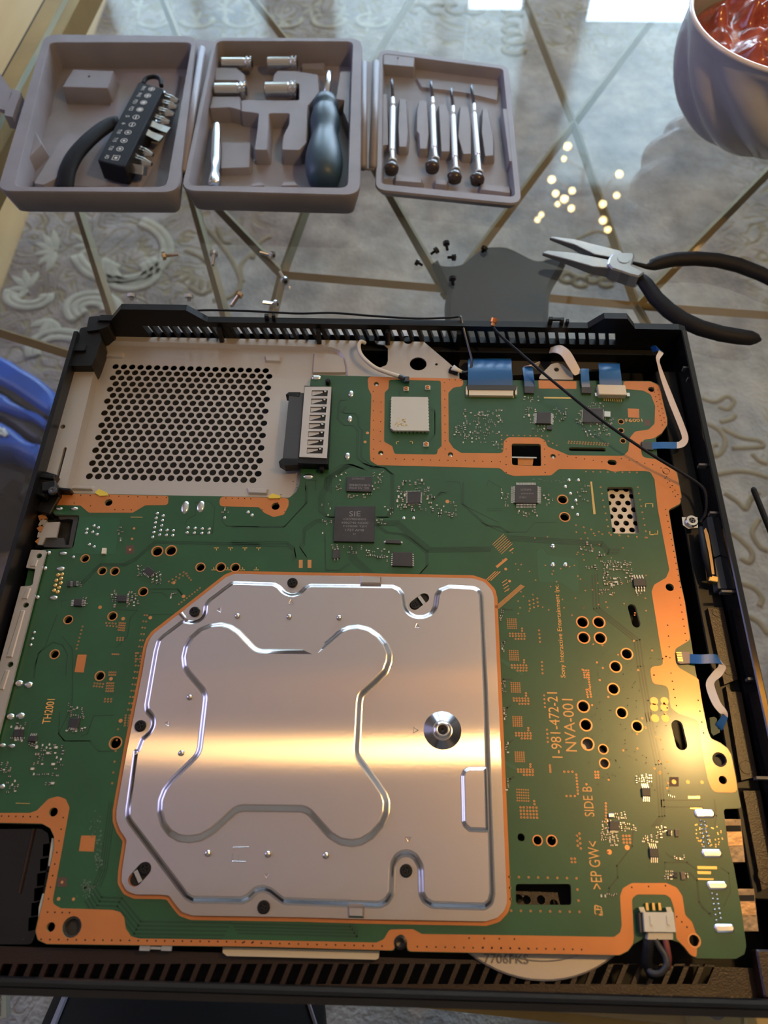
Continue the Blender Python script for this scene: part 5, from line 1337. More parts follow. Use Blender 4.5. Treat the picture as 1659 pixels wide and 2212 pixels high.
swarm('L', 260, 1825, 450, 1845, 9, 58, .1); swarm('L', 330, 1890, 440, 1905, 3, 59, .1); swarm('L', 10, 1720, 85, 1850, 9, 60, 0); swarm('L', 20, 1880, 140, 1970, 9, 61, 0)
swarm('h', 880, 105, 1010, 200, 8, 70, .2); swarm('h', 1070, 200, 1130, 250, 3, 71, .3); swarm('h', 940, 320, 1060, 370, 5, 72, .4); swarm('h', 1100, 290, 1400, 350, 22, 73, .1); swarm('h', 1110, 350, 1170, 470, 8, 74, .2); swarm('h', 1180, 360, 1340, 385, 9, 75, 0); swarm('h', 1130, 450, 1320, 530, 14, 76, .3); swarm('h', 1340, 370, 1410, 500, 9, 77, .2); swarm('h', 1080, 540, 1230, 630, 8, 78, .6)
swarm('h', 1445, 590, 1490, 620, 3, 79, 0)
swarm('k', 170, 170, 320, 240, 14, 80, .2); swarm('k', 240, 815, 330, 880, 7, 81, .3); swarm('k', 330, 855, 400, 890, 5, 82, 0); swarm('k', 380, 720, 480, 830, 8, 83, .2); swarm('k', 470, 1190, 560, 1260, 9, 84, .2); swarm('k', 690, 1200, 720, 1280, 3, 85, .2); swarm('k', 575, 1030, 700, 1065, 4, 86, .4); swarm('k', 510, 380, 580, 410, 3, 87, .4)
swarm('e', 1140, 575, 1220, 800, 16, 90, .35); swarm('e', 1340, 600, 1450, 700, 12, 91, .3); swarm('e', 1225, 720, 1320, 860, 12, 92, .3); swarm('e', 1290, 500, 1410, 560, 9, 93, .2); swarm('e', 1460, 640, 1520, 700, 5, 94, .1); swarm('e', 1130, 1405, 1300, 1435, 5, 95, 0)
for x, y in ((5, 245), (30, 600), (35, 1060), (52, 1370), (75, 1760), (75, 2180)): swarm('d', x - 12, y - 50, x + 22, y + 75, 5, x + y, 0)
for k, b in sm_b.items(): stuff(b.build('small_component_bodies', M[k], mb_o))
stuff(sm_e.build('small_component_ends', M['silver'], mb_o))

# tracks
tk = MB(); tl_ = MB()
def track(tg, pts, n=1, off=(0, 0), w_=.0004, mb=tk):
    for i in range(n): mb.ribbon(WL(P(tg, [(x + off[0] * i, y + off[1] * i) for x, y in pts]), ZB + .00004), w_, ZB + .00004, .00004)
track('3', [(520, 645), (600, 560), (640, 525), (790, 525), (870, 485), (900, 455), (990, 380), (1655, 395)], 3, (4, 8), .0004)
track('4', [(0, 465), (330, 470), (375, 505), (380, 540), (360, 555)], 4, (2, 10), .0004); track('4', [(440, 550), (405, 500), (425, 470), (430, 390), (500, 340), (600, 330)], 3, (6, 8), .0004)
track('4', [(0, 385), (310, 385), (440, 245), (443, 140)], 2, (10, -6), .0005); track('4', [(760, 30), (690, 5), (560, 90), (560, 110), (520, 200), (520, 290), (560, 322), (610, 322)], 6, (7, 1), .0003)
track('4', [(780, 0), (830, 22), (900, 25), (950, 65), (950, 280), (920, 322), (860, 322)], 5, (5, 1), .00035); track('4', [(860, 345), (1000, 345), (1060, 400), (1190, 505), (1560, 500)], 5, (-4, 7), .0004)
track('4', [(745, 480), (745, 560), (860, 665)], 7, (-7, 3), .0003); track('4', [(860, 375), (920, 420), (1010, 430), (1090, 480), (1160, 540), (1160, 620), (1120, 665)], 4, (5, -3), .0003)
track('4', [(1380, 120), (1380, 250), (1520, 375), (1600, 385), (1655, 420)], 2, (6, -5), .0004); track('4', [(1280, 175), (1250, 172), (1200, 220)], 2, (5, 5), .0004); track('4', [(700, 600), (640, 640), (560, 640), (555, 420)], 2, (5, 5), .0003)
track('H', [(1100, 640), (1010, 650), (980, 710), (965, 950), (1080, 1050), (1210, 1050), (1290, 1130), (1280, 1570), (1500, 1750), (1655, 1755)], 2, (22, -6), .0004); track('H', [(1100, 735), (1040, 820), (1080, 850), (1240, 850), (1300, 920), (1305, 1060), (1365, 1130), (1345, 1560), (1510, 1700), (1655, 1720)], 2, (20, 5), .0004)
track('H', [(1340, 1730), (1180, 1670), (1010, 1690), (770, 1880), (765, 2100)], 5, (26, 14), .0003); track('H', [(450, 2110), (455, 1950), (610, 1945), (620, 2100)], 1, (0, 0), .0004)
track('6', [(600, 1100), (650, 1180), (780, 1185), (900, 1335), (1478, 1345)], 5, (-14, 26), .0006); track('7', [(0, 498), (655, 515), (660, 480)], 4, (12, 18), .0006); track('6', [(700, 570), (640, 1000), (600, 1100)], 4, (14, 4), .0004)
track('6', [(380, 0), (375, 130), (410, 178), (570, 180), (630, 245), (740, 245)], 1, (0, 0), .0004); track('6', [(730, 15), (600, 18), (560, 130), (520, 150)], 1, (0, 0), .0004)
track('L', [(260, 1090), (290, 900), (410, 810), (480, 830), (520, 910), (505, 1070)], 1, (0, 0), .0004); track('L', [(480, 765), (555, 860), (560, 1000), (555, 1300), (450, 1520), (500, 1575), (700, 1570)], 1, (0, 0), .0004); track('L', [(315, 1375), (235, 1440), (210, 1560)], 1, (0, 0), .0004, tl_)
track('3', [(365, 850), (290, 1050), (255, 1090), (215, 1200)], 1, (0, 0), .0004); track('3', [(750, 820), (880, 825), (835, 870), (815, 990), (745, 1065)], 1, (0, 0), .0004); track('3', [(940, 685), (1135, 685), (1165, 725)], 2, (5, 7), .0003); track('3', [(970, 710), (1040, 712), (1070, 742)], 1, (0, 0), .0003); track('3', [(910, 850), (1130, 850)], 1, (0, 0), .0003)
track('3', [(1180, 280), (1200, 240), (1250, 215), (1250, 135), (1340, 130), (1375, 165), (1360, 330), (1200, 345)], 1, (0, 0), .0004); track('3', [(1430, 165), (1420, 250), (1450, 285), (1655, 290)], 1, (0, 0), .0004)
track('3', [(395, 800), (395, 762), (440, 758)], 1, (0, 0), .0003)
track('5', [(640, 650), (650, 845), (885, 1030), (905, 1180), (960, 1498)], 3, (16, -3), .0006); track('8', [(945, 0), (1010, 300), (1030, 600), (985, 660)], 3, (16, -2), .0006)
track('5', [(0, 345), (120, 400), (260, 400), (310, 345), (430, 345)], 1, (0, 0), .0004); track('5', [(150, 420), (700, 455), (740, 500), (800, 500)], 4, (-3, 9), .0005); track('2', [(560, 850), (560, 920), (750, 1015)], 1, (0, 0), .0004); track('2', [(485, 805), (550, 810), (560, 850)], 1, (0, 0), .0004)
track('2', [(440, 870), (490, 855)], 2, (4, 8), .0003); track('2', [(690, 945), (770, 945)], 2, (3, 10), .0003); track('2', [(960, 870), (1010, 850)], 4, (0, 12), .0003); track('2', [(770, 840), (700, 800), (690, 830)], 1, (0, 0), .0003)
track('e', [(1490, 700), (1480, 870), (1310, 1090), (1320, 1220), (1220, 1340), (1225, 1410)], 1, (0, 0), .0006); track('k', [(470, 1165), (475, 1095), (710, 1095), (810, 1170)], 1, (0, 0), .0005); track('k', [(440, 505), (435, 435), (870, 435)], 1, (0, 0), .0005); track('k', [(440, 505), (880, 508)], 1, (0, 0), .0005)
track('k', [(720, 1200), (810, 1290), (830, 1520), (870, 1580), (940, 1640), (960, 1680)], 2, (12, -4), .0004); track('k', [(1000, 430), (1020, 600), (1000, 720)], 1, (0, 0), .0006); track('k', [(1070, 1150), (1150, 1210), (1170, 1400), (1100, 1560)], 1, (0, 0), .0004); track('k', [(480, 990), (540, 1040), (590, 1045)], 1, (0, 0), .0004); track('k', [(165, 270), (200, 150)], 1, (0, 0), .0004)
for x, y in ((60, 195), (70, 990)): track('d', [(15, y + 40), (40, y - 5), (140, y)], 1, (0, 0), .0007)
for x, y in ((75, 540), (120, 1285), (145, 1680), (155, 2095)): track('d', [(x - 50, y + 60), (x - 40, y + 25), (x, y)], 1, (0, 0), .0007)
for q in ([(10, 765), (250, 930)], [(50, 1930), (310, 2080)]): track('d', q, 1, (0, 0), .0016, tl_)
track('2', [(240, 365), (245, 342), (278, 342)], 1, (0, 0), .0004); track('2', [(400, 425), (425, 440), (425, 560), (385, 610)], 2, (0, 10), .0004)
stuff(tk.build('dark_tracks', M['trace'], mb_o)); stuff(tl_.build('light_tracks', M['trace_light'], mb_o))
# brighter green field with corner marks, upper left, and silk corner ticks
MB().quadbox(WL(P('3', [(515, 228), (770, 234), (735, 466), (460, 460)]), ZB + .00003), ZB, ZB + .00003).build('green_field', M['trace_light'], mb_o)
MB().plate([fillet(WL(P('h', [(460, 180), (520, 160), (560, 230), (840, 255), (870, 300), (880, 580), (820, 590), (700, 500), (480, 500)]), ZB + .00003), .002, 3)], ZB, ZB + .00003).build('green_field', M['trace_light'], mb_o)
tick = MB()
for x in (1385, 1475, 1567, 1655): tick.ribbon(WL(P('3', [(x - 14, 425), (x + 14, 425)]), ZC), .0004, ZC); tick.ribbon(WL(P('3', [(x, 425), (x, 440)]), ZC), .0004, ZC)
for x in (1368, 1458, 1552, 1640): tick.ribbon(WL(P('3', [(x - 14, 566), (x + 14, 566)]), ZC), .0004, ZC); tick.ribbon(WL(P('3', [(x, 550), (x, 566)]), ZC), .0004, ZC)
for tg, x, y, sx, sy in (('5', 950, 235, 1, 1), ('5', 992, 235, -1, 1), ('5', 975, 415, 1, -1), ('5', 1020, 412, -1, -1), ('2', 228, 602, 1, 1), ('2', 310, 600, -1, 1)):
    s = 20 if tg == '5' else 12
    tick.ribbon(WL(P(tg, [(x, y), (x + sx * s, y)]), ZC), .0004, ZC); tick.ribbon(WL(P(tg, [(x, y), (x, y + sy * s)]), ZC), .0004, ZC)
stuff(tick.build('corner_ticks', M['gold'], mb_o))
# dark bosses under the larger holes, pale smears of dried flux
for tg, x, y, r in (('6', 460, 1370, .0052), ('8', 1385, 268, .0040)):
    c = W(*P(tg, [(x, y)])[0], ZB); MB().lathe([(r, ZB - .004), (r, ZB - .0008), (r * .55, ZB - .0006), (r * .5, ZB - .003), (.0001, ZB - .003)], (c[0], c[1], 0), 18).build('screw_boss', M['dgrey'], shell)
for x, y in ((125, 307), (148, 660), (505, 668), (1030, 677)):
    c = W(*P('2', [(x, y)])[0], ZB); MB().lathe([(.0016, ZB - .003), (.0016, ZB - .0010), (.0006, ZB - .0006), (.0001, ZB - .0006)], (c[0] + .0002, c[1] - .0002, 0), 12).build('standoff', M['steel'], ins)
c = W(865, 2036, ZB); MB().lathe([(.0024, ZB - .003), (.0024, ZB + .0003), (.0016, ZB + .0006), (.0001, ZB + .0002)], (c[0], c[1], 0), 14).build('edge_screw', M['screwblack'], mb_o)

fx = MB(); rf_ = random.Random(21)      # flecks of dried flux on the lower left of the board
for cx_, cy_, sx_, sy_, n_ in ((187, 1918, 14, 14, 60), (212, 1850, 8, 40, 45), (203, 1790, 10, 30, 20), (1210, 1038, 60, 6, 26)):
    for _ in range(n_):
        c = W(cx_ + rf_.gauss(0, sx_ * .6), cy_ + rf_.gauss(0, sy_ * .6), ZC); fx.plate([circle(c, rf_.uniform(.00012, .00042), 6)], ZC + .00002, ZC + .00002)
stuff(fx.build('dried_flux', mat('dried_flux', (.10, .15, .11), .8), mb_o))

# ------------------------------------------------------------------ cables and ribbon cables
def W3z(p, z): return (*W(p[0], p[1], z), z)
def cable(name, label, pts, r, m, cat='cable', n=6, ends=None):
    """pts: (photo x, photo y, level)"""
    w = [W3z(p, p[2]) for p in pts]
    s = spline(w, n)
    t = thing(name, label, cat, w[0])
    MB().tube(s, r, 8).build('wire', M[m], t, True)
    return t
t = cable('antenna_cable', 'thin black antenna wire with loose copper tip crossing the orange board edge', [(1064, 704, .046), (1078, 722, .046), (1130, 768, .044), (1200, 828, .044), (1300, 908, .044), (1400, 977, .043), (1470, 1020, .041), (1510, 1046, .040), (1523, 1062, .040), (1526, 1090, .038), (1523, 1112, .036), (1512, 1130, .035)], .00075, 'rubber')
a = Vector(W3z((1064, 704), .046)); b = Vector(W3z((1068, 688), .048))
MB().tube([a, a.lerp(b, .45)], .0011, 10).build('ferrule', M['copper_dot'], t)
MB().tube([a.lerp(b, .45), b], .0018, 10).build('copper_tip', mat('bare_copper', (.70, .25, .08), .3, .9), t)
t = cable('antenna_cable', 'short white antenna wire curling out of the notch in the metal sheet', [(788, 741, .036), (780, 738, .0385), (775, 746, .039), (778, 762, .0385), (790, 778, .038), (812, 795, .037), (840, 806, .0365), (862, 813, .036)], .0011, 'white')
a = Vector(W3z((862, 813), .036)); b = Vector(W3z((874, 818), .0358))
MB().tube([a, b], .0013, 8).build('crimp', M['darksteel'], t)
MB().box((*W(879, 820, .0356), .0356), (.0024, .0034, .0016), 0, .0003).build('plug', M['darksteel'], t)
t = cable('antenna_cable', 'thin dark bluish wire hanging from the far vent wall to the sheet corner', [(993, 684, .046), (997, 690, .0455), (1004, 720, .042), (1012, 750, .039), (1019, 778, .037), (1016, 798, .036), (1006, 804, .0355), (998, 803, .0355)], .0007, 'darksteel')
MB().tube([W3z((1000, 804), .0352), W3z((986, 798), .0352), W3z((978, 794), .0352)], [.0008, .0014, .0020], 10, .6).build('heat_shrink', M['white'], t, True)
MB().box((*W(980, 801, .0335), .0335), (.005, .003, .002), -.4, .0004).build('plug', M['black'], t)
t = cable('loose_wire', 'thin black wire lying along the rim of the far vent wall', [(330, 684, .0445), (400, 676, .046), (440, 670, .0470), (540, 672, .0470), (640, 677, .0465), (720, 676, .0465), (800, 682, .0465), (900, 688, .0465), (970, 686, .0465), (990, 684, .0465)], .0006, 'rubber')
# ribbon cables of the far edge
def ribbon(name, label, pts, wpx, segs):
    """pts: (x, y, level) centre line; wpx: half width in photo pixels (dx, dy) per point; segs: list of (i0, i1, material, part)"""
    t = thing(name, label, 'ribbon cable', W3z(pts[0], pts[0][2]))
    c = [Vector(W3z(p, p[2])) for p in pts]
    sd = [(Vector(W3z((p[0] + w[0], p[1] + w[1]), p[2])) - q) for p, w, q in zip(pts, wpx, c)]
    k = 5
    cs = spline(c, k); ss = spline(sd, k)
    for i0, i1, m, nm in segs:
        MB().strip(cs[i0 * k:i1 * k + 1], ss[i0 * k:i1 * k + 1]).build(nm, M[m], t)
    return t
ribbon('ribbon_cable', 'wide blue ribbon cable plugged into the cream connector at the far board edge', [(1059, 833, .0352), (1059, 815, .0365), (1058, 795, .0365), (1058, 783, .033), (1058, 775, .026)], [(48, 0), (48, 0), (47, 0), (47, 0), (46, 0)], [(0, 4, 'blue', 'film')])
ribbon('ribbon_cable', 'narrow blue ribbon cable just right of the wide blue one', [(1144, 835, .0350), (1143, 820, .0362), (1141, 805, .0360), (1141, 793, .034), (1155, 786, .036), (1163, 790, .030)], [(11, 0), (11, 0), (11, 0), (11, 0), (9, -4), (4, -8)], [(0, 3, 'blue', 'film'), (3, 5, 'white_ribbon', 'white_tail')])
ribbon('ribbon_cable', 'narrow blue ribbon cable with a long curled white tail', [(1266, 838, .0350), (1264, 822, .0362), (1263, 805, .0360), (1262, 797, .0352), (1250, 808, .0345), (1238, 790, .036), (1222, 764, .036), (1205, 754, .034), (1188, 757, .030)], [(9, 0), (9, 0), (9, 0), (9, 0), (8, -3), (9, -4), (9, -5), (6, -8), (2, -6)], [(0, 3, 'blue', 'film'), (3, 8, 'white_ribbon', 'white_tail')])
ribbon('ribbon_cable', 'blue ribbon cable plugged into the white pin connector near the far right corner', [(1319, 832, .0358), (1318, 815, .0368), (1317, 800, .0366), (1316, 791, .034), (1316, 785, .028)], [(24, 0), (24, 0), (23, 0), (23, 0), (23, 0)], [(0, 4, 'blue', 'film')])
ribbon('ribbon_cable', 'long white ribbon cable with blue ends along the inner right wall', [(1404, 963, .0348), (1430, 962, .0360), (1462, 962, .0360), (1474, 958, .0362), (1480, 945, .0362), (1470, 915, .036), (1452, 870, .036), (1435, 825, .037), (1424, 790, .039), (1421, 774, .040), (1428, 760, .0395), (1418, 752, .038), (1408, 756, .034)],
       [(0, 7), (0, 7), (0, 7), (6, 5), (7, 1), (7, 0), (7, 0), (6, 1), (4, 2), (4, 3), (5, 3), (3, 6), (3, 6)], [(0, 2, 'blue', 'film'), (2, 10, 'white_ribbon', 'white_film'), (10, 12, 'blue', 'blue_end')])
ribbon('ribbon_cable', 'white and blue ribbon cable hanging in an S from the right board edge', [(1490, 1423, .0350), (1515, 1424, .0362), (1540, 1423, .0362), (1555, 1426, .0355), (1560, 1440, .035), (1550, 1455, .0345), (1535, 1472, .0345), (1536, 1490, .0345), (1548, 1520, .035), (1562, 1538, .035), (1567, 1546, .0345), (1556, 1566, .033), (1552, 1572, .032)],
       [(0, 10), (0, 10), (0, 10), (5, 9), (8, 2), (9, 5), (9, 1), (9, -2), (8, -3), (7, -3), (5, 4), (7, 6), (7, 6)], [(0, 3, 'blue', 'film'), (3, 10, 'white_ribbon', 'white_film'), (10, 12, 'blue', 'blue_end')])
tc = thing('cable_socket', 'small green socket for the hanging ribbon cable beside the right board edge', 'socket', W3z((1540, 1570), .03))
MB().quadbox(WL(P('F', [(395, 1150), (440, 1142), (462, 1160), (470, 1250), (492, 1262), (490, 1285), (430, 1315), (410, 1290)]), .032), .024, .032).build('body', mat('green_plastic', (.05, .09, .06), .5), tc)
# antenna plate with its silver screw on the right side
an = thing('antenna_strip', 'tan metal antenna strip fixed by a silver screw inside the right wall', 'antenna', W3z((1495, 1125), .034))
MB().plate([WL(P('E', [(408, 1690), (445, 1640), (468, 1700), (500, 1900), (512, 2000), (475, 2000), (445, 1850)]), .036)], .0345, .036).build('strip', mat('tan_metal', (.42, .28, .15), .35, .6), an)
MB().plate([WL(P('E', [(260, 1560), (380, 1560), (385, 1640), (310, 1650), (268, 1620)]), .0352)], .034, .0352).build('washer', M['steel'], an)
screw_head(an, W(*P('E', [(338, 1588)])[0], .0365), .0352, .0031, 'steel', 'screw', .0018)
MB().tube([W3z(P('E', [(405, 1640)])[0], .0365), W3z(P('E', [(440, 1850)])[0], .0368), W3z(P('E', [(478, 2020)])[0], .0368)], [.0012, .0018, .0010], 8).build('black_sleeve', M['rubber'], an, True)
MB().box((*W(*P('E', [(500, 2040)])[0], .036), .0355), (.0042, .0030, .0030), -.2, .0005).build('solder_end', M['gold'], an)
# fan wires
fw = thing('fan_wires', 'two dark wires and a reddish one looping from the cream plug over the grille', 'wires', W3z((1420, 2035), .035))
for nm, m, pts in (('black_wire', 'rubber', [(1402, 2030, .0365), (1400, 2050, .036), (1398, 2080, .034), (1405, 2098, .031), (1412, 2104, .030)]),
                   ('grey_wire', 'dgrey', [(1415, 2030, .0368), (1424, 2045, .0368), (1437, 2065, .037), (1440, 2085, .037), (1428, 2101, .036), (1410, 2103, .035), (1402, 2095, .034)]),
                   ('red_wire', None, [(1437, 2030, .0368), (1441, 2050, .0366), (1444, 2072, .0355), (1442, 2090, .033)])):
    MB().tube(spline([W3z(p, p[2]) for p in pts], 6), .0012 if nm != 'black_wire' else .0020, 8).build(nm, M[m] if m else mat('dull_red_wire', (.20, .05, .04), .5), fw, True)

# ------------------------------------------------------------------ tool case
tcase = thing('tool_case', 'open grey hinged tool case of three trays on the glass', 'tool case', W3z((590, 450), 0))
def tray(name, outer, inner, h, floor_z, taper=.004, r=.010, ri=.006):
    lo = fillet(WL(outer, h), r, 5); li = fillet(WL(inner, h), ri, 5)
    lb = inset(lo, taper); lb2 = inset(lo, taper + .004)
    mb = MB().plate([lo, li], h, h)
    n = len(lo)
    o = 1 if area2(lo) > 0 else -1
    def ring(la, za, lb_, zb, flip):
        m_ = len(la)
        q = [(i, (i + 1) % m_, m_ + (i + 1) % m_, m_ + i) for i in range(m_)]
        if (area2(la) > 0) == flip: q = [a[::-1] for a in q]
        mb.add([(x, y, za) for x, y in la] + [(x, y, zb) for x, y in lb_], q)
    lm = inset(lo, -.0006)
    ring(lo, h, lm, h - .0015, True); ring(lm, h - .0015, lb, .004, True); ring(lb, .004, lb2, .0003, True)
    lif = inset(li, .0018)
    ring(li, h, inset(li, .0008), h - .002, False)
    ring(inset(li, .0008), h - .002, lif, floor_z, False)
    mb.plate([lif], floor_z, floor_z)
    V, F = tri([lb2]); mb.add([(x, y, .0003) for x, y in V], F[:, ::-1].tolist())
    ob = mb.build(name, M['case'], tcase); smooth_by_angle(ob, 40)
    return ob
def block(parent, tg, q, z, z0, r=.001, name='moulded_block', b=.0008, m='case'):
    l = WL(P(tg, q), z)
    if area2(l) < 0: l = l[::-1]
    l = fillet(l, r, 3); base = inset(l, -.0012); li = inset(l, b * .6)
    mb = MB().loft(base, z0, l, z - b).loft(l, z - b, li, z).plate([li], z, z)
    ob = mb.build(name, M[m], parent); smooth_by_angle(ob, 40); return ob
HL, HM, HR = .0233, .0221, .0104
t1 = tray('left_tray', [(97, 74), (424, 78), (386, 415), (-6, 412)], [(106, 91), (415, 91), (360, 404), (30, 404)], HL, .004)
t2 = tray('middle_tray', [(463, 81), (781, 83), (777, 421), (392, 411)], [(468, 88), (763, 89), (752, 406), (404, 401)], HM, .004)
A_ = {'A': (800, 90, 4.879)}; REG['A'] = A_['A']
t3 = tray('right_tray', [(818, 105), (1098, 143), (1126, 441), (812, 409)], P('A', [(130, 120), (1400, 285), (1530, 1640), (115, 1500)]), HR, .0022, .003, .008, .004)
# left tray: moulded shapes
block(t1, 'a', [(300, 100), (755, 120), (690, 315), (175, 300)], .0165, .004)
block(t1, 'a', [(100, 560), (690, 540), (880, 130), (1500, 150), (1380, 760), (1050, 1380), (500, 1420), (20, 1400), (-190, 1350), (-40, 700)], .0062, .004, .003)
block(t1, 'a', [(330, 830), (400, 870), (210, 1080), (215, 1150), (110, 1330), (-30, 1400), (-150, 1380), (180, 850)], .0130, .0062, .002)
block(t1, 't1', [(150, 562), (182, 622), (104, 705), (58, 690)], .0160, .0062)
MB().lathe([(.0008, .0166), (.0008, .0169), (.0001, .0169)], (*W(*P('a', [(480, 182)])[0], .0166), 0), 8).build('dark_peg_hole', M['hole'], t1)
# middle tray: the insert with its compartments
block(t2, 'b', [(785, 360), (965, 362), (1168, 396), (1178, 560), (1110, 650), (1072, 690), (1060, 1040), (992, 1112), (822, 1108), (836, 975), (890, 860), (895, 765), (705, 765), (700, 900), (690, 1110), (563, 1108), (592, 900), (604, 765), (440, 745), (440, 636), (985, 638), (985, 482), (735, 472), (745, 400)], .0150, .004, .0015)
block(t2, 'b', [(190, 330), (400, 333), (476, 398), (472, 482), (400, 452), (190, 452)], .0150, .004)
block(t2, 'b', [(170, 602), (432, 604), (440, 735), (330, 708), (140, 716)], .0150, .004)
block(t2, 'b', [(1372, 365), (1478, 365), (1470, 560), (1462, 900), (1400, 740), (1412, 640), (1330, 630)], .0150, .004)
block(t2, 'b', [(250, 1032), (532, 1035), (522, 1275), (245, 1285)], .0090, .004)
for q in ([(545, 1420), (630, 1410), (670, 1445), (520, 1455)], [(835, 1405), (950, 1405), (985, 1445), (815, 1450)]): block(t2, 'b', q, .0140, .004)
block(t2, 'b', [(500, 165), (735, 165), (735, 190), (500, 185)], .0100, .004); block(t2, 'b', [(1010, 290), (1230, 285), (1225, 350), (1010, 345)], .0080, .004)
# right tray: ribs between the small screwdrivers, corner pad, side catch
for q in ([(305, 590), (380, 610), (400, 960), (385, 1110), (300, 1110), (290, 900)], [(510, 620), (600, 625), (620, 970), (600, 1130), (520, 1130), (510, 970), (485, 940), (490, 720)], [(715, 660), (800, 660), (850, 800), (840, 1160), (745, 1160)], [(945, 670), (1035, 690), (1065, 850), (1065, 1185), (975, 1185), (920, 1000)], [(1180, 700), (1240, 705), (1300, 1000), (1300, 1200), (1205, 1210), (1170, 950)]):
    block(t3, 'A', q, .0082, .0022, .0012)
block(t3, 'A', [(128, 540), (180, 560), (195, 1090), (118, 1100)], .0075, .0022)
block(t3, 'A', [(135, 125), (468, 165), (460, 268), (135, 240)], .0102, .0022)
block(t3, 'A', [(480, 380), (1350, 470), (1340, 620), (1000, 540), (540, 480)], .0040, .0022)
block(t3, 'A', [(1390, 705), (1470, 705), (1515, 1270), (1460, 1260)], .0102, .0022)
block(t3, 'A', [(260, 1400), (545, 1440), (545, 1490), (260, 1470)], .0060, .0022); block(t3, 'A', [(680, 1445), (820, 1460), (810, 1515), (680, 1500)], .0060, .0022); block(t3, 'A', [(1160, 1490), (1470, 1530), (1480, 1600), (1160, 1560)], .0060, .0022)
MB().lathe([(.0006, .0103), (.0006, .0106), (.0001, .0106)], (*W(*P('A', [(290, 172)])[0], .0103), 0), 8).build('pin_hole', M['hole'], t3)
# hinges and latch
def hinge(q, z):
    a = Vector((*W(*q[0], z), z)); b = Vector((*W(*q[1], z), z))
    return MB().tube([a, b], .0028, 10).build('hinge', M['case'], tcase, True)
hinge([(437, 106), (396, 372)], .0205)
MB().quadbox(WL([(425, 84), (462, 90), (404, 386), (389, 376)], .0185), .0170, .0185).build('hinge_web', M['case'], tcase)
MB().quadbox(WL([(783, 134), (819, 132), (809, 366), (780, 362)], .0100), .0084, .0100).build('hinge_web', M['case'], tcase)
hinge([(786, 138), (784, 362)], .0106); hinge([(813, 136), (806, 362)], .0104)
lc = MB().quadbox(WL(P('y', [(165, 1215), (290, 1270), (170, 1612), (60, 1590), (70, 1510), (160, 1290)]), .0190), .0090, .0190).build('latch_lug', M['case'], tcase)
MB().quadbox(WL(P('y', [(-220, 900), (0, 1010), (165, 1255), (75, 1520), (0, 1500), (-220, 1400)]), .0172), .0140, .0172).build('latch_flap', M['case'], tcase)

# bit holder with strap
bh = thing('bit_holder', 'black rubber bit holder with printed symbols and carrying strap in the left tray', 'bit holder', W3z((290, 290), .01))
zt = .0225
bq = WL(P('a', [(1035, 235), (1312, 318), (872, 1198), (568, 1120)]), zt)
if area2(bq) < 0: bq = bq[::-1]
bl = fillet(bq, .0018, 3); bi = inset(bl, .0006)
o = MB().loft(bl, .0085, bl, zt - .0006).loft(bl, zt - .0006, bi, zt).plate([bi], zt, zt).build('body', M['rubber'], bh)
ey = [W3z(P('a', [p])[0], zt - .004) for p in ((1085, 265), (1120, 205), (1210, 185), (1275, 215), (1288, 290))]
MB().tube(spline(ey, 5), .0016, 8).build('eyelet', M['rubber'], bh, True)
strap = [W3z(P('a', [(x, y)])[0], z) for x, y, z in ((800, 700, .0150), (720, 715, .0150), (600, 790, .0158), (450, 920, .0165), (320, 1070, .0160), (240, 1230, .0145), (215, 1360, .0125), (205, 1440, .0110))]
MB().tube(spline(strap, 6), .0062, 12, .55).build('strap', M['rubber'], bh, True)
M['mark'] = mat('pale_print', (.62, .62, .60), .6)
marks = [('PH1', 1180, 322, '+'), ('PH2', 1135, 397, '+'), ('PZ1', 1090, 473, '*'), ('PZ2', 1048, 552, '*'), ('5', 1005, 637, '|'), ('6', 962, 720, '|'), ('T10', 915, 808, 'o'), ('T15', 870, 900, 'o'), ('T20', 825, 993, 'o'), ('AD', 780, 1092, 's')]
zm = zt + .00005
ax_d_ = (Vector(W(*P('a', [(780, 1092)])[0], zm)) - Vector(W(*P('a', [(1180, 322)])[0], zm))).normalized()     # down the holder
ax_n = Vector((-ax_d_.y, ax_d_.x))
for s, x, y, k in marks:
    c = Vector(W(*P('a', [(x, y)])[0], zm)); R = .0024
    mb = MB()
    if k == 's':
        sq_ = lambda r: [tuple(c + ax_d_ * r * a + ax_n * r * b) for a, b in ((-1, -1), (1, -1), (1, 1), (-1, 1))]
        mb.plate([sq_(.0024), sq_(.0020)], zm, zm); mb.plate([circle(c, .0011, 10)], zm, zm)
    else:
        mb.plate([circle(c, R, 20), circle(c, R * .82, 20)], zm, zm)
        if k in '+*':
            for a in ((0, 90) if k == '+' else (0, 45, 90, 135)):
                d = (ax_d_ * math.cos(math.radians(a)) + ax_n * math.sin(math.radians(a))) * (R * .62 if k == '+' else R * .5)
                mb.ribbon([tuple(c - d), tuple(c + d)], .0008 if k == '+' else .0009, zm + .00001 * a / 45, .00001)
        elif k == '|': mb.ribbon([tuple(c - ax_n * 0 - ax_d_ * R * .0 - ax_d_.lerp(ax_n, .0) * R * .6), tuple(c + ax_d_ * R * .6)], .0007, zm, .00001)
        else:
            st = [tuple(c + Vector((math.cos(2 * PI * i / 12), math.sin(2 * PI * i / 12))) * (.0012 if i % 2 else .0008)) for i in range(12)]
            mb.plate([st], zm, zm)
    mb.build('printed_symbol', M['mark'], bh)
    q0 = c - ax_n * .0062; ln = .0019 * len(s)
    if ln > .0045: ln = .0045
    print_text(s, tuple(q0 - ax_d_ * ln / 2), tuple(q0 + ax_d_ * ln / 2), .0026, zm, 'mark', bh)
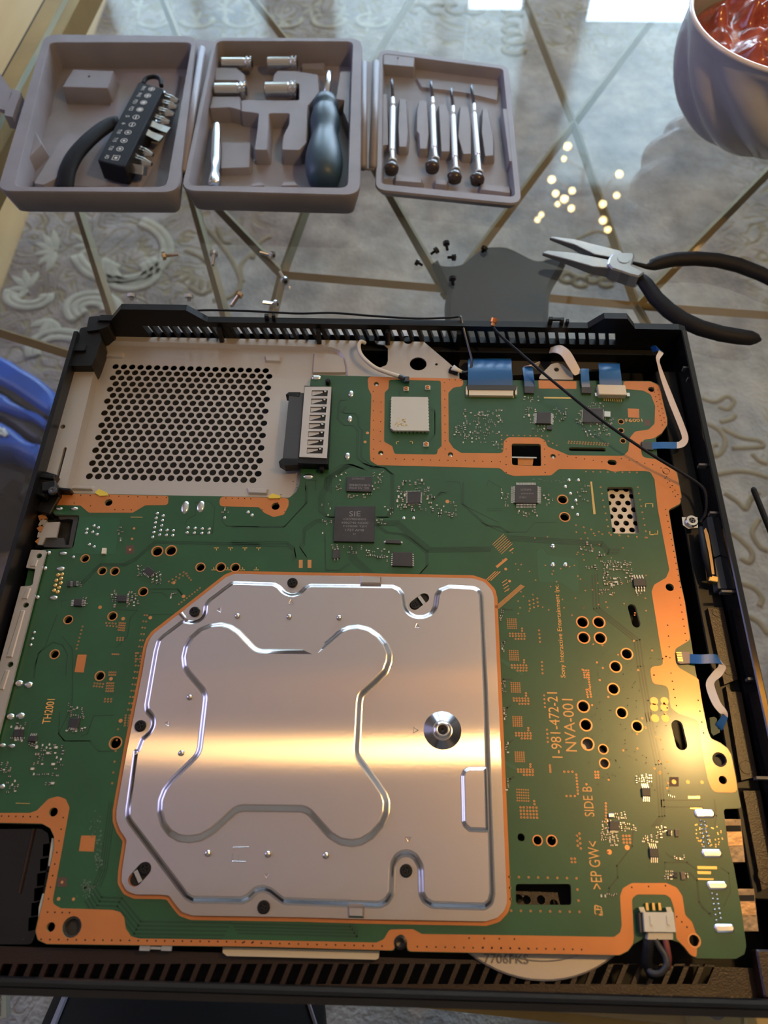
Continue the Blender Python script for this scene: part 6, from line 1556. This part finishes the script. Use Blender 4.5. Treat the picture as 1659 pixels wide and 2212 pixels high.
bits = [('PH1', 1285, 400, 1478, 462, 'p'), ('PH2', 1245, 478, 1465, 528, 'p'), ('PZ1', 1200, 560, 1432, 610, 'p'), ('PZ2', 1160, 640, 1385, 702, 'p'), ('number 5', 1112, 722, 1372, 792, 'f'), ('number 6', 1070, 815, 1290, 888, 'f'),
        ('T15', 985, 985, 1195, 1062, 'p'), ('T20', 930, 1080, 1180, 1165, 'p'), ('AD', 895, 1195, 1108, 1240, 's')]
for nm, x0, y0, x1, y1, k in bits:
    zb = .0150
    a = Vector(W3z(P('a', [(x0 - 25, y0)])[0], zb)); b = Vector(W3z(P('a', [(x1, y1)])[0], zb)); d = b - a
    t = thing('screwdriver_bit', 'short steel screwdriver bit beside the %s mark of the black bit holder' % {'number 5': 'five', 'number 6': 'six'}.get(nm, nm), 'bit', tuple(a), 'bits in the black holder')
    if k == 's':
        MB().tube([a, a + d * .95, b], [.0042, .0042, .0036], 4).build('square_shank', M['steel'], t)
    elif k == 'f':
        MB().tube([a, a + d * .30], .0042, 6).build('hex_shank', M['steel'], t)
        v0 = a + d * .30; s_ = Vector((-d.y, d.x, 0)).normalized()
        pts = [v0, v0 + d * .2, v0 + d * .45, b]
        mb = MB(); vs = []
        for p, w_, th in zip(pts, (.0030, .0026, .0030, .0031), (.0030, .0020, .0012, .0006)):
            vs += [p + s_ * w_ + Vector((0, 0, th)), p - s_ * w_ + Vector((0, 0, th)), p - s_ * w_ - Vector((0, 0, th)), p + s_ * w_ - Vector((0, 0, th))]
        fs = [(i * 4 + j, i * 4 + (j + 1) % 4, i * 4 + 4 + (j + 1) % 4, i * 4 + 4 + j) for i in range(3) for j in range(4)] + [(0, 1, 2, 3), (15, 14, 13, 12)]
        mb.add(vs, fs).build('flat_blade', M['steel'], t)
    else:
        MB().tube([a, a + d * .34], .0042, 6).build('hex_shank', M['steel'], t)
        mb = MB(); v0 = a + d * .34; e = b - v0
        mb.tube([v0, v0 + e * .25, v0 + e * .55, b], [.0040, .0032, .0034, .0014], 4); mb.tube([v0, v0 + e * .25, v0 + e * .5, b], [.0036, .0030, .0030, .0012], 6)
        mb.build('cross_tip', M['steel'], t)

# sockets, screwdriver, extension bar in the middle tray
M['sock'] = mat('chromed_socket', (.62, .58, .54), .22, 1.0)
for nm, x0, x1, y, r in (('far left', 260, 545, 298, 40), ('far right', 690, 970, 298, 43), ('near left', 195, 490, 552, 50), ('near right', 668, 965, 552, 55)):
    z = .0125
    a = Vector(W3z(P('b', [(x0, y)])[0], z)); b = Vector(W3z(P('b', [(x1, y)])[0], z)); d = (b - a).normalized(); L = (b - a).length
    rr = (W(*P('b', [(x0, y - r)])[0], z)[1] - W(*P('b', [(x0, y + r)])[0], z)[1]) / 2 * .86
    t = thing('socket_bit', 'small chromed socket at the %s of the four in the middle tray' % nm, 'socket', tuple(a), 'sockets in the middle tray')
    pr = []
    for f, q in ((0, .90), (.02, 1), (.74, 1), (.76, .93), (.79, .93), (.81, 1), (.88, 1), (.90, .93), (.93, .93), (.95, 1), (.985, 1), (1, .90)): pr.append((f, q))
    MB().tube([a + d * L * f for f, q in pr], [rr * q for f, q in pr], 18).build('body', M['sock'], t)
    MB().tube([b - d * .0001, b + d * .0003], rr * .6, 6).build('drive_hole', M['hole'], t)
    dm = MB()
    for f in (.84, .965):
        for k in range(8):
            p = a + d * L * f; ang = PI * k / 7
            q = p + Vector((-d.y, d.x, 0)) * rr * math.cos(ang) + Vector((0, 0, rr * math.sin(ang))); dm.box(tuple(q), (.0009, .0009, .0009), .7)
    dm.build('grip_dots', M['steel'], t)
z = .0150
sd_t = thing('screwdriver', 'stubby slate blue handled screwdriver with bare steel shank in the middle tray', 'screwdriver', W3z(P('b', [(1230, 1000)])[0], z))
def lathe_px(tg, pts, z, n=20):
    """(x, y, half width) of a turned shape lying on level z"""
    c = [Vector(W3z(P(tg, [(x, y)])[0], z)) for x, y, w in pts]
    r = [abs(W(*P(tg, [(x + w, y)])[0], z)[0] - W(*P(tg, [(x, y)])[0], z)[0]) for x, y, w in pts]
    return MB().tube(c, r, n)
lathe_px('b', [(1240, 630, 20), (1240, 634, 75), (1239, 650, 105), (1238, 690, 120), (1237, 715, 122), (1236, 735, 110), (1235, 760, 118), (1234, 800, 132), (1233, 850, 140), (1232, 900, 134), (1231, 950, 124), (1230, 990, 124), (1228, 1040, 138), (1226, 1100, 156), (1223, 1180, 174), (1221, 1260, 178), (1219, 1330, 168), (1217, 1390, 146), (1216, 1420, 110), (1215, 1432, 50), (1215, 1434, 5)], z, 24).build('handle', M['bluegrey'], sd_t, True)
lathe_px('b', [(1272, 378, 22), (1270, 386, 30), (1243, 640, 32)], z, 12).build('shank', M['steel'], sd_t, True)
z = .0120
eb = thing('extension_bar', 'bright steel extension bar along the left side of the middle tray', 'tool', W3z(P('b', [(200, 1100)])[0], z))
lathe_px('b', [(214, 852, 10), (213, 862, 26), (211, 890, 38), (206, 990, 44), (197, 1200, 46), (190, 1345, 46), (190, 1352, 58), (187, 1440, 62), (186, 1452, 58), (186, 1458, 20)], z, 16).build('bar', M['steel'], eb, True)
# four precision screwdrivers
for nm, tip, j0, j1, j2, j3, cap in (('leftmost', (227, 400), (236, 598), (237, 690), (228, 1150), (234, 1255), (222, 1330)), ('second from left', (640, 420), (655, 598), (656, 680), (672, 1120), (686, 1235), (652, 1310)),
                                     ('third from left', (853, 495), (871, 690), (872, 780), (892, 1220), (902, 1345), (888, 1420)), ('rightmost', (1065, 460), (1092, 665), (1094, 760), (1130, 1195), (1146, 1375), (1126, 1440))):
    z = .0090
    t = thing('precision_screwdriver', 'slim silver precision screwdriver, %s of the four in the right tray' % nm, 'screwdriver', W3z(P('A', [j1])[0], z), 'precision screwdrivers in the right tray')
    lathe_px('A', [(*tip, 14), (tip[0], tip[1] + 30, 15), (*j0, 17)], z - .001, 8).build('blade', M['darksteel'], t, True)
    lathe_px('A', [(*j0, 22), (j1[0], j1[1] - 25, 24), (*j1, 12), (j1[0], j1[1] + 8, 30), (*j2, 32), (j2[0] + 2, j2[1] + 10, 24), (j3[0], j3[1] - 20, 24), (*j3, 45), (j3[0], j3[1] + 14, 42)], z, 12).build('handle', mat('frosted_silver', (.80, .80, .80), .38, .75) if nm == 'leftmost' else bpy.data.materials['frosted_silver'], t)
    c = W(*P('A', [cap])[0], z - .002)
    MB().tube([W3z(P('A', [(j3[0], j3[1] + 12)])[0], z), W3z(P('A', [cap])[0], z - .001), W3z(P('A', [(cap[0], cap[1] + 50)])[0], z - .002)], [.0024, .0052, .0044], 14, .9).build('swivel_cap', mat('brown_cap', (.05, .035, .03), .25) if nm == 'leftmost' else bpy.data.materials['brown_cap'], t, True)

# ------------------------------------------------------------------ pliers
pz = .0118
pl_ = thing('pliers', 'long nosed pliers with black foam grips lying open on the glass', 'pliers', W3z((1320, 570), 0))
def jaw(q, z0, z1, m, nm):
    l = WL(P('p', q), z1)
    if area2(l) < 0: l = l[::-1]
    l = fillet(l, .0008, 2); li = inset(l, .0009)
    o = MB().loft(l, z0, l, z1 - .0008).loft(l, z1 - .0008, li, z1).plate([li], z1, z1).plate([l], z0, z0).build(nm, M[m], pl_); return o
M['tool'] = mat('ground_tool_steel', (.40, .41, .44), .27, .95, bump=.05)
def nose(q, tip, ln, z0, z1, zt0, zt1, nm, m='tool'):
    """jaw whose thickness runs out towards its tip"""
    l = WL(P('p', q), z1)
    if area2(l) < 0: l = l[::-1]
    l = fillet(l, .0006, 2); li = inset(l, .0004)
    T = Vector(W(*P('p', [tip])[0], z1)); mb = MB(); n = len(l)
    f_ = lambda p: min(1, (Vector(p) - T).length / ln)
    rows = [([(*p, zt0 + (z0 - zt0) * f_(p)) for p in l]), ([(*p, zt1 + (z1 - zt1) * f_(p) - .0004) for p in l]), ([(*p, zt1 + (z1 - zt1) * f_(p)) for p in li])]
    mb.add(rows[0] + rows[1] + rows[2], [(j * n + i, j * n + (i + 1) % n, (j + 1) * n + (i + 1) % n, (j + 1) * n + i) for j in (0, 1) for i in range(n)])
    V, F = tri([li]); mb.add([(x, y, zt1 + (z1 - zt1) * f_((x, y))) for x, y in V], F.tolist())
    V, F = tri([l]); mb.add([(x, y, zt0 + (z0 - zt0) * f_((x, y))) for x, y in V], F[:, ::-1].tolist())
    return mb.build(nm, M[m], pl_)
nose([(126, 90), (150, 88), (300, 110), (560, 182), (625, 200), (650, 240), (555, 246), (440, 222), (300, 150), (128, 97)], (126, 92), .045, .0035, pz, .0085, .0105, 'jaw')
nose([(76, 194), (112, 182), (300, 204), (440, 238), (545, 262), (580, 290), (620, 330), (560, 322), (430, 308), (260, 254), (78, 201)], (76, 196), .045, .0030, pz - .0008, .0070, .0092, 'jaw')
jaw([(540, 250), (560, 222), (620, 208), (715, 212), (720, 240), (700, 300), (795, 350), (750, 382), (690, 368), (625, 345), (560, 325), (530, 290)], .0035, pz + .0010, 'tool', 'joint')
jaw([(455, 186), (560, 210), (540, 250), (440, 228)], .0035, pz - .003, 'darksteel', 'cutter')
jaw([(560, 318), (628, 330), (612, 376), (560, 350)], .003, pz - .0045, 'hole', 'joint_slot')
MB().lathe([(.0040, pz + .0010), (.0038, pz + .0014), (.0001, pz + .0014)], (*W(*P('p', [(640, 268)])[0], pz), 0), 18).build('rivet', M['tool'], pl_)
for pts in ([(705, 285, 12), (740, 295, 14), (800, 312, 18), (835, 308, 30), (850, 300, 42), (900, 284, 48), (1000, 262, 50), (1150, 256, 50), (1300, 268, 51), (1450, 302, 52), (1600, 360, 50), (1720, 420, 46), (1760, 442, 34), (1772, 448, 8)],
            [(745, 388, 20), (765, 398, 40), (800, 436, 48), (870, 536, 52), (960, 622, 54), (1060, 690, 55), (1180, 744, 54), (1320, 784, 53), (1450, 806, 52), (1540, 816, 48), (1585, 822, 32), (1612, 832, 6)]):
    z = .0070
    c = [Vector(W3z(P('p', [(x, y)])[0], z)) for x, y, w in pts]
    r = [w / 3.259 / 1680 * .535 for x, y, w in pts]
    MB().tube(c, r, 16, .82).build('grip', M['rubber'], pl_, True)
MB().quadbox(WL(P('p', [(620, 345), (740, 372), (745, 420), (690, 405), (620, 385)]), .0065), .0025, .0065).build('tang', M['darksteel'], pl_)

# ------------------------------------------------------------------ loose screws
def screw(head, end, label, m, grp, hr=.0027, sr=.0013, zc=None):
    h = Vector(W3z(head, hr)); e = Vector(W3z(end, sr)); d = (e - h).normalized(); L = (e - h).length
    t = thing('screw', label, 'screw', tuple(h), grp)
    MB().tube([h - d * .0010, h - d * .0008, h + d * .0012, h + d * .0014], [hr * .6, hr, hr, hr * .7], 12).build('head', M[m], t)
    mb = MB(); n = 18; pts = [h + d * (.0012 + (L - .0012) * k / n) for k in range(n + 1)]
    mb.tube(pts, [sr * (1.0 if k % 2 else .72) for k in range(n)] + [sr * .4], 8).build('threaded_shaft', M[m], t)
    MB().tube([h - d * .00105, h - d * .0006], hr * .45, 6).build('drive_recess', M['hole'], t)
    return t
g = 'loose silver screws on the glass'
REG['S'] = (330, 520, 5.3516)
M['brassy'] = mat('coppery_steel', (.60, .46, .32), .28, 1.0)
SS = lambda a: P('S', [a])[0]
for hd, en, lb, m in (((125, 178), (298, 155), 'copper toned screw farthest left on the glass below the left tray', 'brassy'), ((708, 150), (688, 292), 'silver screw pointing toward the console over a brass rod', 'steel'),
                      ((1385, 172), (1240, 135), 'silver screw lying across the slanted brass rod, head toward the right', 'steel'), ((1530, 465), (1468, 362), 'silver screw at the junction of three brass rods', 'steel'),
                      ((1000, 622), (905, 762), 'coppery screw pointing down left, nearest the vent wall', 'brassy'), ((1430, 735), (1275, 715), 'silver screw right behind the small clips of the vent wall', 'steel'),
                      ((418, 640), (418, 700), 'silver screw head behind the right end of the raised left tab', 'steel'), ((-245, 632), (-245, 690), 'silver screw head behind the left end of the raised left tab', 'steel')):
    screw(SS(hd), SS(en), lb, m, g)
g = 'loose black screws on the glass'
CC = lambda a: P('c', [a])[0]
for hd, en, lb in (((410, 178), (420, 240), 'small black screw farthest from the console, head up'), ((328, 238), (278, 272), 'small black screw touching the slanted brass rod'), ((478, 300), (422, 300), 'small black screw lying level just above the grey cloth edge'),
                   ((160, 340), (210, 368), 'small black screw farthest left, alone beyond the brass rod'), ((738, 222), (716, 258), 'small black screw over the middle top of the grey cloth'), ((462, 478), (468, 540), 'small black screw over the left part of the grey cloth')):
    screw(CC(hd), CC(en), lb, 'screwblack', g, .0022, .0010)
rd = thing('black_rod', 'thin black plastic rod lying on the glass right of the console', 'rod', W3z((1640, 1090), .002))
MB().tube([W3z((1627, 1055), .0016), W3z((1628, 1058), .0018), W3z((1661, 1140), .0018), W3z((1700, 1235), .0018)], [.0012, .0015, .0015, .0014], 10).build('rod', M['rubber'], rd)

# ------------------------------------------------------------------ bowl of stew
BC = (.2512, .5299)
bowl = thing('bowl', 'pale glazed ceramic bowl with spiral flutes at the far right', 'bowl', (BC[0], BC[1], 0))
def bowl_surface(prof, flute, name, m):
    nz, nt_ = 44, 144
    pr = spline([(r, z) for r, z in prof], 10); k = len(pr)
    v = []; f = []
    for j, (r, z) in enumerate(pr):
        for i in range(nt_):
            a = 2 * PI * i / nt_
            t = max(0, min(1, (z - .004) / .068))
            ph = (11 * (a + .95 * t)) % (2 * PI)
            ridge = (abs(math.sin(ph / 2)) - .64)
            rr = r + flute * ridge * math.sin(PI * min(1, t)) ** .6
            v.append((BC[0] + rr * math.cos(a), BC[1] + rr * math.sin(a), z))
    for j in range(k - 1):
        for i in range(nt_): f.append((j * nt_ + i, j * nt_ + (i + 1) % nt_, (j + 1) * nt_ + (i + 1) % nt_, (j + 1) * nt_ + i))
    return mesh(name, v, f, M[m], bowl, True)
bowl_surface([(.001, .001), (.020, .0008), (.028, .002), (.045, .008), (.0595, .025), (.0655, .042), (.0672, .056), (.0668, .068), (.0672, .078)], .0060, 'outside', 'ceramic')
MB().tube([(BC[0] + .0664 * math.cos(2 * PI * k / 96), BC[1] + .0664 * math.sin(2 * PI * k / 96), .0786) for k in range(97)], .0017, 10, 1, False).build('rim', mat('rim_glaze', (.66, .58, .54), .2, coat=.3), bowl, True)
bowl_surface([(.0650, .0785), (.0640, .068), (.060, .050), (.045, .020), (.001, .012)], 0, 'inside', 'ceramic')
rs = random.Random(5)
st = MB(); n = 80
cl_ = [(rs.uniform(0, 2 * PI), math.sqrt(rs.random()) * .050, rs.uniform(.0032, .010), rs.uniform(.0015, .0055)) for _ in range(150)]
v = []; f = []
for j in range(n + 1):
    r = .0610 * j / n
    for i in range(96):
        a = 2 * PI * i / 96; x = r * math.cos(a); y = r * math.sin(a)
        h = .0635 + .009 * (1 - (r / .061) ** 2)
        for ca, cr_, w, hh in cl_:
            dd = ((x - cr_ * math.cos(ca)) ** 2 + (y - cr_ * math.sin(ca)) ** 2) / (w * w)
            if dd < 1: h += hh * (1 - dd) ** 1.5
        if r > .055: h = h + (.0600 - h) * ((r - .055) / .006) ** 2 * .6
        v.append((BC[0] + x, BC[1] + y, h))
for j in range(n):
    for i in range(96): f.append((j * 96 + i, j * 96 + (i + 1) % 96, (j + 1) * 96 + (i + 1) % 96, (j + 1) * 96 + i))
so = mesh('stew', v, f, M['stew'], None, True)
tag(so, 'glistening red brown meat stew heaped in the fluted bowl', 'food'); stuff(so)

# ------------------------------------------------------------------ things under the glass
def cloth():
    px = P('c', [(290, 312), (360, 335), (430, 345), (530, 330), (610, 265), (690, 205), (740, 188), (820, 182), (920, 186), (1000, 212), (1080, 252), (1190, 300), (1300, 282), (1430, 305), (1425, 350), (1390, 420), (1330, 520), (1300, 620), (1290, 900), (1290, 1200), (420, 1200), (410, 900), (400, 700), (412, 580), (380, 520), (330, 410)])
    zt_ = -.050
    lo = [tuple(p) for p in spline(WL(px, zt_), 4, True)]
    li = inset(lo, .004)
    mb = MB().loft(lo, zt_ - .0055, li, zt_).plate([li], zt_, zt_).plate([lo], zt_ - .0056, zt_ - .0055)
    o = mb.build('cloth', M['greycloth'])
    tag(o, 'dark grey soft cloth draped over the brass rods under the glass', 'cloth'); return o
cloth()
bag = thing('plastic_bag', 'crumpled blue plastic bag with dark bands at the left under the glass', 'bag', W3z((40, 900), -.36))
def lump(q, z, z0, m, nm, seed):
    l = [tuple(p) for p in spline(WL(q, z), 4, True)]
    if area2(l) < 0: l = l[::-1]
    r = random.Random(seed); mb = MB(); cur = l; zz = z0
    mb.loft(l, z0, l, z - .02); prev = l; pz_ = z - .02
    for k in range(1, 5):
        nx = inset(l, .0005 * k * k); nz_ = z - .02 + .02 * (1 - (1 - k / 4) ** 2); mb.loft(prev, pz_, nx, nz_); prev, pz_ = nx, nz_
    mb.plate([prev], pz_, pz_)
    return mb.build(nm, M[m], bag, True)
zb = -.30
REG['B'] = (0, 740, 5.823)
lump(P('B', [(-900, -200), (0, 130), (250, 270), (500, 420), (690, 600), (720, 760), (600, 880), (350, 730), (0, 510), (-900, 100)]), zb, FLOOR + .01, 'bluebag', 'upper_fold', 1)
lump(P('B', [(-900, 100), (0, 505), (350, 725), (620, 870), (620, 960), (400, 830), (150, 690), (0, 590), (-900, 240)]), zb - .008, FLOOR + .012, 'dgrey', 'dark_band', 2)
lump(P('B', [(-900, 240), (0, 590), (150, 690), (400, 830), (600, 960), (570, 1080), (400, 960), (200, 900), (0, 830), (-900, 500)]), zb - .004, FLOOR + .011, 'bluebag', 'middle_fold', 3)
lump(P('B', [(-900, 480), (0, 820), (200, 900), (420, 960), (580, 1070), (520, 1250), (330, 1190), (0, 960), (-900, 620)]), zb - .010, FLOOR + .012, 'dgrey', 'dark_band', 4)
lump(P('B', [(-900, 600), (0, 955), (330, 1190), (520, 1250), (480, 1420), (430, 1480), (330, 1450), (150, 1360), (0, 1340), (-900, 1300)]), zb - .002, FLOOR + .011, 'bluebag', 'lower_fold', 5)
pmk = MB()
for ln in ([(-60, 1150), (-20, 1080), (0, 1140), (30, 1095), (40, 1160)], [(40, 1165), (95, 1135)]): pmk.tube([W3z(p, zb - .001) for p in spline(P('B', ln), 3)], .0030, 6, .3)
pmk.build('printed_mark', M['mark'], bag)
box_ = thing('dark_pouch', 'dark soft pouch on the floor just below the blue bag', 'pouch', W3z((20, 1050), -.34))
l = [tuple(p) for p in spline(WL(P('B', [(-900, 1400), (0, 1425), (160, 1455), (425, 1560), (420, 1800), (330, 1990), (150, 1850), (0, 2000), (-900, 2100)]), -.315), 4, True)]
if area2(l) < 0: l = l[::-1]
MB().loft(l, FLOOR + .01, l, -.33).loft(l, -.33, inset(l, .012), -.318).plate([inset(l, .012)], -.318, -.318).build('pouch', mat('dark_cloth', (.012, .010, .009), .8), box_, True)

# ------------------------------------------------------------------ seated person: legs reaching under the table
def skinned(name, joints, bones, m, levels=2):
    me = bpy.data.meshes.new(name); me.from_pydata([j[0] for j in joints], bones, [])
    o = bpy.data.objects.new(name, me); COL.objects.link(o)
    sk = o.modifiers.new('skin', 'SKIN'); sk.use_smooth_shade = True
    for k, j in enumerate(joints): me.skin_vertices[0].data[k].radius = j[1]; me.skin_vertices[0].data[k].use_root = (k == 0)
    sb = o.modifiers.new('sub', 'SUBSURF'); sb.levels = levels; sb.render_levels = levels
    dg = bpy.context.evaluated_depsgraph_get(); dg.update()
    nm = bpy.data.meshes.new_from_object(o.evaluated_get(dg)); 
    v = [tuple(p.co) for p in nm.vertices]; f = [tuple(p.vertices) for p in nm.polygons]
    bpy.data.objects.remove(o)
    return v, f
jl = -.106; jr = .174
J_ = [((.02, -.52, -.02), (.15, .11)), ((-.075, -.50, -.03), (.10, .095)), ((jl, -.26, -.075), (.098, .088)), ((jl + .003, -.02, -.125), (.082, .070)), ((jl + .01, .045, -.15), (.052, .052)), ((jl + .01, .03, -.26), (.050, .050)), ((jl + .01, .02, -.36), (.040, .040)), ((jl + .005, .13, -.385), (.034, .020)),
      ((.115, -.50, -.03), (.10, .095)), ((jr - .012, -.26, -.075), (.098, .088)), ((jr - .002, -.02, -.125), (.082, .070)), ((jr, .045, -.15), (.052, .052)), ((jr, .03, -.26), (.050, .050)), ((jr, .02, -.36), (.040, .040)), ((jr + .005, .13, -.385), (.034, .020))]
v, f = skinned('person', J_, [(0, 1), (1, 2), (2, 3), (3, 4), (4, 5), (5, 6), (6, 7), (0, 8), (8, 9), (9, 10), (10, 11), (11, 12), (12, 13), (13, 14)], M['trouser'])
pe = mesh('person', v, f, M['trouser'], None, True)
tag(pe, 'seated person in black trousers with pale side stripes, legs under the table edge', 'person')
ORG['person'] = (0, 0, 0)
VV = np.array(v)
def on_leg(u, vv, lift=.0015):
    """first point of the trousers under the photograph's ray"""
    d = np.array([u - CX, vv - CY, FPX]); d = np.array([d @ _dx, d @ _dy, d @ _dz]); d /= np.linalg.norm(d)
    o_ = np.array([0, 0, CAMZ]); rel_ = VV - o_; t_ = rel_ @ d; dist = np.linalg.norm(rel_ - t_[:, None] * d, axis=1)
    k_ = dist < .03
    if not k_.any(): k_ = dist < dist.min() + .01
    t0 = t_[k_].min() - .004
    return tuple(o_ + d * t0)
from mathutils.bvhtree import BVHTree
bv = BVHTree.FromPolygons([Vector(a) for a in v], f)
def leg_hit(u, vv):
    d = np.array([u - CX, vv - CY, FPX]); d = Vector((d @ _dx, d @ _dy, d @ _dz)).normalized()
    h = bv.ray_cast(Vector((0, 0, CAMZ)), d)
    return h[0], h[1]
for (pa, pb, wa) in (((156, 2128), (112, 2235), 9), ((650, 2130), (684, 2235), 11), ((1262, 2170), (1272, 2240), 9)):
    cen = []; sd_ = []
    for k in range(9):
        t_ = k / 8; u = pa[0] + (pb[0] - pa[0]) * t_; vv = pa[1] + (pb[1] - pa[1]) * t_
        h = leg_hit(u, vv)
        if h[0] is None:
            z0 = -.13; c = Vector(W3z((u, vv), z0)); 
            nr = bv.find_nearest(c); c, n_ = nr[0], nr[1]
        else: c, n_ = h
        cen.append(tuple(c + n_ * .0012)); sd_.append(Vector((wa / 1680 * .5, 0, 0)) - n_ * n_.x * (wa / 1680 * .5))
    MB().strip(cen, sd_, .0006).build('side_stripe', M['stripe'], pe)
lbl = thing('cream_label', 'cream paper label with upright print at the lower left corner of the frame', 'label', W3z((0, 2170), -.15))
MB().quadbox(WL([(-60, 2138), (12, 2140), (14, 2198), (-60, 2218)], -.10), -.105, -.10).build('paper', M['cream'], lbl)
for k, s in enumerate(('BS0001840', 'MODEL 4')):
    print_text(s, W(-2 - 9 * k, 2195, -.0998), W(0 - 9 * k, 2146, -.0998), .0018, -.0998, 'chip', lbl)
